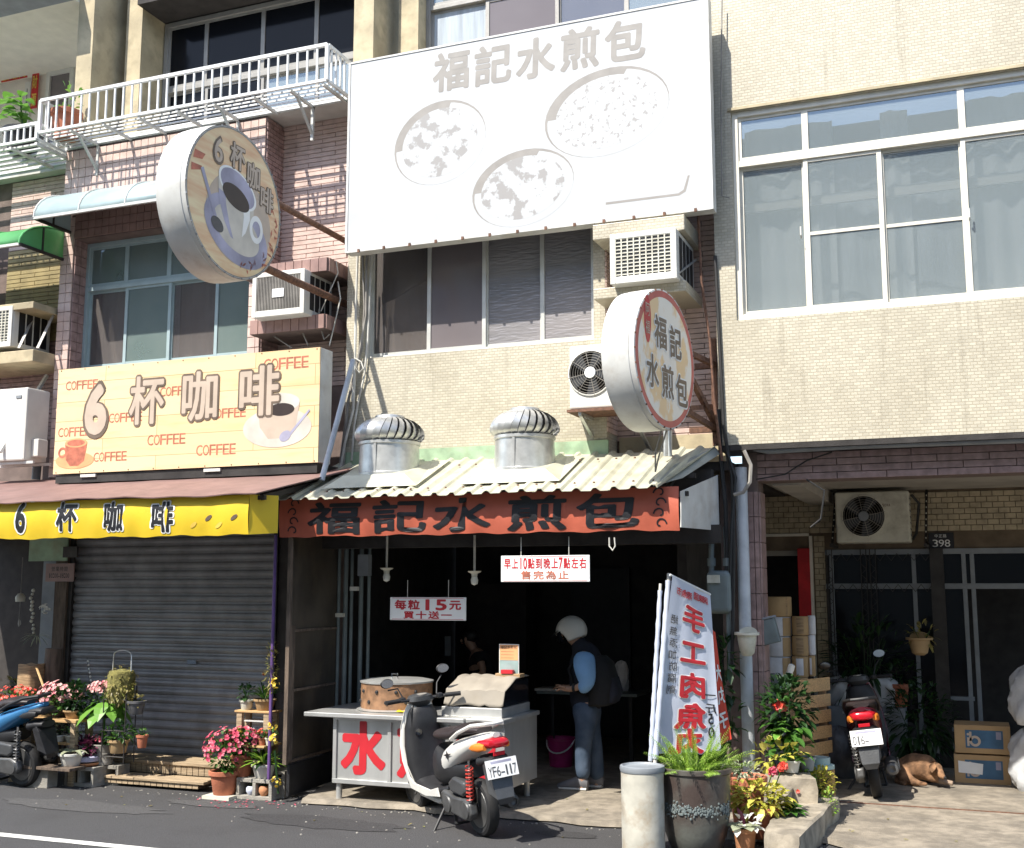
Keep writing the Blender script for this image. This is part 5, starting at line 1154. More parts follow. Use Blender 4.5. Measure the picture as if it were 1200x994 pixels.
# ================================================================== STREET LEVEL
def loft(rings, axis='z', n=20, p=2.6):
    """rings: (centre, half a, half b); axis z -> a along x, b along y; axis x -> a along y, b along z"""
    q = MB(); N = len(rings)
    def se(t): c, s = math.cos(t), math.sin(t); return (math.copysign(abs(c)**(2/p), c), math.copysign(abs(s)**(2/p), s))
    for (c, a, b) in rings:
        for k in range(n):
            u, v = se(2*math.pi*k/n)
            q.v.append(Vector((c[0]+a*u, c[1]+b*v, c[2])) if axis == 'z' else Vector((c[0], c[1]+a*u, c[2]+b*v)))
    q.f = [(i*n+k, i*n+(k+1) % n, (i+1)*n+(k+1) % n, (i+1)*n+k) for i in range(N-1) for k in range(n)]
    q.f += [tuple(range(n-1, -1, -1)), tuple((N-1)*n+k for k in range(n))]
    return q
def scooter(lab, loc, rotz, paint, plate, lean=R(6), rail='scooter_white', shock='spring_red', fender='grey_plastic', tail='a'):
    T = thing('parked_scooter', lab, 'scooter', loc, rotz, 'scooters parked in front of the shops', world=False)
    T.rotation_euler = (-lean, 0, rotz)
    def wheel(x, z=.225):
        t = MB().lathe([(.155, -.035), (.19, -.05), (.212, -.042), (.224, -.015), (.224, .015), (.212, .042), (.19, .05), (.155, .035)], (x, 0, z), 36, 'y').build('tyre', 'rubber', T, smooth=True)
        r_ = MB().lathe([(.155, -.04), (.16, -.03), (.145, -.02), (.145, .02), (.16, .03), (.155, .04)], (x, 0, z), 30, 'y')
        for k in range(5):
            a = 2*math.pi*k/5; r_.bar((x+.03*math.cos(a), 0, z+.03*math.sin(a)), (x+.15*math.cos(a+.15), 0, z+.15*math.sin(a+.15)), .035, .03)
        r_.lathe([(.04, -.05), (.04, .05)], (x, 0, z), 16, 'y'); r_.build('rim', 'engine_metal', T)
        MB().lathe([(.085, .042), (.085, .046), (.03, .047)], (x, 0, z), 20, 'y').build('brake_disc', 'engine_metal', T) if x > .5 else None
    wheel(0); wheel(1.26)
    for s in (-1, 1): MB().tube([(1.27, s*.075, .225), (1.14, s*.06, .62)], .017, 8).build('fork_leg', 'engine_metal', T, smooth=True)
    q = loft([((1.26, 0, .40), .05, .055), ((1.25, 0, .455), .17, .075), ((1.235, 0, .475), .20, .06), ((1.22, 0, .50), .10, .05)]); 
    q = MB(); n = 12
    for i in range(n+1):
        t = R(20)+R(135)*i/n; c, s = math.cos(t), math.sin(t); rr = .245
        q.v += [Vector((1.26+rr*c, -.065, .225+rr*s-.03)), Vector((1.26+(rr+.02)*c, -.05, .225+(rr+.02)*s)), Vector((1.26+(rr+.028)*c, 0, .225+(rr+.028)*s)), Vector((1.26+(rr+.02)*c, .05, .225+(rr+.02)*s)), Vector((1.26+rr*c, .065, .225+rr*s-.03))]
    q.f = [(5*i+k, 5*i+k+1, 5*i+k+6, 5*i+k+5) for i in range(n) for k in range(4)]; o = q.build('front_fender', paint, T, smooth=True); o.modifiers.new('s', 'SOLIDIFY').thickness = .006
    # leg shield, inner panel, floor
    loft([((1.02, 0, .24), .03, .12), ((1.06, 0, .33), .032, .175), ((1.105, 0, .48), .026, .196), ((1.15, 0, .62), .034, .188), ((1.15, 0, .76), .06, .165), ((1.11, 0, .88), .08, .135), ((1.08, 0, .95), .07, .11), ((1.07, 0, .97), .03, .06)]).build('leg_shield', paint, T, smooth=True)
    loft([((.95, 0, .31), .06, .155), ((1.0, 0, .45), .07, .188), ((1.045, 0, .6), .09, .18), ((1.06, 0, .75), .10, .158), ((1.03, 0, .88), .08, .128), ((1.04, 0, .93), .06, .10)]).build('inner_shield', 'black_plastic', T, smooth=True)
    MB().lathe([(.03, 0), (.03, .02), (.02, .022), (.001, .01)], (.955, .08, .72), 12, 'x').build('key_lock', 'chrome', T); 
    loft([((.36, 0, .33), .12, .05), ((.5, 0, .29), .16, .045), ((.75, 0, .28), .165, .04), ((.95, 0, .31), .15, .05), ((1.04, 0, .36), .10, .06)], 'x').build('footboard', 'black_plastic', T, smooth=True)
    loft([((.38, 0, .24), .10, .03), ((.6, 0, .2), .12, .04), ((.95, 0, .21), .12, .04), ((1.05, 0, .25), .08, .04)], 'x').build('belly_pan', paint if rail == 'scooter_white' else 'black_plastic', T, smooth=True)
    for s in (-1, 1): 
        q = MB(); q.prism([(.42, .27), (.7, .235), (1.0, .255), (1.07, .34), (1.1, .46), (1.02, .35), (.94, .31), (.6, .30), (.45, .34)], s*.165, s*.178); q.build('side_trim', paint, T, bevel=.004)
    # handlebar
    loft([((1.08, 0, .93), .07, .08), ((1.06, 0, .98), .10, .12), ((1.05, 0, 1.02), .09, .10), ((1.04, 0, 1.035), .05, .06)]).build('handlebar_cowl', 'grey_plastic', T, smooth=True)
    q = MB().lathe([(.045, 0), (.045, .008), (.001, .009)], (1.01, 0, 1.028), 18); q.build('gauge', 'cable_grey', T)
    st = .06
    MB().tube([(.98-st, -.3, 1.0), (1.04, -.12, .99), (1.05, 0, .985), (1.04, .12, .99), (.98+st, .3, 1.0)], .013, 8).build('handlebar', 'black_plastic', T, smooth=True)
    for s in (-1, 1):
        dx = st*s
        MB().tube([(1.0+dx*.7, s*.2, 1.0), (.97+dx, s*.33, 1.0)], .02, 10).build('grip', 'rubber', T, smooth=True)
        MB().tube([(1.06+dx*.6, s*.17, 1.0), (1.04+dx, s*.31, .995)], .007, 6).build('brake_lever', 'engine_metal', T, smooth=True)
        MB().cbox((1.03+dx*.5, s*.165, 1.0), (.05, .05, .045)).build('switch_block', 'black_plastic', T, bevel=.01)
        mx, my, mz = (1.08, s*.25, 1.22) if s < 0 else (1.06, s*.30, 1.16)
        MB().tube([(1.05, s*.16, 1.01), (1.09, s*.19, 1.10), (mx+.01, my-s*.01, mz-.06)], .007, 6).build('mirror_arm', 'black_plastic', T, smooth=True)
        h = MB().sphere((mx, my, mz), (.018, .062, .042), 16, 8).build('mirror', 'black_plastic', T, smooth=True)
        q = MB(); q.v = [Vector((mx-.0186, my+.055*math.cos(t), mz+.036*math.sin(t))) for t in [2*math.pi*i/20 for i in range(20)]]; q.f = [tuple(range(20))]; q.build('mirror_glass', 'chrome', T)
    # seat and tail
    loft([((-.36, 0, .83), .03, .02), ((-.30, 0, .80), .085, .04), ((-.15, 0, .76), .125, .065), ((.05, 0, .69), .15, .095), ((.22, 0, .62), .155, .12), ((.38, 0, .54), .145, .13), ((.5, 0, .47), .12, .11)], 'x').build('tail_body', paint, T, smooth=True)
    loft([((.0, 0, .52), .10, .06), ((.2, 0, .50), .13, .10), ((.45, 0, .48), .15, .15), ((.58, 0, .5), .14, .17), ((.63, 0, .5), .10, .15)], 'x').build('seat_base', 'black_plastic', T, smooth=True)
    loft([((-.16, 0, .845), .07, .02), ((-.08, 0, .845), .11, .035), ((.1, 0, .83), .14, .05), ((.2, 0, .79), .145, .05), ((.4, 0, .765), .15, .05), ((.55, 0, .75), .13, .045), ((.65, 0, .735), .07, .03)], 'x').build('seat', 'seat_vinyl', T, smooth=True)
    MB().tube([(.16, .15, .76), (.0, .16, .83), (-.2, .14, .90), (-.33, .07, .915), (-.35, 0, .915), (-.33, -.07, .915), (-.2, -.14, .90), (0, -.16, .83), (.16, -.15, .76)], .016, 8).build('grab_rail', rail, T, smooth=True)
    loft([((-.40, 0, .765), .05, .018), ((-.385, 0, .768), .09, .034), ((-.32, 0, .768), .112, .042), ((-.24, 0, .765), .12, .034)], 'x').build('tail_lamp', 'lens_red' if tail == 'a' else 'black_plastic', T, smooth=True)
    for s in (-1, 1): 
        loft([((-.34, s*.10, .745), .018, .024), ((-.27, s*.115, .74), .026, .036), ((-.18, s*.125, .728), .02, .026), ((-.13, s*.13, .72), .006, .008)], 'x').build('indicator', 'lens_orange' if tail == 'a' else 'black_plastic', T, smooth=True)
    MB().cbox((-.375, 0, .69), (.012, .1, .03)).build('reflector', 'lens_red' if tail == 'a' else 'black_plastic', T, bevel=.003)
    loft([((-.2, 0, .62), .12, .05), ((-.30, 0, .64), .11, .04), ((-.38, 0, .64), .08, .03)], 'x').build('tail_underside', 'black_plastic', T, smooth=True)
    q = MB(); q.v = [Vector(v) for v in ((-.30, -.10, .66), (-.30, .10, .66), (-.36, .10, .58), (-.36, -.10, .58), (-.43, .075, .36), (-.43, -.075, .36), (-.41, .05, .31), (-.41, -.05, .31), (-.27, -.1, .60), (-.27, .1, .60), (-.33, .1, .40), (-.33, -.1, .40))]
    q.f = [(0, 1, 2, 3), (3, 2, 4, 5), (5, 4, 6, 7), (1, 9, 10, 4, 2), (0, 3, 5, 11, 8)]; o = q.build('rear_fender', fender, T); o.modifiers.new('s', 'SOLIDIFY').thickness = .008; b = o.modifiers.new('b', 'BEVEL'); b.width = .006
    if plate is None: plate = ''
    N_ = Vector((-1, 0, -.0)).normalized(); V = Vector((-.25, 0, 1)).normalized()*1; V = Vector((.25, 0, 1)).normalized()
    c = Vector((-.405, 0, .585)); pl = MB(); u = Vector((0, -1, 0)); n2 = u.cross(V)
    P = [c+u*a+V*b+n2*d for d in (-.004, 0) for a, b in ((-.135, -.07), (.135, -.07), (.135, .07), (-.135, .07))]
    if plate: pl.v = P; pl.f = [(0, 1, 2, 3), (7, 6, 5, 4), (0, 4, 5, 1), (1, 5, 6, 2), (2, 6, 7, 3), (3, 7, 4, 0)]; pl.build('number_plate', 'white_print', T)
    if plate:
        F = Face(c, u, V, T); x = -.12
        F.line(plate, -.12, -.018, .075, 'grey_print', .012, .002, wk=.42, sep=.05)
        F.poly([(-.09, .04), (.09, .04), (.09, .058), (-.09, .058)], 'lilac_print', 'plate_mark', .001)
    if paint == 'scooter_white':
        for s in (-1, 1): Fd = Face((.24, s*.160, .62), (-s, 0, 0), (0, 0, 1), T); Fd.poly([(-.07, .0), (-.01, .015), (.0, .045), (.03, .02), (.09, .03), (.02, .0), (.01, -.03), (-.02, -.005)], 'black_print', 'body_decal', .002)
    # engine side, shock, exhaust, stand
    q = MB(); pts = [(-.09, .2), (-.07, .28), (.02, .31), (.2, .30), (.4, .33), (.48, .29), (.45, .2), (.3, .16), (.05, .14), (-.05, .15)]; q.prism(pts, .075, .15); q.build('engine_case', 'engine_metal', T, bevel=.018, seg=3, smooth=True)
    q = MB(); q.prism([(-.02, .36), (.0, .44), (.2, .46), (.3, .40), (.26, .33), (.05, .32)], .06, .15); q.build('air_box', 'grey_plastic', T, bevel=.02, seg=3, smooth=True)
    for cx_ in (.0, .33): MB().lathe([(.07, .15), (.065, .162), (.03, .165), (.001, .166)], (cx_, 0, .225), 20, 'y').build('case_cover', 'engine_metal', T, smooth=True)
    for s in ((1,) if shock else (1,)):
        a, b = Vector((-.04, s*.12, .27)), Vector((-.1, s*.13, .62)); d = b-a; e1 = Vector((0, 1, 0)); e2 = d.normalized().cross(e1)
        MB().tube([a, b], .012, 8).build('shock_rod', 'chrome', T, smooth=True)
        MB().tube([a+d*(.12+.76*i/110)+(e1*math.cos(i*2*math.pi*9/110)+e2*math.sin(i*2*math.pi*9/110))*.028 for i in range(111)], .0065, 5).build('shock_spring', shock, T, smooth=True)
    MB().lathe([(.03, .35), (.05, .3), (.062, .2), (.062, -.18), (.05, -.22), (.03, -.225), (.03, -.21), (.001, -.20)], (0, -.17, .27), 20, 'x').build('exhaust', 'engine_metal', T, smooth=True)
    MB().cbox((.02, -.235, .28), (.3, .012, .07)).build('heat_shield', 'grey_plastic', T, bevel=.005)
    MB().tube([(.42, .12, .2), (.40, .2, .1), (.36, .30, .02-.03)], .012, 8).build('side_stand', 'black_plastic', T, smooth=True)
    q = MB(); q.tube([(.36, .08, .2), (.30, .1, .06)], .012, 6); q.tube([(.36, -.08, .2), (.30, -.1, .06)], .012, 6); q.tube([(.30, .1, .06), (.30, -.1, .06)], .012, 6); q.build('centre_stand', 'black_plastic', T, smooth=True)
    MB().tube([(1.05, .05, .97), (.98, .13, .9), (1.0, .12, .7)], .006, 6).build('brake_cable', 'rubber', T, smooth=True)
    return T
head = math.atan2(.82, -.98)
scooter('white scooter with red shock spring parked in front of the steel cart', (-3.70, 8.78, 0), head, 'scooter_white', 'YF6-117')
scooter('blue scooter with black seat cut off by the left edge of the view', (-8.84, 9.22, 0), R(172), 'scooter_blue', None, rail='black_plastic', shock='engine_metal', fender='black_plastic', tail='dark')
scooter('dark red scooter with rear facing out in the arcade beside the sleeping dog', (gnd(1028, 937, .05).x, gnd(1028, 937, .05).y+.1, .05), R(95), 'scooter_red', '016-', lean=R(8), rail='black_plastic', shock='engine_metal')
# --- smoky partition at the left of the shop
PN = thing('partition', 'smoky plastic partition on a dark base between coffee shutter and dumpling shop', 'partition', (-6.02, 9.9, 0))
pa, pb = Vector((-5.98, 9.42, 0)), Vector((-6.04, 10.4, 0))
def vplane(name, m, T, a, b, z0, z1, t=.012, **k):
    d = (b-a).normalized(); nn = Vector((d.y, -d.x, 0))*t; q = MB(); q.v = [Vector((p.x, p.y, z))+o for o in (Vector(), nn) for p, z in ((a, z0), (b, z0), (b, z1), (a, z1))]
    q.f = [(0, 1, 2, 3), (7, 6, 5, 4), (0, 4, 5, 1), (1, 5, 6, 2), (2, 6, 7, 3), (3, 7, 4, 0)]; return q.build(name, m, T, **k)
vplane('sheet', 'smoke_panel', PN, pa, pb, .36, 2.5)
for z in (.36, 1.0, 1.55): vplane('rail', 'old_wood', PN, pa, pb, z-.012, z+.012, .03)
vplane('post', 'old_wood', PN, pa-Vector((0, .03, 0)), pa, .34, 2.6, .04); vplane('post', 'old_wood', PN, pa+Vector((.02, .0, 0)), pa+Vector((.02, .07, 0)), .36, 1.6, .02)
vplane('base', 'black_plastic', PN, pa+Vector((.01, .03, 0)), pb, .05, .33, .03)
q = MB(); p = at(321, 700, 9.4); o = q.tube([(p.x, 9.4, .2), (p.x, 9.4, 2.45)], .016, 8).build('purple_post', 'purple_paint', smooth=True); tag(o, 'thin purple post wound with a plastic flower garland', 'post')
GF = thing('flower_garland', 'garland of dry stems and yellow plastic flowers on the purple post', 'garland', (p.x, 9.38, .3))
# --- cart
CT = thing('steel_cart', 'stainless steel food cart with red characters on its front panels', 'cart', (-4.7, 9.9, 0))
cx0, cx1 = at(392, 870, 9.5).x, at(589, 870, 9.5).x; ct = at(470, 838, 9.5).z; cb_ = at(392, 915, 9.5).z; cyb = 10.35
box('cabinet', 'stainless', CT, cx0, cx1, 9.52, cyb, cb_, ct-.04)
sp = [cx0, at(456, 870, 9.5).x, at(524, 870, 9.5).x, cx1]
q = MB(); 
for x in sp: q.box(x-.018, x+.018, 9.5, 9.519, cb_, ct-.04)
q.box(cx0-.018, cx1+.018, 9.499, 9.518, cb_-.02, cb_+.02); q.box(cx0-.018, cx1+.018, 9.498, 9.517, ct-.07, ct-.041); q.build('trim', 'stainless', CT, bevel=.003)
tx0 = at(358, 834, 9.45).x
box('counter_top', 'stainless', CT, tx0, at(545, 838, 9.45).x, 9.42, cyb, ct-.04, ct, bevel=.006)
box('counter_top', 'stainless', CT, at(545, 838, 9.45).x+.002, cx1+.03, 9.45, cyb, ct-.04, ct+.0, bevel=.006)
for x, y in ((cx0+.03, 9.55), (cx1-.08, 9.55), (cx0+.03, cyb-.05), (cx1-.08, cyb-.05)):
    MB().tube([(x, y, .05), (x, y, cb_)], .028, 12).build('leg', 'stainless', CT, smooth=True)
Fk = Face(((cx0+cx1)/2, 9.52, (cb_+ct)/2), (1, 0, 0), (0, 0, 1), CT)
for i, ch in enumerate('水煎包'): xm = (sp[i]+sp[i+1])/2-(cx0+cx1)/2; Fk.char(ch, xm, .0, .46, .48, 'red_print', .045, .003, shear=.0)
# warmer box under a cloth
wx0, wx1 = at(523, 835, 9.6).x, at(589, 835, 9.6).x; wz0 = ct; 
box('warmer_base', 'stainless', CT, wx0-.03, wx1+.01, 9.56, 10.25, ct+.001, ct+.085, bevel=.006)
GCs = thing('glass_case', 'dark glass food case under a beige cloth on the right of the cart', 'display case', ((wx0+wx1)/2, 9.9, ct+.087))
zt_ = at(590, 795, 10.1).z
q = MB(); q.prism([(9.6, ct+.088), (10.25, ct+.088), (10.25, zt_), (9.92, zt_), (9.62, ct+.2)], wx0+.0, wx1+.0, 'yz'); q.build('case', 'glass_black', GCs, bevel=.01)
CC = MB()
def cl(u, v):
    x = wx0-.015+(wx1-wx0+.03)*u; s = v*4
    P = [(9.575, ct+.1), (9.60, ct+.22), (9.90, zt_+.012), (10.1, zt_+.015), (10.2, zt_+.012)]; i = min(3, int(s)); f = s-i; y = P[i][0]*(1-f)+P[i+1][0]*f; z = P[i][1]*(1-f)+P[i+1][1]*f
    w_ = .008*math.sin(x*26+v*6)+.006*math.sin(x*11-v*9); return (x+.01*math.sin(v*7), y-w_-.006, z+abs(w_)+.006-.02*max(0, 1-v*6)*abs(math.sin(u*9)))
o = CC.grid(cl, 40, 24).build('cover_cloth', 'cover_cloth', smooth=True); o.modifiers.new('s', 'SOLIDIFY').thickness = .006; tag(o, 'beige cloth draped over the glass case on the cart', 'cloth')
p0 = at(459, 832, 9.85)
ST = thing('steamer', 'low round wooden steamer tub with holes and a steel lid on the cart', 'steamer', (p0.x, 9.9, ct))
rs = (at(497, 815, 9.85)-at(422, 815, 9.85)).length/2; hs = at(459, 800, 9.85).z-ct
MB().lathe([(rs, .0), (rs, hs), (rs-.03, hs), (rs-.03, 0)], (p0.x, 9.95, ct+.002), 40).build('tub', 'steamer_wood', ST, smooth=True)
MB().lathe([(rs+.01, 0), (rs+.012, .015), (rs-.06, .03), (.001, .035)], (p0.x, 9.95, ct+hs), 40).build('lid', 'stainless', ST, smooth=True)
MB().tube([(p0.x-.03, 9.9, ct+hs+.03), (p0.x-.03, 9.9, ct+hs+.08), (p0.x+.03, 9.9, ct+hs+.08), (p0.x+.03, 9.9, ct+hs+.03)], .008, 6).build('lid_handle', 'chrome', ST)
for k in range(9):
    a = R(200+k*16); z = ct+hs*(.35 if k % 2 else .72); MB().sphere((p0.x+rs*math.cos(a), 9.95+rs*math.sin(a), z), .018, 8, 6).build('vent_hole', 'black_plastic', ST)
z = ct+.005; MB().lathe([(rs+.03, 0), (rs+.04, .008), (rs, .02)], (p0.x, 9.95, ct+.001), 40).build('ring', 'stainless', ST, smooth=True)
p = at(478, 833, 9.7); o = MB().grid(lambda u, v: (p.x-.09+.18*u, 9.62+.14*v, ct+.012+.018*abs(math.sin(u*7+v*3))*math.sin(v*3)), 10, 8).build('yellow_rag', 'yellow_cloth', smooth=True); tag(o, 'yellow rag on the cart counter by the steamer', 'rag')
p = at(596, 790, 10.05); PS = thing('menu_card', 'upright menu card in orange and teal on top of the glass case', 'menu', p)
a, b = at(585, 770, 10.05).x, at(608, 770, 10.05).x; z1_, z0_ = at(596, 755, 10.05).z, zt_+.03; zm = z0_+(z1_-z0_)*.55
MB().box(a, b, 10.05, 10.058, z0_, z1_).build('card', 'white_print', PS)
F = Face(((a+b)/2, 10.05, (z0_+z1_)/2), (1, 0, 0), (0, 0, 1), PS); w_, h_ = (b-a)/2, (z1_-z0_)/2
F.poly([(-w_+.006, -h_*.02), (w_-.006, -h_*.02), (w_-.006, h_-.006), (-w_+.006, h_-.006)], 'orange_print', 'printed_block'); F.poly([(-w_+.006, -h_+.02), (w_-.006, -h_+.02), (w_-.006, -h_*.04), (-w_+.006, -h_*.04)], 'teal_plastic', 'printed_block')
F.line('福記水煎包', -w_+.015, h_*.8, .032, 'black_print', .02, .003, sep=.02)
for i in range(3): F.line('----------', -w_+.02, h_*(.55-.2*i), .018, 'red_print', 0, .003)
MB().box(a-.02, b+.03, 10.0, 10.12, zt_+.016, zt_+.05).build('tray', 'wood', PS, bevel=.004); MB().box(a+.04, b-.04, 10.0-.01, 10.04, zt_+.051, zt_+.085).build('red_packet', 'red_print', PS)

# --- poles and feather flags
yfl = 9.55
def flagpole(lab, top, bot, r_=.016):
    a = at(*top, yfl+.1); b = at(*bot, yfl); d = b-a; b2 = a+d*((a.z-.05)/(a.z-b.z)) 
    T = thing('flag_pole', lab, 'flag pole', b2, 0, 'flag poles by the shop entrance'); MB().tube([b2, a], r_, 10).build('pole', 'cable_white', T, smooth=True)
    q = MB(); n = 26; pr = [(r_*1.5+.003*math.sin(i*2.3)) for i in range(n)]; q.tube([b2+(a-b2)*(.25+.72*i/(n-1)) for i in range(n)], pr, 10); q.build('sleeve', 'flag_white', T, smooth=True)
    return a, b2
flagpole('front flag pole of the two, carrying the white flag with red characters', (784, 672), (768, 889)); flagpole('rear thinner flag pole of the two by the shop entrance', (774, 684), (762, 896), .013)
def flag(name, lab, m, TL, TR, BR, BL, Ys, amp, seed=0):
    T = thing(name, lab, 'flag', at(*BL, Ys[0]))
    tl, tr, brr, bl = at(*TL, Ys[0]), at(*TR, Ys[1]), at(*BR, Ys[1]), at(*BL, Ys[0])
    def pt(u, v):
        p = bl*(1-u)*(1-v)+brr*u*(1-v)+tl*(1-u)*v+tr*u*v; w_ = amp*(math.sin(u*9+v*2+seed)*u+.6*math.sin(u*17-v*4))*(.4+u)
        return p+Vector((-w_*.9, w_*.6, 0))
    MB().grid(pt, 30, 30).build('cloth', m, T, smooth=True)
    return T, pt
T, pt = flag('flag', 'dark red flag half hidden behind the white one, with pale characters', 'flag_red', (833, 735), (838, 742), (856, 866), (836, 880), (9.97, 10.1), .006, 2)
def warper(pt, dn): return lambda x, y, l: pt(x, y)+dn*(1+l*100)
dn = Vector((.004, -.006, 0))
F = Face((0, 0, 0), (1, 0, 0), (0, 0, 1), T)
for ch, v in (('大', .62), ('丸', .42), ('子', .2)): F.char(ch, .7, v, .55, .16, 'white_print', .03, flip=True, warp=warper(pt, dn))
T, pt = flag('flag', 'white feather flag with large red characters seen in mirror image', 'flag_white', (788, 675), (832, 698), (845, 880), (763, 884), (9.6, 9.95), .004)
F = Face((0, 0, 0), (1, 0, 0), (0, 0, 1), T); W_ = warper(pt, dn)
def fuv(px, py):
    best = None
    for i in range(41):
        for j in range(61):
            p = pt(i/40, j/60)-CAM; d = p.dot(_f); x, y = 600+FOC*p.dot(_r)/d, 497-FOC*p.dot(_u)/d; e = (x-px)**2+(y-py)**2
            if best is None or e < best[0]: best = (e, i/40, j/60)
    return best[1:]
for ch, px, py in (('手', 812, 727), ('工', 812, 766), ('肉', 812, 803), ('魚', 809, 839), ('丸', 805, 870)):
    u, v = fuv(px, py); F.char(ch, u, v, .52, .155, 'white_print', .075, .0, flip=True, warp=warper(pt, dn*.5), name='character_outline'); F.char(ch, u, v, .52, .155, 'red_print', .04, .0, flip=True, warp=warper(pt, dn*1.3))
for i, ch in enumerate('絕無添加防腐劑'):
    u, v = fuv(790-i*.6, 726+i*13.6); F.char(ch, max(u, .1), v, .17, .055, 'grey_print', .012, flip=True, warp=W_)
for i, ch in enumerate('屏東國際魚市'):
    u, v = fuv(827-i*6.3, 703-i*1.8); F.char(ch, min(u, .93), v, .14, .05, 'red_print', .02, flip=True, warp=W_)
for i, ch in enumerate('一斤50'):
    u, v = fuv(833, 815+i*14); F.char(ch, min(.88, u), v, .2 if i < 2 else .1, .065, 'black_print', .02, flip=True, warp=W_)
MB().tube([pt(0, 1)+Vector((-.02, 0, .01)), pt(1, 1)+Vector((0, 0, .008))], .01, 8).build('top_arm', 'white_rail', T, smooth=True)
# --- bin, big pots on the right
def pot(name, lab, cat, m, C, prof, n=32, soil=None, group=None, wobble=0):
    T = thing(name, lab, cat, C, 0, group); MB().lathe(prof, C, n).build('pot', m, T, smooth=True)
    if soil: MB().lathe([(soil[0], 0), (.001, .01)], (C[0], C[1], C[2]+soil[1]), 20).build('soil', 'soil', T)
    return T
g = gnd(750, 1005); rb = (at(775, 940, g.y)-at(726, 940, g.y)).length/2; hb = at(750, 903, g.y).z
T = thing('metal_bin', 'dented cream painted metal drum bin with a grey rim lid beside the glazed pot', 'bin', (g.x, g.y+.1, 0))
q = MB(); n = 40; rows = 14
rnd = random.Random(3)
def binp(u, v):
    t = 2*math.pi*u; r_ = rb*(1+.006*math.sin(3*t+v*5)+.012*math.sin(5*t+v*11)*math.exp(-((v-.55)/.25)**2)-.02*max(0, math.cos(t+2.1))**6*math.exp(-((v-.6)/.2)**2)); return (g.x+r_*math.cos(t), g.y+.1+r_*math.sin(t), .0+(hb)*v)
q.grid(binp, 48, 20).build('drum', 'bin_cream', T, smooth=True)
MB().lathe([(rb+.004, -.02), (rb+.01, 0), (rb+.006, .022), (rb-.01, .026), (rb-.02, .012), (.001, .012)], (g.x, g.y+.1, hb), 40).build('lid', 'pipe_grey', T, smooth=True)
gp = gnd(812, 1000); rp_ = (at(857, 915, gp.y)-at(773, 915, gp.y)).length/2; hp = at(812, 900, gp.y).z
PC = (gp.x, gp.y+.12, .0)
GP = pot('glazed_planter', 'big dark glazed urn planter with a crusty band holding a bright fern', 'planter', 'pot_glaze', PC, [(rp_*.62, 0), (rp_*.72, .03), (rp_*.86, hp*.22), (rp_*.95, hp*.45), (rp_*.97, hp*.8), (rp_*.98, hp*.92), (rp_*1.03, hp*.94), (rp_*1.03, hp*.99), (rp_*.98, hp), (rp_*.9, hp*.97), (rp_*.88, hp*.85)], 44, (rp_*.88, hp*.9))
q = MB(); rnd = random.Random(9)
for i in range(420):
    t = rnd.uniform(math.pi*1.05, math.pi*1.95); z = hp*(.53+rnd.gauss(0, .035)); rr_ = rp_*.965; q.sphere((PC[0]+rr_*math.cos(t), PC[1]+rr_*math.sin(t), z), rnd.uniform(.004, .011), 5, 3)
q.build('crust', 'gas_grey', GP)
def fern(T, C, R_, n, name='frond', m='leaf_fern', up=.45, seed=1, leafl=.05, L=.42):
    rnd = random.Random(seed)
    for i in range(n):
        a = rnd.uniform(0, 2*math.pi); el = rnd.uniform(.15, 1.25); ln = L*rnd.uniform(.6, 1.05); d = Vector((math.cos(a)*math.cos(el), math.sin(a)*math.cos(el), math.sin(el)))
        p = Vector(C)+Vector((math.cos(a), math.sin(a), 0))*R_*rnd.uniform(0, .6); q = MB(); k = 22
        for j in range(k):
            t = j/k; c = p+d*ln*t+Vector((0, 0, -1))*(ln*.12*t*t); d2 = (d+Vector((0, 0, -.25*t))).normalized(); w_ = leafl*(1-t*.75)*(.6+.4*min(1, t*6))
            sd = d2.cross(Vector((0, 0, 1))).normalized()
            for s in range(5):
                dd = (sd*math.cos(s*1.257+j)+sd.cross(d2)*math.sin(s*1.257+j))+d2*.8; q.leaf(c, dd, w_, w_*.22, bend=.2)
        q.build(name, m, T)
fern(GP, (PC[0], PC[1], hp*.93), rp_, 46, seed=5, leafl=.055, L=.44)
# --- foliage tools
def foliage(T, C, rad, n, L, W, m='leaf_green', name='foliage', seed=1, droop=.3, upb=.3, shell=.55, stems=6, kind=None):
    rnd = random.Random(seed); q = MB(); C = Vector(C)
    for i in range(n):
        while True:
            v = Vector((rnd.uniform(-1, 1), rnd.uniform(-1, 1), rnd.uniform(-1, 1)))
            if v.length <= 1 and v.length > .15 and not (v.length < shell and rnd.random() < .5): break
        p = C+Vector((v.x*rad[0], v.y*rad[1], v.z*rad[2])); d = v.normalized()+Vector((rnd.uniform(-.6, .6), rnd.uniform(-.6, .6), rnd.uniform(-.3, .6)+upb)); s = rnd.uniform(.65, 1.2)
        q.leaf(p, d, L*s, W*s, bend=droop)
    o = q.build(name, m, T, kind='stuff')
    if stems:
        q = MB()
        for i in range(stems): a = rnd.uniform(0, 6.3); q.tube([C-Vector((0, 0, rad[2]*1.0)), C+Vector((math.cos(a)*rad[0]*.6, math.sin(a)*rad[1]*.6, rad[2]*rnd.uniform(-.2, .6)))], .004, 5)
        q.build('stems', 'leaf_dark', T, kind='stuff')
    return o
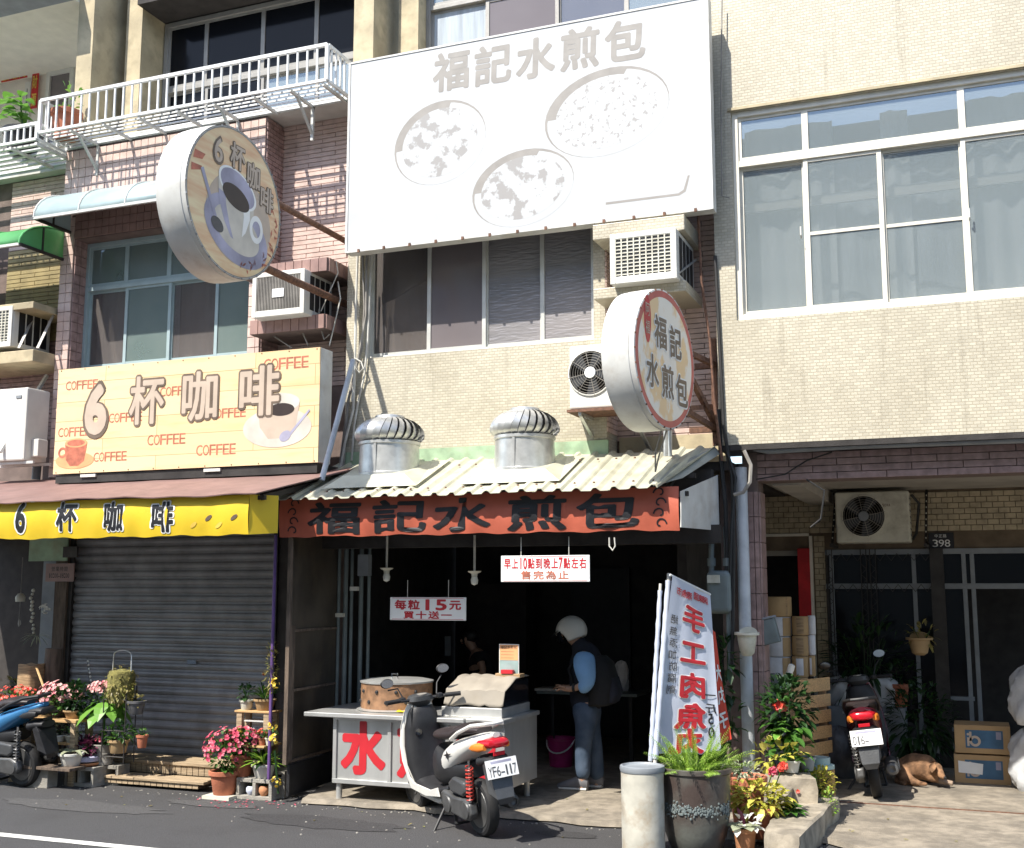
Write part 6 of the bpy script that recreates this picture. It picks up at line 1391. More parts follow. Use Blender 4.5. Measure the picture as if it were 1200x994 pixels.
def blossoms(T, C, rad, n, s, m, seed=1, name='blossoms', top=-.2):
    rnd = random.Random(seed); q = MB(); C = Vector(C)
    for i in range(n):
        while True:
            v = Vector((rnd.uniform(-1, 1), rnd.uniform(-1, 1), rnd.uniform(-1, 1)))
            if .6 < v.length <= 1 and v.z > top: break
        v.normalize(); p = C+Vector((v.x*rad[0], v.y*rad[1], v.z*rad[2]))*rnd.uniform(.85, 1.1); n_ = (v+Vector((0, -.4, .3))).normalized(); a = n_.cross(Vector((.2, .1, 1))).normalized(); b = n_.cross(a); k = rnd.uniform(.7, 1.2)*s
        for j in range(5):
            t = j*1.257; e = a*math.cos(t)+b*math.sin(t); q.leaf(p, e+n_*.35, k, k*.8, up=n_, bend=0)
    q.build(name, m, T, kind='stuff')
def blades(T, C, n, L, W, m, seed=1, el=(.5, 1.4), bend=.35, name='leaf_blades', spread=.02):
    rnd = random.Random(seed); q = MB(); C = Vector(C)
    for i in range(n):
        a = rnd.uniform(0, 6.283); e = rnd.uniform(*el); d = Vector((math.cos(a)*math.cos(e), math.sin(a)*math.cos(e), math.sin(e))); k = rnd.uniform(.7, 1.1); q.leaf(C+Vector((math.cos(a), math.sin(a), 0))*spread, d, L*k, W, bend=bend, seg=4)
    return q.build(name, m, T, kind='stuff')
def tpot(r, h): return [(r*.68, 0), (r*.72, .005), (r*.93, h*.8), (r*1.06, h*.82), (r*1.07, h*.98), (r*1.0, h), (r*.92, h*.96), (r*.9, h*.85)]
def planted(lab, px, pyb, pyt, Y, wpx, m, prof=tpot, zb_=None, cat='potted plant', name='potted_plant', group=None):
    b = at(px, pyb, Y); t_ = at(px, pyt, Y); r = (at(px+wpx/2, pyb, Y)-at(px-wpx/2, pyb, Y)).length/2; h = t_.z-b.z
    C = (b.x, Y+r, b.z if zb_ is None else zb_); h = t_.z-C[2]
    T = pot(name, lab, cat, m, C, prof(r, h), 24, (r*.9, h*.88), group); return T, Vector(C), r, h
# ---------------------------------------------------------------- right side plants and rocks
YG = 9.2
T, C, r, h = planted('ribbed orange clay pot with pale pinkish heart leaves, lowest at the rock edge', 871, 1006, 972, 8.85, 28, 'orange_clay', zb_=0)
for i, (a, l) in enumerate(((200, .17), (250, .18), (300, .16), (340, .15), (20, .14), (100, .12), (150, .15))):
    d = Vector((math.cos(R(a)), math.sin(R(a)), .35)); MB().leaf(C+Vector((0, 0, h)), d, l, .11, bend=.35, seg=4, cup=.1).build('leaf', 'leaf_pale', T)
MB().leaf(C+Vector((0, 0, h)), (-.2, -.5, 1), .2, .05, bend=.1, seg=4).build('leaf', 'leaf_purple', T); foliage(T, C+Vector((0, 0, h+.03)), (.1, .1, .05), 18, .08, .05, 'petal_white', 'pink_leaves', seed=5, stems=0)
T, C, r, h = planted('wide terracotta bowl on feet with a silvery small plant beside the glazed urn', 872, 958, 912, 9.35, 46, 'terracotta', zb_=.1)
box('block', 'block', T, C.x-.2, C.x+.2, C.y-.15, C.y+.15, 0, .1); foliage(T, C+Vector((-.02, -.05, h+.05)), (.14, .12, .07), 130, .05, .02, 'leaf_pale', seed=6)
T, C, r, h = planted('brown clay pot overflowing with bright yellow variegated leaves', 888, 968, 948, 9.15, 44, 'terracotta', zb_=.05)
foliage(T, C+Vector((-.02, -.03, h+.07)), (.24, .17, .12), 240, .085, .05, 'leaf_yellow', seed=7, droop=.5)
# flat trough rock
def rock(lab, pts_top, z, thick, name='flat_rock', m='rock', seed=1):
    rnd = random.Random(seed); c = sum((Vector(p) for p in pts_top), Vector())/len(pts_top); T = None
    bm = bmesh.new(); ring = []
    dense = []
    for i, p in enumerate(pts_top):
        a, b = Vector(p), Vector(pts_top[(i+1) % len(pts_top)])
        for k in range(4): dense.append(a.lerp(b, k/4)+Vector((rnd.uniform(-.015, .015), rnd.uniform(-.015, .015), 0)))
    levels = [(1.0, z-thick, .02), (1.02, z-thick*.6, .02), (1.0, z-thick*.25, .015), (.97, z-.01, .01), (.90, z, .006), (.6, z-.004, .008), (.3, z, .006)]
    rings = [[bm.verts.new((c.x+(p.x-c.x)*s+rnd.uniform(-j, j), c.y+(p.y-c.y)*s+rnd.uniform(-j, j), zz+rnd.uniform(-j, j)*.7)) for p in dense] for s, zz, j in levels]
    n = len(dense)
    for i in range(len(rings)-1):
        for k in range(n): bm.faces.new((rings[i][k], rings[i][(k+1) % n], rings[i+1][(k+1) % n], rings[i+1][k]))
    bm.faces.new(rings[-1]); me = bpy.data.meshes.new(name); bm.to_mesh(me); bm.free(); me.materials.append(MATS[m]); o = bpy.data.objects.new(name, me); col.objects.link(o); o['label'] = lab; o['category'] = 'rock'; OFF[o.name] = Vector()
    for p_ in me.polygons: p_.use_smooth = True
    me.set_sharp_from_angle(angle=R(35)); return o
def tz_(px, py, z): return gnd(px, py, z)
zr = .22
P = [tz_(893, 975, zr), tz_(935, 980, zr), tz_(962, 953, zr), tz_(985, 935, zr), tz_(975, 925, zr), tz_(930, 935, zr), tz_(905, 955, zr)]
rock('long flat grey rock slab with flowers growing along its back edge', [tuple(p) for p in P], zr, .24, seed=2)
rock('rounded mossy boulder under the shrub pots', [tuple(at(x, y, 9.9)) for x, y in ((893, 905), (955, 900))]+[tuple(at(950, 905, 10.3)), tuple(at(900, 905, 10.3))], .42, .4, 'boulder', seed=4)
rock('small dark stone behind the yellow leaves', [tuple(gnd(x, y, .3)) for x, y in ((905, 935), (925, 938), (930, 925), (908, 922))], .34, .3, 'boulder', 'rock', seed=6)
T = thing('rock_plant', 'green rosette succulent spilling over the front of the rock slab', 'plant', tz_(927, 957, zr)); c = tz_(927, 955, zr)+Vector((0, 0, .03))
for ring_, (n, l, e) in enumerate(((11, .15, .15), (9, .12, .5), (6, .08, .9))):
    for i in range(n): a = 2*math.pi*i/n+ring_*.3; MB().leaf(c+Vector((0, 0, .01*ring_)), (math.cos(a)*math.cos(e), math.sin(a)*math.cos(e), math.sin(e)), l, .055, bend=.25, seg=4).build('leaf', 'leaf_green', T)
T = thing('rock_plant', 'grey-green leafy clump left of the succulent on the rock', 'plant', tz_(915, 935, zr)); foliage(T, tz_(917, 935, zr)+Vector((0, 0, .08)), (.13, .1, .09), 90, .08, .045, 'leaf_dark', seed=8)
T = thing('rock_plant', 'bright green kalanchoe with orange blossoms on the rock slab', 'plant', tz_(937, 930, zr)); foliage(T, tz_(937, 932, zr)+Vector((0, 0, .12)), (.14, .1, .12), 170, .07, .045, 'leaf_bright', seed=9); blossoms(T, tz_(936, 938, zr)+Vector((0, -.03, .1)), (.1, .07, .07), 9, .028, 'petal_red', seed=3)
T = thing('rock_plant', 'yellow trailing leaves hanging over the right end of the rock slab', 'plant', tz_(962, 935, zr)); foliage(T, tz_(958, 932, zr)+Vector((0, 0, .12)), (.16, .1, .12), 260, .045, .028, 'leaf_yellow', seed=10); foliage(T, tz_(972, 940, zr)+Vector((0, -.02, -.02)), (.06, .05, .14), 120, .03, .018, 'leaf_fern', 'trailing_foliage', seed=11, stems=0)
T = thing('rock_plant', 'bare stems with two pink and red roses above the yellow leaves', 'plant', tz_(905, 935, .2))
for (px, py, m) in ((906, 904, 'petal_pink'), (917, 898, 'petal_red')):
    p = at(px, py, 9.35); blossoms(T, p, (.015, .015, .015), 9, .035, m, seed=px, name='rose', top=-1); MB().tube([tz_(900, 940, .25), at(px-8, py+22, 9.36), p], .005, 5).build('stem', 'leaf_green', T)
foliage(T, at(905, 890, 9.4), (.1, .06, .1), 16, .06, .035, 'leaf_yellow', seed=21, stems=0)
# shrub pots behind
T, C, r, h = planted('white square-shouldered pot with large oval green leaves on the boulder', 926, 906, 892, 10.0, 22, 'white_plastic', zb_=.43)
rnd = random.Random(2)
for i in range(46):
    a = rnd.uniform(0, 6.28); e = rnd.uniform(-.2, 1.1); p = C+Vector((rnd.uniform(-.15, .12), rnd.uniform(-.1, .1), h+rnd.uniform(.03, .28))); MB().leaf(p, (math.cos(a), math.sin(a)-.3, math.sin(e)-.2), rnd.uniform(.11, .16), .065, bend=.45, seg=4).build('leaf', ['leaf_green', 'leaf_bright', 'leaf_green'][i % 3], T)
foliage(T, C+Vector((-.1, -.05, h+.05)), (.2, .1, .12), 40, .1, .06, 'leaf_yellow', 'yellow_foliage', seed=12)
T, C, r, h = planted('grey pot with dense dark shrub and one red flower by the pallet', 945, 904, 888, 10.15, 20, 'pipe_grey', zb_=.43)
foliage(T, C+Vector((-.16, .05, h+.40)), (.21, .18, .25), 300, .12, .05, 'leaf_dark', seed=13, droop=.5); foliage(T, C+Vector((-.18, -.05, h+.30)), (.18, .1, .2), 60, .12, .05, 'leaf_green', 'sunlit_leaves', seed=14, stems=0)  # lighter leaf colour stands in for sun on the front of the shrub
p = at(914, 827, 10.1); blossoms(T, p, (.05, .03, .02), 7, .04, 'petal_red', seed=15, top=-1)
T = thing('storage_jar', 'squat jar wrapped in bamboo with a pale teal lid behind the rock', 'jar', at(960, 925, 10.4)); b = at(960, 930, 10.4); r = .11; zt2 = at(960, 902, 10.4).z
MB().lathe([(r, 0.05), (r, zt2)], (b.x, 10.5, 0), 24).build('jar', 'wood', T, smooth=True); MB().lathe([(r+.015, 0), (r+.015, .03), (r-.02, .035), (r-.02, .09), (.001, .092)], (b.x, 10.5, zt2), 24).build('lid', 'teal_plastic', T, smooth=True)
for k in range(26): t = 2*math.pi*k/26; box('bamboo_strip', 'pallet_wood', T, b.x+(r+.004)*math.cos(t)-.009, b.x+(r+.004)*math.cos(t)+.009, 10.5+(r+.004)*math.sin(t)-.006, 10.5+(r+.004)*math.sin(t)+.006, .05, zt2-.005)
# climbing plant beside the drain pipe
T = thing('climbing_plant', 'climbing plant with dull leaves beside the pale drain pipe', 'plant', at(850, 880, YF-.1)); 
for (px, py, rx, rz, n) in ((852, 770, .09, .16, 34), (846, 800, .10, .2, 34), (856, 838, .1, .14, 26), (850, 865, .08, .14, 22)): foliage(T, at(px, py, YF-.05), (rx, .07, rz), n, .11, .055, 'leaf_dark', seed=px, stems=2)
def wallpot(lab, px, py, pyt, Y, wpx, m='old_plastic'):
    a = at(px, pyt, Y); r = (at(px+wpx/2, py, Y)-at(px-wpx/2, py, Y)).length/2; h = a.z-at(px, py, Y).z
    T = thing('hanging_planter', lab, 'planter', (a.x, Y, a.z-h)); MB().lathe([(r*.35, 0), (r*.62, h*.12), (r*.8, h*.6), (r*.84, h*.78), (r*1.08, h*.8), (r*1.08, h*.9), (r*.86, h*.88), (r*.8, h*.7)], (a.x, Y, a.z-h), 28).build('bowl', m, T, smooth=True)
    q = MB(); q.v = [Vector((a.x+r*.8*math.cos(t), Y+r*.75, a.z-h*.12+r*.5*math.sin(t))) for t in [math.pi*i/12 for i in range(13)]]; q.f = [tuple(range(13))]; o = q.build('back_plate', m, T); o.modifiers.new('s', 'SOLIDIFY').thickness = .01; return T
wallpot('cream half-bowl planter hung on the drain pipe', 875, 769, 738, YF-.06, 27)
WPT = wallpot('dim half-bowl planter with dry stems hung on the dark post in the arcade', 1077, 768, 745, 12.9, 30, 'cardboard'); foliage(WPT, at(1080, 744, 12.9), (.14, .08, .12), 40, .1, .03, 'leaf_dry', seed=301)
p = at(898, 741, 10.6); T = thing('mailbox', 'small tilted dark metal box on the pink pillar', 'box', p); q = MB(); q.m = Matrix.Translation(p) @ Matrix.Rotation(R(-14), 4, 'Y'); q.box(-.1, .1, -.02, .08, -.11, .11); q.build('body', 'gas_grey', T, bevel=.01)
q = MB(); q.m = Matrix.Translation(p) @ Matrix.Rotation(R(-14), 4, 'Y'); q.box(-.11, .11, -.03, .09, .111, .13); q.build('lid', 'pipe_grey', T, bevel=.005)
# carton rolls / boxes stacked
def crate(lab, px0, px1, py0, py1, Y, d, m='cardboard', papers=(), name='cardboard_box', cat='box', rz=0, group=None, cyl=False):
    a = at(px0, py1, Y); b = at(px1, py1, Y); z1_ = at((px0+px1)/2, py0, Y).z; z0_ = at((px0+px1)/2, py1, Y).z
    T = thing(name, lab, cat, ((a.x+b.x)/2, Y, z0_), 0, group)
    MB().box(a.x+.004, b.x-.004, Y, Y+d, z0_+.003, z1_-.003).build('carton', m, T, bevel=.006)
    F = Face(((a.x+b.x)/2, Y, (z0_+z1_)/2), (1, 0, 0), (0, 0, 1), T); w_, h_ = (b.x-a.x), (z1_-z0_)
    for (u0, v0, u1, v1) in papers: F.poly([(w_*u0, h_*v0), (w_*u1, h_*v0), (w_*u1, h_*v1), (w_*u0, h_*v1)], 'paper', 'label_sheet', .002)
    box('tape', 'wood', T, (a.x+b.x)/2-.025, (a.x+b.x)/2+.025, Y+.01, Y+d-.01, z1_-.0035, z1_-.001)
    return T, F, w_, h_
yb = 11.9; lv = [699, 723, 746, 770, 795, 820]
def roll(lab, px0, px1, py0, py1, Y, m, band):
    a = at(px0, py1, Y); b = at(px1, py1, Y); z1_ = at((px0+px1)/2, py0, Y).z; z0_ = at((px0+px1)/2, py1, Y).z; r = (b.x-a.x)/2-.003; c = ((a.x+b.x)/2, Y+r, z0_)
    T = thing('paper_roll', lab, 'roll', c, 0, 'wrapped rolls stacked behind the pillar'); h = z1_-z0_-.004
    MB().lathe([(r-.006, .002), (r, .01), (r, h-.008), (r-.006, h), (r*.3, h), (r*.28, h-.02), (.001, h-.02)], c, 28).build('wrapping', m, T, smooth=True)
    n = 8; q = MB()
    for i in range(n+1):
        t = R(band[0]+(band[1]-band[0])*i/n); q.v += [Vector((c[0]+(r+.002)*math.cos(t), c[1]+(r+.002)*math.sin(t), z_)) for z_ in (z0_+h*band[2], z0_+h*band[3])]
    q.f = [(2*i, 2*i+2, 2*i+3, 2*i+1) for i in range(n)]; q.build('label_sheet', band[4], T, smooth=True)
nm = ['topmost plain brown roll of the stack behind the pillar', 'second roll from the top of the paper-wrapped column', 'third roll from the top of the paper-wrapped column', 'fourth roll from the top of the paper-wrapped column', 'lowest roll of the paper-wrapped column']
for i in range(5): roll(nm[i], 892, 926, lv[i], lv[i+1], yb, 'cardboard' if i == 0 else 'paper', (300, 345, .03, .97, 'cardboard') if i else (315, 322, .0, 1, 'wood'))
nm = ['upper brown roll right of the paper-wrapped column', 'second brown roll right of the paper-wrapped column', 'brown roll with a white label right of the paper-wrapped column', 'lowest brown roll right of the paper-wrapped column']
for i in range(4): roll(nm[i], 927, 947, lv[i+1]-1, lv[i+2]-1, yb+.05, 'cardboard', (250, 300, .1, .9, 'paper' if i == 2 else 'wood'))
nm = ['upper narrow white roll at the right of the stack', 'middle narrow white roll at the right of the stack', 'lower narrow brown roll at the right of the stack']
for i in range(3): roll(nm[i], 946, 956, lv[i+1]-2, lv[i+2]-2, yb+.12, 'paper' if i < 2 else 'cardboard', (250, 280, .1, .9, 'paper'))
# small plinth the stack stands on
a, b = at(892, 820, yb), at(954, 820, yb); box_ = MB().box(a.x, b.x, yb, yb+.4, .05, a.z-.003).build('wooden_bench', 'old_wood', bevel=.005); tag(box_, 'dark low bench carrying the stacked cartons', 'bench')
# pallet leaning on edge
T = thing('pallet', 'light wooden pallet stood on its side between shrub and scooter', 'pallet', at(950, 880, 11.0))
zp = [(798, 814), (818, 833), (837, 852), (856, 871), (875, 890)]
A0, B0 = at(929, 845, 10.9), at(972, 838, 11.5); dd = Vector((B0.x-A0.x, B0.y-A0.y, 0)).normalized(); nn = Vector((dd.y, -dd.x, 0))
for i, (y0_, y1_) in enumerate(zp):
    z1_ = at(929, y0_, 10.9).z; z0_ = at(929, y1_, 10.9).z
    if i == 4: z0_ = max(z0_, .08)
    q = MB(); e = [Vector((A0.x, A0.y, 0)), Vector((B0.x, B0.y, 0))]
    q.v = [p_+nn*t_+Vector((0, 0, z_)) for t_ in (0, .02) for p_, z_ in ((e[0], z0_), (e[1], z0_), (e[1], z1_), (e[0], z1_))]; q.f = [(0, 1, 2, 3), (7, 6, 5, 4), (0, 4, 5, 1), (1, 5, 6, 2), (2, 6, 7, 3), (3, 7, 4, 0)]; q.build('plank', 'pallet_wood', T, bevel=.003)
for t in (.06, .5, .94):
    p_ = Vector((A0.x, A0.y, 0)).lerp(Vector((B0.x, B0.y, 0)), t)-nn*.045; MB().bar((p_.x, p_.y, .055), (p_.x, p_.y, at(929, 800, 10.9).z), .07, .08).build('bearer', 'wood', T, bevel=.003)
# tarp covered thing and bottle
T = thing('covered_bundle', 'grey plastic wrapped bundle standing beside the pink pillar', 'bundle', at(905, 880, 10.9)); 
q = MB(); b = at(906, 850, 10.9); rnd = random.Random(5)
zt3 = at(906, 790, 10.9).z
q.grid(lambda u, v: (b.x+(.14-.11*v**2)*math.cos(6.283*u)*(1+.12*math.sin(u*31+v*8)), 10.95+(.14-.1*v**2)*math.sin(6.283*u)*(1+.1*math.sin(u*22-v*9)), .06+(zt3-.06)*v), 40, 24).build('wrap', 'tarp_grey', T, smooth=True)
a = at(921, 803, 10.8); T = thing('water_bottle', 'clear ridged plastic bottle upside down on a stick by the cartons', 'bottle', a); q = MB(); q.m = Matrix.Translation(a) @ Matrix.Rotation(R(18), 4, 'Y')
q.lathe([(.001, .2), (.03, .19), (.033, .15), (.028, .13), (.033, .11), (.028, .09), (.033, .07), (.033, .0), (.012, -.04), (.012, -.06)], n=16); q.build('bottle', 'chrome' if 0 else 'lamp_glass', T, smooth=True); q = MB(); q.m = Matrix.Translation(a) @ Matrix.Rotation(R(18), 4, 'Y'); q.lathe([(.0345, 0), (.0345, .06)], n=16).build('label_band', 'awning_blue', T)
# steel cabinet with things on it
yc = 13.1
a, b = at(972, 870, yc), at(1062, 870, yc); zc1 = at(1015, 829, yc).z
T = thing('steel_cabinet', 'grey four-drawer metal cabinet at the back of the arcade', 'cabinet', ((a.x+b.x)/2, yc, .05)); box('body', 'pipe_grey', T, a.x, b.x, yc, yc+.4, .06, zc1, bevel=.006)
for i in range(2):
    for j in range(2):
        x0_ = a.x+(b.x-a.x)*(j*.5)+.03; x1_ = x0_+(b.x-a.x)*.5-.06; z0_ = .1+(zc1-.1)*.5*i; box('drawer', 'gas_grey' if 0 else 'pipe_grey', T, x0_, x1_, yc-.018, yc-.002, z0_, z0_+(zc1-.1)*.5-.04, bevel=.004); box('handle', 'aluminium', T, x0_+.12, x1_-.12, yc-.034, yc-.0185, z0_+(zc1-.1)*.38, z0_+(zc1-.1)*.38+.02)
def sack(lab, C, rx, ry, h, seed=1, m='sack_plastic', name='sack', cat='sack'):
    rnd = random.Random(seed); a = [rnd.uniform(0, 6) for _ in range(5)]
    pf = lambda v: max(.001, 1-(2*min(1, v*.86+.14)-1)**4)**.5
    o = MB().grid(lambda u, v: (C[0]+rx*pf(v)*math.cos(6.283*u)*(1+.06*math.sin(3*6.283*u+a[0]+v*5)+.05*math.sin(8*6.283*u+a[1]-v*9)+.03*math.sin(17*6.283*u+a[4]+v*21)), C[1]+ry*pf(v)*math.sin(6.283*u)*(1+.05*math.sin(4*6.283*u+a[2]+v*6)+.04*math.sin(9*6.283*u+a[3]-v*13)), C[2]+h*v+.01*math.sin(11*6.283*u+a[3])*v), 44, 20).build(name, m, smooth=True)
    return tag(o, lab, cat)
c = at(987, 829, yc+.15); sack('pale plastic covered bundle at the left on the steel cabinet', (c.x, yc+.2, zc1), .17, .13, .3, 1)
c = at(1032, 829, yc+.15); sack('white wrapped appliance in the middle on the steel cabinet', (c.x, yc+.2, zc1), .2, .13, .32, 2)
T, C, r, h = planted('terracotta pot with a small plant on the steel cabinet', 1053, 828, 802, yc+.1, 26, 'terracotta', zb_=zc1+.001); foliage(T, C+Vector((0, 0, h+.1)), (.2, .1, .12), 60, .12, .05, 'leaf_dark', seed=31)
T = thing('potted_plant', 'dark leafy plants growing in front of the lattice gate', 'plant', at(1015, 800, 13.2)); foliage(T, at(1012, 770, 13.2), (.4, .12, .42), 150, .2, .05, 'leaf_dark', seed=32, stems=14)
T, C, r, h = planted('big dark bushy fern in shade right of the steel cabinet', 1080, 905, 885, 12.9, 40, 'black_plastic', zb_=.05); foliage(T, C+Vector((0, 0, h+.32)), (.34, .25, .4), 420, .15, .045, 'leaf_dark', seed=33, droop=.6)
c = at(980, 905, 12.2); sack('crumpled clear plastic bag of odds and ends beside the dark red scooter', (c.x, 12.5, .05), .2, .18, .5, 7, 'tarp_grey', 'plastic_bag', 'bag')
# dark tub behind the scooter
# boxes at right
yb = 12.55
for i, (y0_, y1_, lab) in enumerate(((850, 884, 'upper brown carton with a blue printed panel and round logo'), (885, 920, 'lower brown carton with blue panel half covered by a white slip'))):
    T, F, w_, h_ = crate(lab, 1119, 1186, y0_, y1_, yb, .4, 'cardboard', group='printed cartons at the right edge')
    F.poly([(-w_*.30, -h_*.30), (w_*.36, -h_*.30), (w_*.36, h_*.32), (-w_*.30, h_*.32)], 'blue_print', 'printed_panel', .0015)
    F.ell(-w_*.13, -h_*.06, .052, .052, 'beige_print', 'logo_ring', .003, rin=.55); F.poly([(-w_*.13-.052, -h_*.06), (-w_*.13-.03, -h_*.06), (-w_*.13-.03, h_*.26), (-w_*.13-.052, h_*.26)], 'beige_print', 'logo_stroke', .003)
    F.ell(-w_*.25, h_*.17, .012, .012, 'beige_print', 'logo_dot', .003); F.poly([(-w_*.25-.01, -h_*.24), (-w_*.25+.01, -h_*.24), (-w_*.25+.01, h_*.06), (-w_*.25-.01, h_*.06)], 'beige_print', 'logo_stroke', .003)
    F.poly([(w_*.24, h_*.02), (w_*.33, h_*.02), (w_*.33, h_*.28), (w_*.24, h_*.28)], 'lilac_print', 'printed_mark', .003)
    if i: F.poly([(-w_*.42, -h_*.12), (w_*.0, -h_*.16), (w_*.02, h_*.2), (-w_*.42, h_*.28)], 'white_print', 'paper_slip', .005)
    box('side_mark', 'beige_print', T, 0, .001, yb+.1, yb+.101, .1, .101) if 0 else None
c = gnd(1206, 930, .05); sack('lower white plastic sack at the right edge before the cartons', (c.x+.2, c.y+.2, .05), .33, .25, .62, 11); sack('upper white plastic sack stacked at the right edge', (c.x+.2, c.y+.2, .66), .3, .24, .58, 12)
# dog
gd = gnd(1075, 921, .05)
T = thing('dog', 'tan dog lying asleep on the arcade floor behind the scooter exhaust', 'dog', gd)
def dv(px, py, dy, r1, r2=None): p = at(px, py, gd.y+.15+dy); return (p.x, p.y, max(p.z, .05+r1*.9), r1, r2 or r1)
V = [dv(1062, 903, .05, .13, .12), dv(1072, 898, .03, .145, .13), dv(1084, 899, 0, .13, .12), dv(1092, 904, -.03, .085, .08),   # rump, back, chest, neck
     dv(1097, 901, -.16, .068, .065), dv(1102, 907, -.22, .042, .04), dv(1105, 911, -.25, .03),        # head, muzzle
     dv(1060, 911, -.12, .075), dv(1070, 916, -.2, .045), dv(1078, 918, -.22, .026), dv(1085, 919, -.23, .022),      # near hind leg folded
     dv(1092, 911, -.1, .05), dv(1101, 915, -.12, .03), dv(1109, 917, -.14, .022), dv(1114, 918, -.15, .02),          # near foreleg stretched
     dv(1090, 912, .08, .045), dv(1099, 914, .1, .028), dv(1106, 915, .1, .02),
     dv(1054, 910, .0, .04), dv(1051, 917, -.08, .028), dv(1056, 920, -.16, .022), dv(1062, 921, -.2, .012)]          # tail
ED = [(0, 1), (1, 2), (2, 3), (3, 4), (4, 5), (5, 6), (0, 7), (7, 8), (8, 9), (9, 10), (2, 11), (11, 12), (12, 13), (13, 14), (2, 15), (15, 16), (16, 17), (0, 18), (18, 19), (19, 20), (20, 21)]
mb = bpy.data.metaballs.new('body'); mb.resolution = .016; mb.render_resolution = .016; mb.threshold = .25
ob = bpy.data.objects.new('body', mb); col.objects.link(ob)
for a_, b_ in ED:
    A_, B_ = V[a_], V[b_]; L_ = (Vector(A_[:3])-Vector(B_[:3])).length; n = max(2, int(L_/(.45*min(A_[3], B_[3]))))
    for i in range(n+1):
        t = i/n; e = mb.elements.new(); e.co = [A_[k]*(1-t)+B_[k]*t for k in range(3)]; e.radius = (A_[3]*(1-t)+B_[3]*t)*1.1; e.stiffness = 2
bpy.context.view_layer.update()
me = bpy.data.meshes.new_from_object(ob.evaluated_get(bpy.context.evaluated_depsgraph_get())); bpy.data.objects.remove(ob)
off = OFF[T.name]
for v_ in me.vertices: v_.co -= off; v_.co.z = max(v_.co.z, .002)
me.materials.clear(); me.materials.append(MATS['fur'])
for p_ in me.polygons: p_.use_smooth = True
body = bpy.data.objects.new('body', me); col.objects.link(body); body.parent = T
h_ = Vector(V[4][:3])
for s_ in (-1, 1): MB().leaf(h_+Vector((-.02, s_*.055, .06)), (-.1, s_*.6, -.35), .10, .07, bend=.3, seg=4).build('ear', 'fur', T)
MB().sphere(Vector(V[6][:3])+Vector((.02, -.02, .0)), .013, 8, 6).build('nose', 'black_plastic', T)
q = MB(); q.tube([Vector(V[12][:3]), Vector(V[13][:3]), Vector(V[14][:3])+Vector((.02, 0, 0))], [.033, .026, .022], 8); q.build('pale_paw', 'fur_pale', T, smooth=True)

# ---------------------------------------------------------------- flowers and shelves left of the partition
def blockT(lab, x, y, z, rz=0, w=.39, h=.19, d=.19, group='grey hollow concrete blocks'):
    T = thing('concrete_block', lab, 'block', (x, y, z), rz, group, world=False); q = MB(); t = .035
    q.box(-w/2, w/2, -d/2, d/2, 0, t); q.box(-w/2, w/2, -d/2, d/2, h-t, h); q.box(-w/2, -w/2+t, -d/2, d/2, t, h-t); q.box(w/2-t, w/2, -d/2, d/2, t, h-t); q.box(-t/2, t/2, -d/2, d/2, t, h-t); q.box(-w/2+t, -t/2, d/2-.03, d/2-.002, t, h-t); q.box(t/2, w/2-t, d/2-.03, d/2-.002, t, h-t)
    q.build('block', 'block', T, bevel=.004); return T
g1 = gnd(293, 937); yb1 = g1.y+.08
SH = thing('plant_stand', 'small wooden two-tier plant stand beside the partition', 'stand', (g1.x, 9.75, 0))
a, b = at(276, 832, 9.62), at(319, 832, 9.62); zs_ = at(298, 833, 9.62).z
box('shelf', 'pallet_wood', SH, a.x, b.x, 9.6, 9.8, zs_-.02, zs_, bevel=.004)
for x in (a.x+.05, b.x-.06): 
    for y in (9.63, 9.77): box('leg', 'deck_wood', SH, x-.03, x+.03, y-.02, y+.02, .0, zs_-.021, bevel=.003)
zm_ = at(298, 872, 9.6).z; box('shelf', 'pallet_wood', SH, a.x+.08, b.x+.0, 9.50, 9.8, zm_-.02, zm_, bevel=.004); box('shelf', 'white_metal', SH, a.x+.1, b.x-.05, 9.62, 9.78, (zs_+zm_)/2+.05, (zs_+zm_)/2+.06)
T, C, r, h = planted('cream square-ish pot with small dark leaves on the left of the top shelf', 284, 833, 821, 9.6, 14, 'old_plastic', zb_=zs_); foliage(T, C+Vector((0, 0, h+.07)), (.09, .06, .08), 60, .05, .03, 'leaf_dark', seed=41)
T, C, r, h = planted('beige trough of upright green blades on the right of the top shelf', 303, 833, 820, 9.6, 22, 'cardboard', zb_=zs_); blades(T, C+Vector((0, 0, h)), 60, .26, .014, 'leaf_green', seed=42); blossoms(T, C+Vector((-.05, 0, h+.22)), (.03, .03, .02), 4, .02, 'petal_red', seed=3)
for i, (px, w_, lab, m, lm) in enumerate(((276, 9, 'tiny brown pot with yellow blooms on the lower shelf', 'terracotta', 'petal_yellow'), (291, 15, 'navy bowl with white blossoms on the lower shelf', 'navy', 'petal_white'), (304, 9, 'small clay pot with orange blooms on the lower shelf', 'terracotta', 'petal_red'), (313, 10, 'small cream pot of green sprouts on the lower shelf', 'old_plastic', 'leaf_green'))):
    T, C, r, h = planted(lab, px, 872, 865, 9.51, w_, m, zb_=zm_+.001); foliage(T, C+Vector((0, 0, h+.03)), (.06, .05, .04), 40, .04, .02, 'leaf_green', seed=50+i); (blossoms(T, C+Vector((0, 0, h+.04)), (.05, .04, .04), 14, .016, lm, seed=60+i) if lm != 'leaf_green' else None)
blockT('hollow block in front of the plant stand with tiny pots in its holes', at(301, 935, 9.45).x-.02, 9.52, 0)
blockT('dark hollow block at the right under the plant stand', at(318, 930, 9.6).x+.0, 9.68, 0, 0, .3, .25)
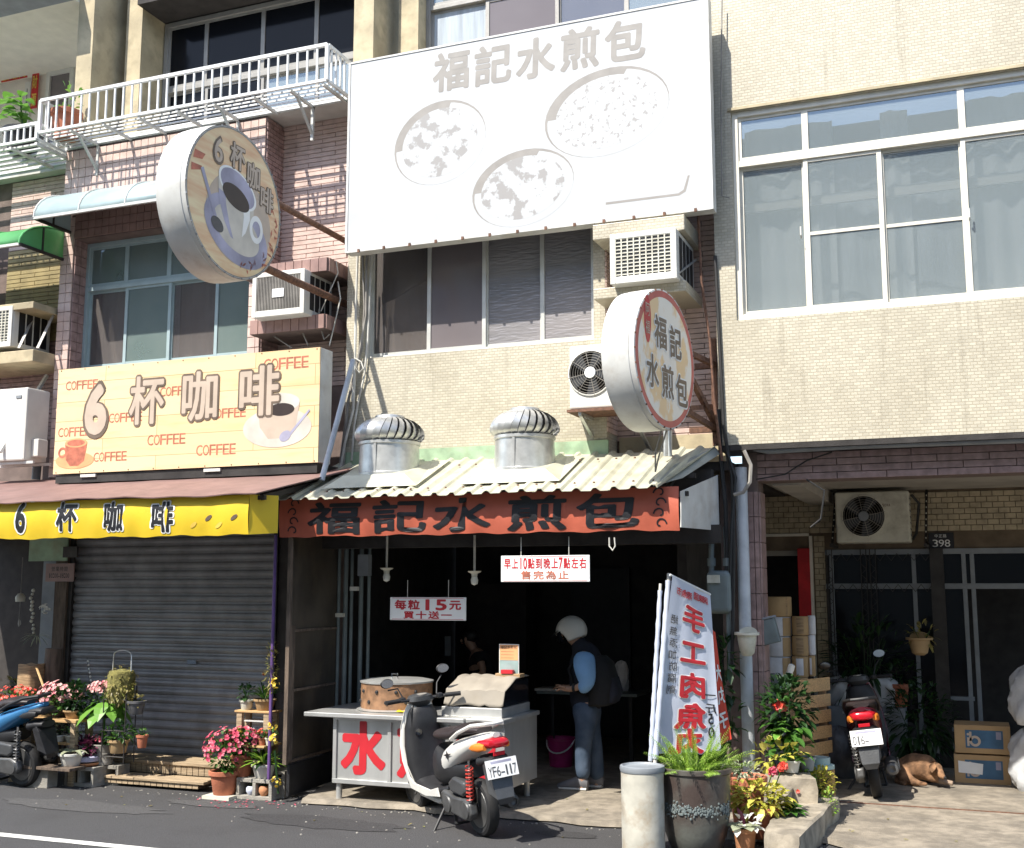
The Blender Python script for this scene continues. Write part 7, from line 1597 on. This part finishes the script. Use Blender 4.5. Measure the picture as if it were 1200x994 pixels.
for px, m, lab in ((291, 'flag_white', 'tiny pale blue glazed jar inside the block'), (306, 'orange_clay', 'tiny clay jar with a cactus inside the block')):
    T, C, r, h = planted(lab, px, 932, 922, 9.43, 10, m, zb_=.037, prof=lambda r, h: [(r*.6, 0), (r*1.05, h*.4), (r, h*.8), (r*.7, h), (r*.6, h*.9)]); foliage(T, C+Vector((0, 0, h+.01)), (.04, .02, .02), 16, .03, .015, 'leaf_green', seed=px)
T, C, r, h = planted('large terracotta pot of bright pink begonias, nearest the road', 252, 933, 905, 9.3, 30, 'terracotta', zb_=.03); box('tile', 'old_plastic', T, C.x-.15, C.x+.15, C.y-.14, C.y+.12, 0.0, .03)
foliage(T, C+Vector((0, 0, h+.15)), (.19, .16, .2), 240, .06, .04, 'leaf_green', seed=71); blossoms(T, C+Vector((0, 0, h+.16)), (.22, .19, .22), 120, .026, 'petal_pink', seed=72)
T, C, r, h = planted('smaller terracotta pot of pink begonias on the hollow block', 275, 909, 885, 9.42, 24, 'terracotta', zb_=.19); foliage(T, C+Vector((0, 0, h+.09)), (.17, .14, .12), 170, .07, .035, 'leaf_green', seed=73); blossoms(T, C+Vector((0, 0, h+.13)), (.17, .14, .11), 44, .03, 'petal_pink', seed=74)
T, C, r, h = planted('white pot of striped yellow-green leaf blades on the hollow block', 301, 912, 897, 9.42, 24, 'white_plastic', zb_=.19); blades(T, C+Vector((0, 0, h)), 46, .24, .032, 'leaf_fern', seed=75, el=(.15, 1.2)); blades(T, C+Vector((0, 0, h)), 20, .24, .03, 'leaf_dark', seed=76, el=(.15, 1.2), name='dark_blades')
# garland
rnd = random.Random(8)
foliage(GF, (p0.x*0+at(318, 780, 9.4).x, 9.4, at(318, 780, 9.4).z), (.05, .04, .28), 160, .05, .012, 'leaf_dry', 'dry_stems', seed=81, stems=0)
for px, py in ((323, 801), (319, 850), (323, 916), (320, 866)):
    blossoms(GF, at(px, py, 9.36), (.04, .02, .04), 16 if py == 801 else 8, .022, 'petal_yellow', seed=py, name='plastic_flower', top=-1)
q = MB(); q.tube([at(322, 880, 9.38), at(324, 905, 9.38), at(326, 930, 9.38)], .01, 5); q.build('stem', 'leaf_dark', GF)
# ---------------------------------------------------------------- left flower display
yt = 9.5
T = thing('flower_table', 'cream wooden plant table behind the blue scooter', 'table', (-9, yt, 0)); a, b = at(18, 840, yt), at(99, 842, yt); zt_ = at(70, 843, yt-.1).z
box('table_top', 'pallet_wood', T, a.x, b.x, yt-.12, yt+.16, zt_-.03, zt_, bevel=.004)
for x in (a.x+.1, b.x-.04):
    for y in (yt-.09, yt+.12): box('leg', 'deck_wood', T, x-.03, x+.03, y-.025, y+.025, .0, zt_-.031)
zl = at(70, 870, yt-.1).z; box('shelf', 'pallet_wood', T, at(45, 870, yt).x, b.x-.08, yt-.10, yt+.1, zl-.025, zl, bevel=.003)
zl2 = at(75, 897, yt-.2).z; a2, b2 = at(50, 897, yt), at(112, 897, yt)
T = thing('plank_shelf', 'low dark plank on blocks in front of the plant table', 'shelf', (a2.x, yt-.25, 0)); box('plank', 'old_wood', T, a2.x, b2.x, yt-.36, yt-.14, zl2-.03, zl2, bevel=.004); box('support', 'block', T, a2.x+.05, a2.x+.35, yt-.3, yt-.16, 0, zl2-.031, bevel=.005)
def fl(lab, px, pyb, pyt, Y, w_, m, zb_, fol, blo=None, prof=tpot, **k):
    T, C, r, h = planted(lab, px, pyb, pyt, Y, w_, m, zb_=zb_, prof=prof)
    for (dz_, rad, n, L, W, mm) in fol: foliage(T, C+Vector((0, 0, h+dz_)), rad, n, L, W, mm, seed=px+n)
    if blo: dz_, rad, n, s, mm = blo; blossoms(T, C+Vector((0, -.02, h+dz_)), rad, n, s, mm, seed=px)
    return T, C, r, h
fl('pot of red and orange begonias right behind the blue scooter mirror', 12, 842, 832, yt-.1, 18, 'terracotta', zt_, [(.05, (.28, .14, .15), 200, .05, .035, 'leaf_green')], (.07, (.30, .15, .16), 100, .024, 'petal_red'))
fl('pot of pale pink begonias with deep pink centres on the plant table', 57, 842, 832, yt-.08, 26, 'black_plastic', zt_, [(.07, (.24, .15, .14), 240, .055, .036, 'leaf_green')], (.12, (.25, .16, .15), 120, .026, 'petal_pale'))
fl('cream bowl of round dark green leaves on the plant table', 78, 842, 833, yt-.08, 20, 'cardboard', zt_, [(.12, (.18, .12, .16), 200, .07, .05, 'leaf_dark')])
fl('small pot with pale pink blossoms half behind the big leafy plant', 112, 842, 832, yt+.05, 18, 'black_plastic', zt_, [(.10, (.17, .12, .13), 120, .06, .035, 'leaf_green')], (.20, (.17, .10, .07), 54, .026, 'petal_pale'))
fl('trough of small yellowish plants at the far left on a post', 12, 815, 806, yt+.3, 20, 'old_wood', at(12, 815, yt+.3).z, [(.05, (.22, .08, .06), 60, .07, .03, 'leaf_dry')])
fl('small white pot with grey succulents on the middle shelf', 62, 870, 862, yt-.12, 16, 'white_plastic', zl, [(.05, (.09, .06, .06), 50, .05, .025, 'leaf_pale')])
fl('little pot of mixed dark succulents on the middle shelf', 78, 870, 862, yt-.12, 14, 'old_plastic', zl, [(.06, (.12, .06, .07), 60, .05, .025, 'leaf_dark')])
T, C, r, h = planted('white pot with a thick-leaved pale aloe on the low plank', 73, 897, 884, yt-.3, 22, 'white_plastic', zb_=zl2)
for i, (a_, l) in enumerate(((170, .26), (200, .2), (20, .2), (340, .24), (90, .15), (270, .18), (140, .22))): MB().leaf(C+Vector((0, 0, h)), (math.cos(R(a_)), math.sin(R(a_)), .55), l, .055, bend=.55, seg=4).build('leaf', 'leaf_pale', T)
blockT('front hollow block carrying the purple plant dish', at(93, 920, 9.42).x, 9.5, 0, 0, .36)
blockT('hollow block turned end-on behind the front one', at(122, 905, 9.6).x, 9.68, 0, R(4), .34)
T = thing('potted_plant', 'dark purple rosette plant in a flat clay dish on the front block', 'potted plant', (at(93, 905, 9.42).x, 9.5, .19)); C = Vector((at(93, 905, 9.42).x, 9.5, .191))
MB().lathe([(.12, 0), (.15, .025), (.15, .035), (.11, .03)], C, 28).build('saucer', 'orange_clay', T, smooth=True); MB().lathe([(.09, .03), (.145, .05), (.15, .09), (.12, .1), (.1, .09)], C, 28).build('dish', 'lilac_print', T, smooth=True)
foliage(T, C+Vector((0, 0, .17)), (.1, .09, .11), 170, .07, .035, 'leaf_purple', seed=91)
T, C, r, h = planted('slatted grey tub with big heart-shaped bright green leaves on a tall stem', 111, 897, 873, 9.5, 22, 'cable_grey', zb_=.195, prof=lambda r, h: [(r*.8, 0), (r*.85, h*.2), (r*.83, h*.22), (r*.93, h*.55), (r*.9, h*.57), (r, h*.97), (r*.95, h), (r*.88, h*.9)])
zs3 = at(110, 835, 9.5).z; MB().tube([C+Vector((0, 0, h*.8)), (C.x-.01, C.y, zs3+.05)], .01, 8).build('stem', 'leaf_green', T, smooth=True)
rnd = random.Random(12)
for i in range(15):
    a_ = i*2.4; e = .3-.03*i+rnd.uniform(-.2, .2); p = Vector((C.x, C.y, zs3-.02+.012*i)); d = Vector((math.cos(a_), math.sin(a_), e)); MB().leaf(p+d*.05, d, rnd.uniform(.19, .25), .14, bend=.75, seg=4, cup=.08).build('leaf', 'leaf_bright', T)
foliage(T, C+Vector((0, 0, h+.03)), (.13, .1, .06), 60, .05, .03, 'leaf_green', 'undergrowth', seed=95, stems=0); blossoms(T, C+Vector((0, 0, h+.05)), (.12, .09, .05), 14, .02, 'petal_pink', seed=96)
# wire stand with moss basket
T = thing('wire_plant_stand', 'tall black wire stand holding a mossy hanging basket', 'stand', (at(140, 890, 9.52).x, 9.52, .22)); 
X0, X1 = at(127, 830, 9.52).x, at(153, 830, 9.52).x; zt4 = at(140, 762, 9.52).z; zz0 = .24
for x in (X0, X1):
    for y in (9.45, 9.6): MB().tube([(x, y, zz0), (x, y, zt4-.35)], .006, 6).build('upright', 'dark_metal', T)
q = MB()
for z in (.3, .55, .85): q.tube([(X0, 9.45, z), (X1, 9.45, z), (X1, 9.6, z), (X0, 9.6, z), (X0, 9.45, z)], .005, 5)
q.build('wire_shelf', 'dark_metal', T)
MB().tube([(X0+.02, 9.53, zt4-.35)]+[((X0+X1)/2-.11*math.cos(t), 9.53, zt4-.05-.0+.05*math.sin(t)) for t in [math.pi*i/8 for i in range(9)]]+[(X1-.02, 9.53, zt4-.35)], .006, 6).build('handle', 'galvanised', T, smooth=True)
C = at(142, 803, 9.53); T = thing('moss_basket', 'drum-shaped basket of dense yellow-green moss on the wire stand', 'potted plant', C)
MB().lathe([(.11, -.17), (.13, -.1), (.135, .1), (.12, .14), (.001, .16)], C, 24).build('basket', 'moss', T, smooth=True); foliage(T, C, (.16, .15, .20), 520, .035, .02, 'leaf_dry', seed=97, droop=.8, stems=0)
T, C, r, h = planted('round pale pot with bushy plant on the wire stand shelf', 130, 884, 868, 9.42, 20, 'beige_print' if 0 else 'cardboard', zb_=at(130, 884, 9.42).z); foliage(T, C+Vector((0, 0, h+.06)), (.16, .12, .1), 150, .06, .03, 'leaf_green', seed=98)
T, C, r, h = planted('tiny brown pot hanging at the right of the wire stand', 162, 871, 862, 9.48, 11, 'terracotta', zb_=at(162, 871, 9.8).z); foliage(T, C+Vector((0, 0, h+.02)), (.06, .04, .03), 30, .04, .02, 'leaf_green', seed=99); MB().tube([C+Vector((0, 0, h)), C+Vector((-.01, 0, .4))], .003, 4).build('hanger', 'dark_metal', T)
T, C, r, h = planted('grey jar tied to the wire stand below the moss', 152, 838, 822, 9.44, 18, 'tarp_grey', zb_=at(152, 838, 9.44).z); foliage(T, C+Vector((-.02, 0, h)), (.12, .08, .05), 50, .05, .02, 'leaf_dry', seed=100)
p = at(38, 795, yt+.2); T = thing('wooden_stump', 'weathered squared wooden stump standing in the flower display', 'stump', p); a, b = at(22, 800, yt+.2).x, at(42, 800, yt+.2).x
q = MB(); zt5 = at(32, 779, yt+.2).z; rnd = random.Random(3); q.grid(lambda u, v: ((a+b)/2+(b-a)/2*(math.copysign(abs(math.cos(6.283*u))**.6, math.cos(6.283*u)))*(1+.05*math.sin(u*40)), yt+.25+(b-a)/2*math.copysign(abs(math.sin(6.283*u))**.6, math.sin(6.283*u)), .05+(zt5-.05)*v+.01*math.sin(u*20)*v), 32, 8); q.v.append(Vector(((a+b)/2, yt+.25, zt5))); n_ = len(q.v)-1; q.f += [(n_-33+i, n_-32+i, n_) for i in range(32)]; q.build('log', 'wood', T, smooth=True)
T = thing('wooden_stump', 'split grey log with a hatchet-like stick leaning behind the stump', 'stump', at(52, 800, yt+.3)); a = at(58, 760, yt+.35); MB().tube([(a.x, yt+.4, .05), (a.x+.02, yt+.4, a.z)], [.12, .09], 9).build('log', 'old_wood', T, smooth=True); MB().tube([at(43, 783, yt+.1), at(51, 805, yt)], .012, 6).build('stick', 'pallet_wood', T)
# hanging ornaments in the left doorway
T = thing('wind_chime', 'bell wind chime with a paper tail hanging in the left doorway', 'wind chime', at(24, 698, 10.2)); p = at(24, 700, 10.2); MB().lathe([(.05, -.05), (.055, 0), (.03, .04), (.001, .05)], p, 16).build('bell', 'old_plastic', T, smooth=True); MB().tube([p+Vector((0, 0, .05)), p+Vector((0, 0, .45))], .004, 5).build('cord', 'cable_grey', T); MB().tube([p, p-Vector((0, 0, .3))], .003, 5).build('cord', 'cable_grey', T); MB().leaf(p-Vector((0, 0, .24)), (0, 0, -1), .09, .05, up=(0, 1, 0), bend=0).build('tail', 'cable_grey', T)
T = thing('hanging_ornament', 'string of pale shells and an air plant on the left pillar', 'ornament', at(40, 720, 10.1)); rnd = random.Random(6)
for i in range(12): p = at(38+rnd.uniform(-2, 2), 692+i*4.5, 10.12); MB().sphere(p, rnd.uniform(.012, .024), 8, 5).build('shell', 'old_plastic', T)
blades(T, at(43, 745, 10.08), 22, .16, .012, 'leaf_pale', seed=7, el=(-.6, 1), bend=.5, name='air_plant'); blossoms(T, at(53, 713, 10.1), (.08, .02, .05), 22, .02, 'petal_white', seed=9, top=-1, name='dried_flowers')
T = thing('wire_ornament', 'thin upright string of crystals rising from the left flowers', 'ornament', at(106, 800, 10.0)); 
for i in range(7): MB().sphere(at(103+i*.7, 775+i*4.5, 10.0), .012, 6, 4).build('crystal', 'lamp_glass', T)
MB().tube([at(102, 770, 10), at(108, 838, 10)], .003, 4).build('wire', 'dark_metal', T)
# ---------------------------------------------------------------- inside the shop
g = gnd(652, 900, .05); rb2 = (at(668, 880, g.y)-at(636, 880, g.y)).length/2; T = thing('bucket', 'magenta plastic bucket with white handle behind the customer', 'bucket', (g.x, g.y+.15, .05)); C = (g.x, g.y+.15, .05); hb2 = at(652, 866, g.y).z-.05
MB().lathe([(rb2*.78, 0), (rb2*.95, hb2*.92), (rb2*1.03, hb2*.93), (rb2*1.03, hb2), (rb2*.92, hb2*.99), (rb2*.74, .01)], C, 28).build('pail', 'magenta_plastic', T, smooth=True)
MB().tube([(C[0]-rb2*math.cos(t), C[1]-rb2*.95*math.sin(t), .05+hb2*(.95-.45*math.sin(t))) for t in [math.pi*i/12 for i in range(13)]], .009, 6).build('handle', 'white_rail', T, smooth=True)
TBn = thing('work_table', 'dark work table behind the customer in the shop', 'table', (-3.6, 12.2, .05)); a, b = at(636, 808, 12.3), at(752, 808, 12.3); box('table_top', 'gas_grey', TBn, a.x, b.x, 12.1, 12.7, a.z-.03, a.z, bevel=.004)
for x in (a.x+.15, (a.x+b.x)/2, b.x-.1): box('leg', 'black_plastic', TBn, x-.02, x+.02, 12.2, 12.24, .05, a.z-.031)
T = thing('tray', 'shallow tray the customer reaches for on the work table', 'tray', at(650, 806, 12.2)); p = at(650, 806, 12.2); box('tray', 'galvanised', T, p.x-.2, p.x+.15, 12.1, 12.35, a.z+.001, a.z+.03, bevel=.004)
c = at(727, 806, 12.4); sack('pale paper bag standing on the work table behind the backpack', (c.x, 12.45, a.z+.001), .08, .06, .32, 13, 'paper', 'paper_bag', 'bag')
o = MB().box(at(521, 770, 12.9).x, at(528, 770, 12.9).x, 12.9, 12.91, at(525, 769, 12.9).z, at(525, 746, 12.9).z).build('note_sheet', 'pipe_grey'); tag(o, 'dim paper sheet hanging in the shop beside the vendor', 'paper')
# ---------------------------------------------------------------- people
def person(lab, pose, loc):
    T = thing('person', lab, 'person', loc); return T
YP = 10.86
g = gnd(684, 932, .05)
PR = person('customer in a white helmet, blue shirt, navy vest and jeans reaching to the left', None, (g.x, YP, .05))
def J(px, py, dy, r1, r2=None): p = at(px, py, YP+dy); return (p.x, p.y, p.z, r1, r2 or r1)
def body_mesh():
    V = [J(688, 833, 0, .10, .13), J(687, 815, 0, .105, .13), J(687, 795, 0, .12, .14), J(687, 775, 0, .12, .16), J(685, 764, 0, .07, .09), J(680, 757, 0, .055), J(673, 749, 0, .075, .075), J(669, 741, 0, .09, .085),
         J(684, 772, -.19, .05), J(689, 799, -.22, .038), J(676, 806, -.22, .032), J(667, 808, -.2, .027),   # near arm 8-11
         J(685, 770, .17, .055), J(690, 798, .2, .042), J(672, 805, .2, .032), J(663, 806, .18, .027),      # far arm 12-15
         J(686, 840, -.09, .085), J(683, 878, -.10, .06), J(683, 918, -.10, .042), J(680, 929, -.10, .035), J(668, 931, -.11, .03),
         J(691, 840, .09, .085), J(697, 880, .10, .06), J(700, 919, .10, .042), J(698, 928, .10, .035), J(689, 930, .1, .03)]
    E_ = [(0, 1), (1, 2), (2, 3), (3, 4), (4, 5), (5, 6), (6, 7), (3, 8), (8, 9), (9, 10), (10, 11), (3, 12), (12, 13), (13, 14), (14, 15), (0, 16), (16, 17), (17, 18), (18, 19), (19, 20), (0, 21), (21, 22), (22, 23), (23, 24), (24, 25)]
    for hx, hy, sgn in ((11, -.2, 1), (15, .18, 1)):   # palm and five fingers
        b = V[hx]; P0 = Vector(b[:3]); k0 = len(V); V.append((P0.x-.05, P0.y, P0.z+.005, .02, .032)); E_.append((hx, k0))
        for f_ in range(4):
            yo = (-.027+.018*f_); l = (.045, .052, .05, .04)[f_]; k = len(V); q0 = P0+Vector((-.075, yo, .008)); V.append((*q0, .0085)); V.append((*(q0+Vector((-l*.6, 0, -.008))), .008)); V.append((*(q0+Vector((-l, 0, -.028))), .007)); E_ += [(k0, k), (k, k+1), (k+1, k+2)]
        k = len(V); q0 = P0+Vector((-.035, -.036, .02)); V.append((*q0, .011)); V.append((*(q0+Vector((-.03, -.014, .01))), .009)); V.append((*(q0+Vector((-.055, -.012, .006))), .008)); E_ += [(k0, k), (k, k+1), (k+1, k+2)]
    return V, E_
V, E_ = body_mesh(); skin('body', 'skin', PR, V, E_, 0, 2)
# clothing follows the same joints, wider
def wear(name, m, vs, ed): return skin(name, m, PR, vs, ed, 0, 2)
def W2(i, rx, ry, dx=0, dy=0, dz=0): v = V[i]; return (v[0]+dx, v[1]+dy, v[2]+dz, rx, ry)
wear('trousers', 'denim', [W2(0, .135, .175, dz=.0), W2(16, .105, .10, dz=-.05), W2(17, .085, .08), W2(18, .078, .072, dz=.02), W2(21, .105, .10, dz=-.05), W2(22, .085, .08), W2(23, .078, .072, dz=.02), W2(1, .13, .165)], [(0, 1), (1, 2), (2, 3), (0, 4), (4, 5), (5, 6), (0, 7)])
wear('vest', 'navy', [W2(0, .145, .185, dz=-.03), W2(1, .14, .175), W2(2, .15, .18), W2(3, .145, .19), W2(4, .12, .16, dz=.0), W2(5, .085, .09, dz=.0), W2(6, .08, .085, dx=.02)], [(0, 1), (1, 2), (2, 3), (3, 4), (4, 5), (5, 6)])
for (a_, b_, c_, s_) in ((8, 9, 10, -1), (12, 13, 14, 1)):
    wear('sleeve', 'shirt_blue', [W2(a_, .10, .095, dy=-s_*.05, dz=.06), W2(a_, .125, .11, dz=-.03), W2(b_, .105, .09, dx=-.01), W2(c_, .075, .065, dx=.07), W2(c_, .056, .05, dx=.015)], [(0, 1), (1, 2), (2, 3), (3, 4)])
MB().tube([Vector(V[10][:3])+Vector((-.015, 0, 0)), Vector(V[10][:3])+Vector((-.04, 0, 0))], .038, 14).build('watch', 'black_plastic', PR, smooth=True)
for k, (dy, px, py) in enumerate(((-.1, 674, 931), (.1, 692, 931))):
    p = at(px, py, YP+dy); q = MB()
    q = loft([((p.x-.17, p.y, .08), .025, .018), ((p.x-.13, p.y, .09), .042, .03), ((p.x-.06, p.y, .10), .048, .045), ((p.x+.02, p.y, .12), .045, .06), ((p.x+.10, p.y, .12), .04, .06), ((p.x+.13, p.y, .11), .03, .04)], 'x', 16, 2.2); q.build('shoe', 'shoe_grey', PR, smooth=True)
    q = loft([((p.x-.155, p.y, .065), .035, .014), ((p.x-.08, p.y, .064), .05, .015), ((p.x+.12, p.y, .064), .04, .015)], 'x', 16); q.build('sole', 'white_plastic', PR, smooth=True)
hc = Vector(V[7][:3])+Vector((.005, 0, .01)); tilt = R(-22)
q = MB(); q.m = Matrix.Translation(hc) @ Matrix.Rotation(tilt, 4, 'Y')
n, m_ = 28, 14
def helm(u, v):
    t = 2*math.pi*u; ph = v*R(128); x, y, z = .158*math.sin(ph)*math.cos(t), .138*math.sin(ph)*math.sin(t), .15*math.cos(ph)
    if x < -.05 and z < .03: f = min(1, (.03-z)/.05); z = z*(1-f)+.03*f*.0+z*0+ .02*f
    return (x, y, z)
o = q.grid(helm, n, m_).build('helmet', 'white_plastic', PR, smooth=True); o.modifiers.new('s', 'SOLIDIFY').thickness = -.012
q = MB(); q.m = Matrix.Translation(hc) @ Matrix.Rotation(tilt, 4, 'Y'); q.grid(lambda u, v: (-.155*math.cos(R(-65)+R(130)*u)*(1+.02*v), .14*math.sin(R(-65)+R(130)*u), .03-.1*v), 20, 6).build('visor', 'glass_black', PR, smooth=True)
q = MB(); q.m = Matrix.Translation(hc) @ Matrix.Rotation(tilt, 4, 'Y'); q.grid(lambda u, v: ((-.15-.06*v)*math.cos(R(-55)+R(110)*u), .135*math.sin(R(-55)+R(110)*u), .045-.02*v), 16, 3).build('peak', 'black_plastic', PR, smooth=True)
# face parts under the helmet
for s in (-1, 1): MB().sphere(hc+Vector((-.088, s*.03, -.012)), (.008, .012, .008), 8, 6).build('eye', 'black_plastic', PR)
MB().sphere(hc+Vector((-.10, 0, -.04)), (.018, .012, .02), 10, 6).build('nose', 'skin', PR, smooth=True); MB().sphere(hc+Vector((-.09, 0, -.075)), (.008, .022, .006), 8, 5).build('mouth', 'rust_print', PR)
c = at(708, 797, YP-.03); BP = thing('backpack', 'large black backpack worn by the helmeted customer', 'backpack', c)
q = loft([((c.x-.06, c.y, c.z-.24), .09, .13), ((c.x-.02, c.y, c.z-.22), .12, .16), ((c.x+.0, c.y, c.z), .13, .17), ((c.x-.03, c.y, c.z+.17), .11, .15), ((c.x-.06, c.y, c.z+.23), .07, .12)], 'z', 24, 3.2); q.build('main_bag', 'black_cloth', BP, smooth=True)
q = loft([((c.x+.08, c.y, c.z-.2), .05, .12), ((c.x+.11, c.y, c.z-.1), .06, .13), ((c.x+.09, c.y, c.z+.03), .04, .12)], 'z', 20, 3); q.build('front_pocket', 'navy', BP, smooth=True)
for s in (-1, 1): MB().tube([(c.x-.08, YP+s*.11, c.z+.2), (c.x-.2, YP+s*.12, c.z+.24), (c.x-.33, YP+s*.12, c.z+.1), (c.x-.26, YP+s*.14, c.z-.1), (c.x-.1, YP+s*.12, c.z-.16)], .014, 6).build('strap', 'black_cloth', BP, smooth=True)
# vendor in the dark
YV = 12.6; p = at(560, 790, YV)
VN = person('vendor with short black hair and black T-shirt bending over in the dark shop', None, (p.x, YV, .05))
def K(px, py, dy, r1, r2=None): p = at(px, py, YV+dy); return (p.x, p.y, p.z, r1, r2 or r1)
V = [K(566, 835, 0, .11, .15), K(566, 810, 0, .11, .14), K(564, 785, 0, .12, .16), K(560, 768, 0, .09, .12), K(556, 762, 0, .05), K(551, 755, 0, .065, .06), K(549, 748, 0, .082, .075), K(562, 772, -.18, .055), K(567, 788, -.22, .042), K(556, 795, -.24, .035), K(547, 799, -.24, .028), K(562, 772, .18, .05), K(560, 792, .2, .04), K(548, 797, .18, .03),
     K(566, 845, -.09, .08), (K(566, 845, -.09, .08)[0], YV-.1, .5, .055, .055), (K(566, 845, 0, .08)[0], YV-.1, .09, .04, .04), K(566, 845, .09, .08), (K(566, 845, .09, .08)[0], YV+.1, .5, .055, .055), (K(566, 845, 0, .08)[0], YV+.1, .09, .04, .04)]
E_ = [(0, 1), (1, 2), (2, 3), (3, 4), (4, 5), (5, 6), (3, 7), (7, 8), (8, 9), (9, 10), (3, 11), (11, 12), (12, 13), (0, 14), (14, 15), (15, 16), (0, 17), (17, 18), (18, 19)]
skin('body', 'skin', VN, V, E_, 0, 2)
mpv = [0, 1, 2, 3, 7, 11]; skin('shirt', 'black_cloth', VN, [(V[i][0], V[i][1], V[i][2], V[i][3]+.02, V[i][4]+.02) for i in mpv]+[(*[V[7][k]*.6+V[8][k]*.4 for k in range(3)], .07, .065), (*[V[11][k]*.6+V[12][k]*.4 for k in range(3)], .07, .065)], [(0, 1), (1, 2), (2, 3), (3, 4), (3, 5), (4, 6), (5, 7)], 0, 2)
skin('trousers', 'black_cloth', VN, [(V[i][0], V[i][1], V[i][2], V[i][3]+.02, V[i][4]+.02) for i in (0, 14, 15, 16, 17, 18, 19)], [(0, 1), (1, 2), (2, 3), (0, 4), (4, 5), (5, 6)], 0, 2)
hc = Vector(V[6][:3]); o = MB().sphere(hc+Vector((.025, .01, .03)), (.098, .092, .092), 16, 10).build('hair', 'hair', VN, smooth=True)
MB().sphere(hc+Vector((-.09, 0, -.03)), (.016, .011, .018), 8, 6).build('nose', 'skin', VN, smooth=True)
for s in (-1, 1): MB().sphere(hc+Vector((-.078, s*.028, -.005)), (.006, .011, .006), 8, 5).build('eye', 'black_plastic', VN)
MB().sphere(hc+Vector((-.08, 0, -.06)), (.008, .02, .005), 8, 5).build('mouth', 'rust_print', VN); MB().sphere(hc+Vector((.0, -.085, -.01)), (.018, .008, .026), 8, 6).build('ear', 'skin', VN)
# plants on the balconies
p = at(76, 112, Yb+.2); T = thing('potted_plant', 'terracotta pot on the balcony rack with a spindly plant', 'potted plant', (p.x, Yb+.25, bz0)); zb5 = bz0-.01; r = .17
MB().lathe(tpot(.17, .34), (p.x, Yb+.25, zb5), 24).build('pot', 'terracotta', T, smooth=True); foliage(T, (p.x+.02, Yb+.25, zb5+.5), (.16, .1, .16), 26, .1, .05, 'leaf_bright', seed=111, stems=5)
p = at(20, 150, Yb+.2); T = thing('potted_plant', 'dark pot with large bright heart leaves on the far left balcony rack', 'potted plant', (p.x, Yb+.2, c0)); MB().lathe(tpot(.22, .3), (p.x, Yb+.3, c0-.01), 24).build('pot', 'black_plastic', T, smooth=True)
rnd = random.Random(14)
for i in range(26):
    a_ = i*2.4; q0 = Vector((p.x+rnd.uniform(-.18, .12), Yb+.2, c0+rnd.uniform(.35, .75))); MB().leaf(q0, (math.cos(a_), math.sin(a_)-.2, .2), rnd.uniform(.13, .2), .13, bend=.4, seg=4).build('leaf', 'leaf_bright', T)
MB().tube([(p.x, Yb+.3, c0+.2), (p.x, Yb+.22, c0+.7)], .01, 6).build('stem', 'leaf_green', T)
# ---------------------------------------------------------------- houses across the road, seen only as reflections
OP = thing('building', 'plain pale apartment block across the road seen only in window reflections', 'building', (-4, -9, 0))
box('wall', 'wall_paint', OP, -30, 22, -12, -9, 0, 13.5)
for k in range(4):
    z = 3.4+3.1*k; box('balcony_band', 'white_metal' if k % 2 else 'brown_brick', OP, -30, 22, -9.6, -9.001, z-.9, z)
    for i in range(13): x = -29+4*i; box('window', 'glass_black', OP, x, x+2.6, -9.02, -8.99, z+.35, z+1.8)

# ---------------------------------------------------------------- small litter and road wear
rnd = random.Random(77); q = MB()
for i in range(260):
    x = rnd.uniform(-9.5, -.3); y = rnd.choice((rnd.uniform(8.2, 9.45), rnd.gauss(9.38, .08))); r = rnd.uniform(.004, .013); q.sphere((x, y, r*.3), (r, r*rnd.uniform(.6, 1), r*.6), 5, 3)
q.build('gravel', 'block', kind='stuff', label='scattered grit and small stones along the road edge')
q = MB()
for i in range(46): x = -6.3+rnd.gauss(0, .35); y = 9.25+rnd.gauss(0, .12); q.leaf((x, y, .006), (rnd.uniform(-1, 1), rnd.uniform(-1, 1), .1), .03, .02, bend=0)
q.build('fallen_petals', 'petal_pink', kind='stuff', label='fallen pink petals on the asphalt by the begonia pot')
q = MB()
for i in range(40): x = rnd.uniform(-8, 0); y = rnd.uniform(8.4, 10.6); q.leaf((x, y, .056 if y > 9.5 else .006), (rnd.uniform(-1, 1), rnd.uniform(-1, 1), .05), rnd.uniform(.02, .05), .02, bend=0)
q.build('fallen_leaves', 'leaf_dry', kind='stuff', label='small dry leaves scattered over the road edge and pavement')
def patch(pts, m, z, name='road_patch'):
    q = MB(); q.v = [Vector((x, y, z)) for x, y in pts]; q.f = [tuple(range(len(pts)))]; q.build(name, m, kind='structure')
mat('asphalt_patch', (.055, .053, .054), .9, vary=.5, vscale=120, bump=1, bscale=240); mat('asphalt_worn', (.098, .095, .094), .9, vary=.4, vscale=120, bump=1, bscale=240)
def blob(cx, cy, rx, ry, n=26, s=1): r_ = random.Random(s); return [(cx+rx*math.cos(6.283*i/n)*(1+r_.uniform(-.18, .18)), cy+ry*math.sin(6.283*i/n)*(1+r_.uniform(-.18, .18))) for i in range(n)]
patch(blob(-5.2, 8.75, .8, .22, s=1), 'asphalt_patch', .004); patch(blob(-7.6, 8.6, .9, .2, s=2), 'asphalt_worn', .004); patch(blob(-3.1, 9.05, .25, .12, s=3), 'asphalt_patch', .0045); patch(blob(-6.5, 9.1, .5, .12, s=4), 'asphalt_worn', .0045)
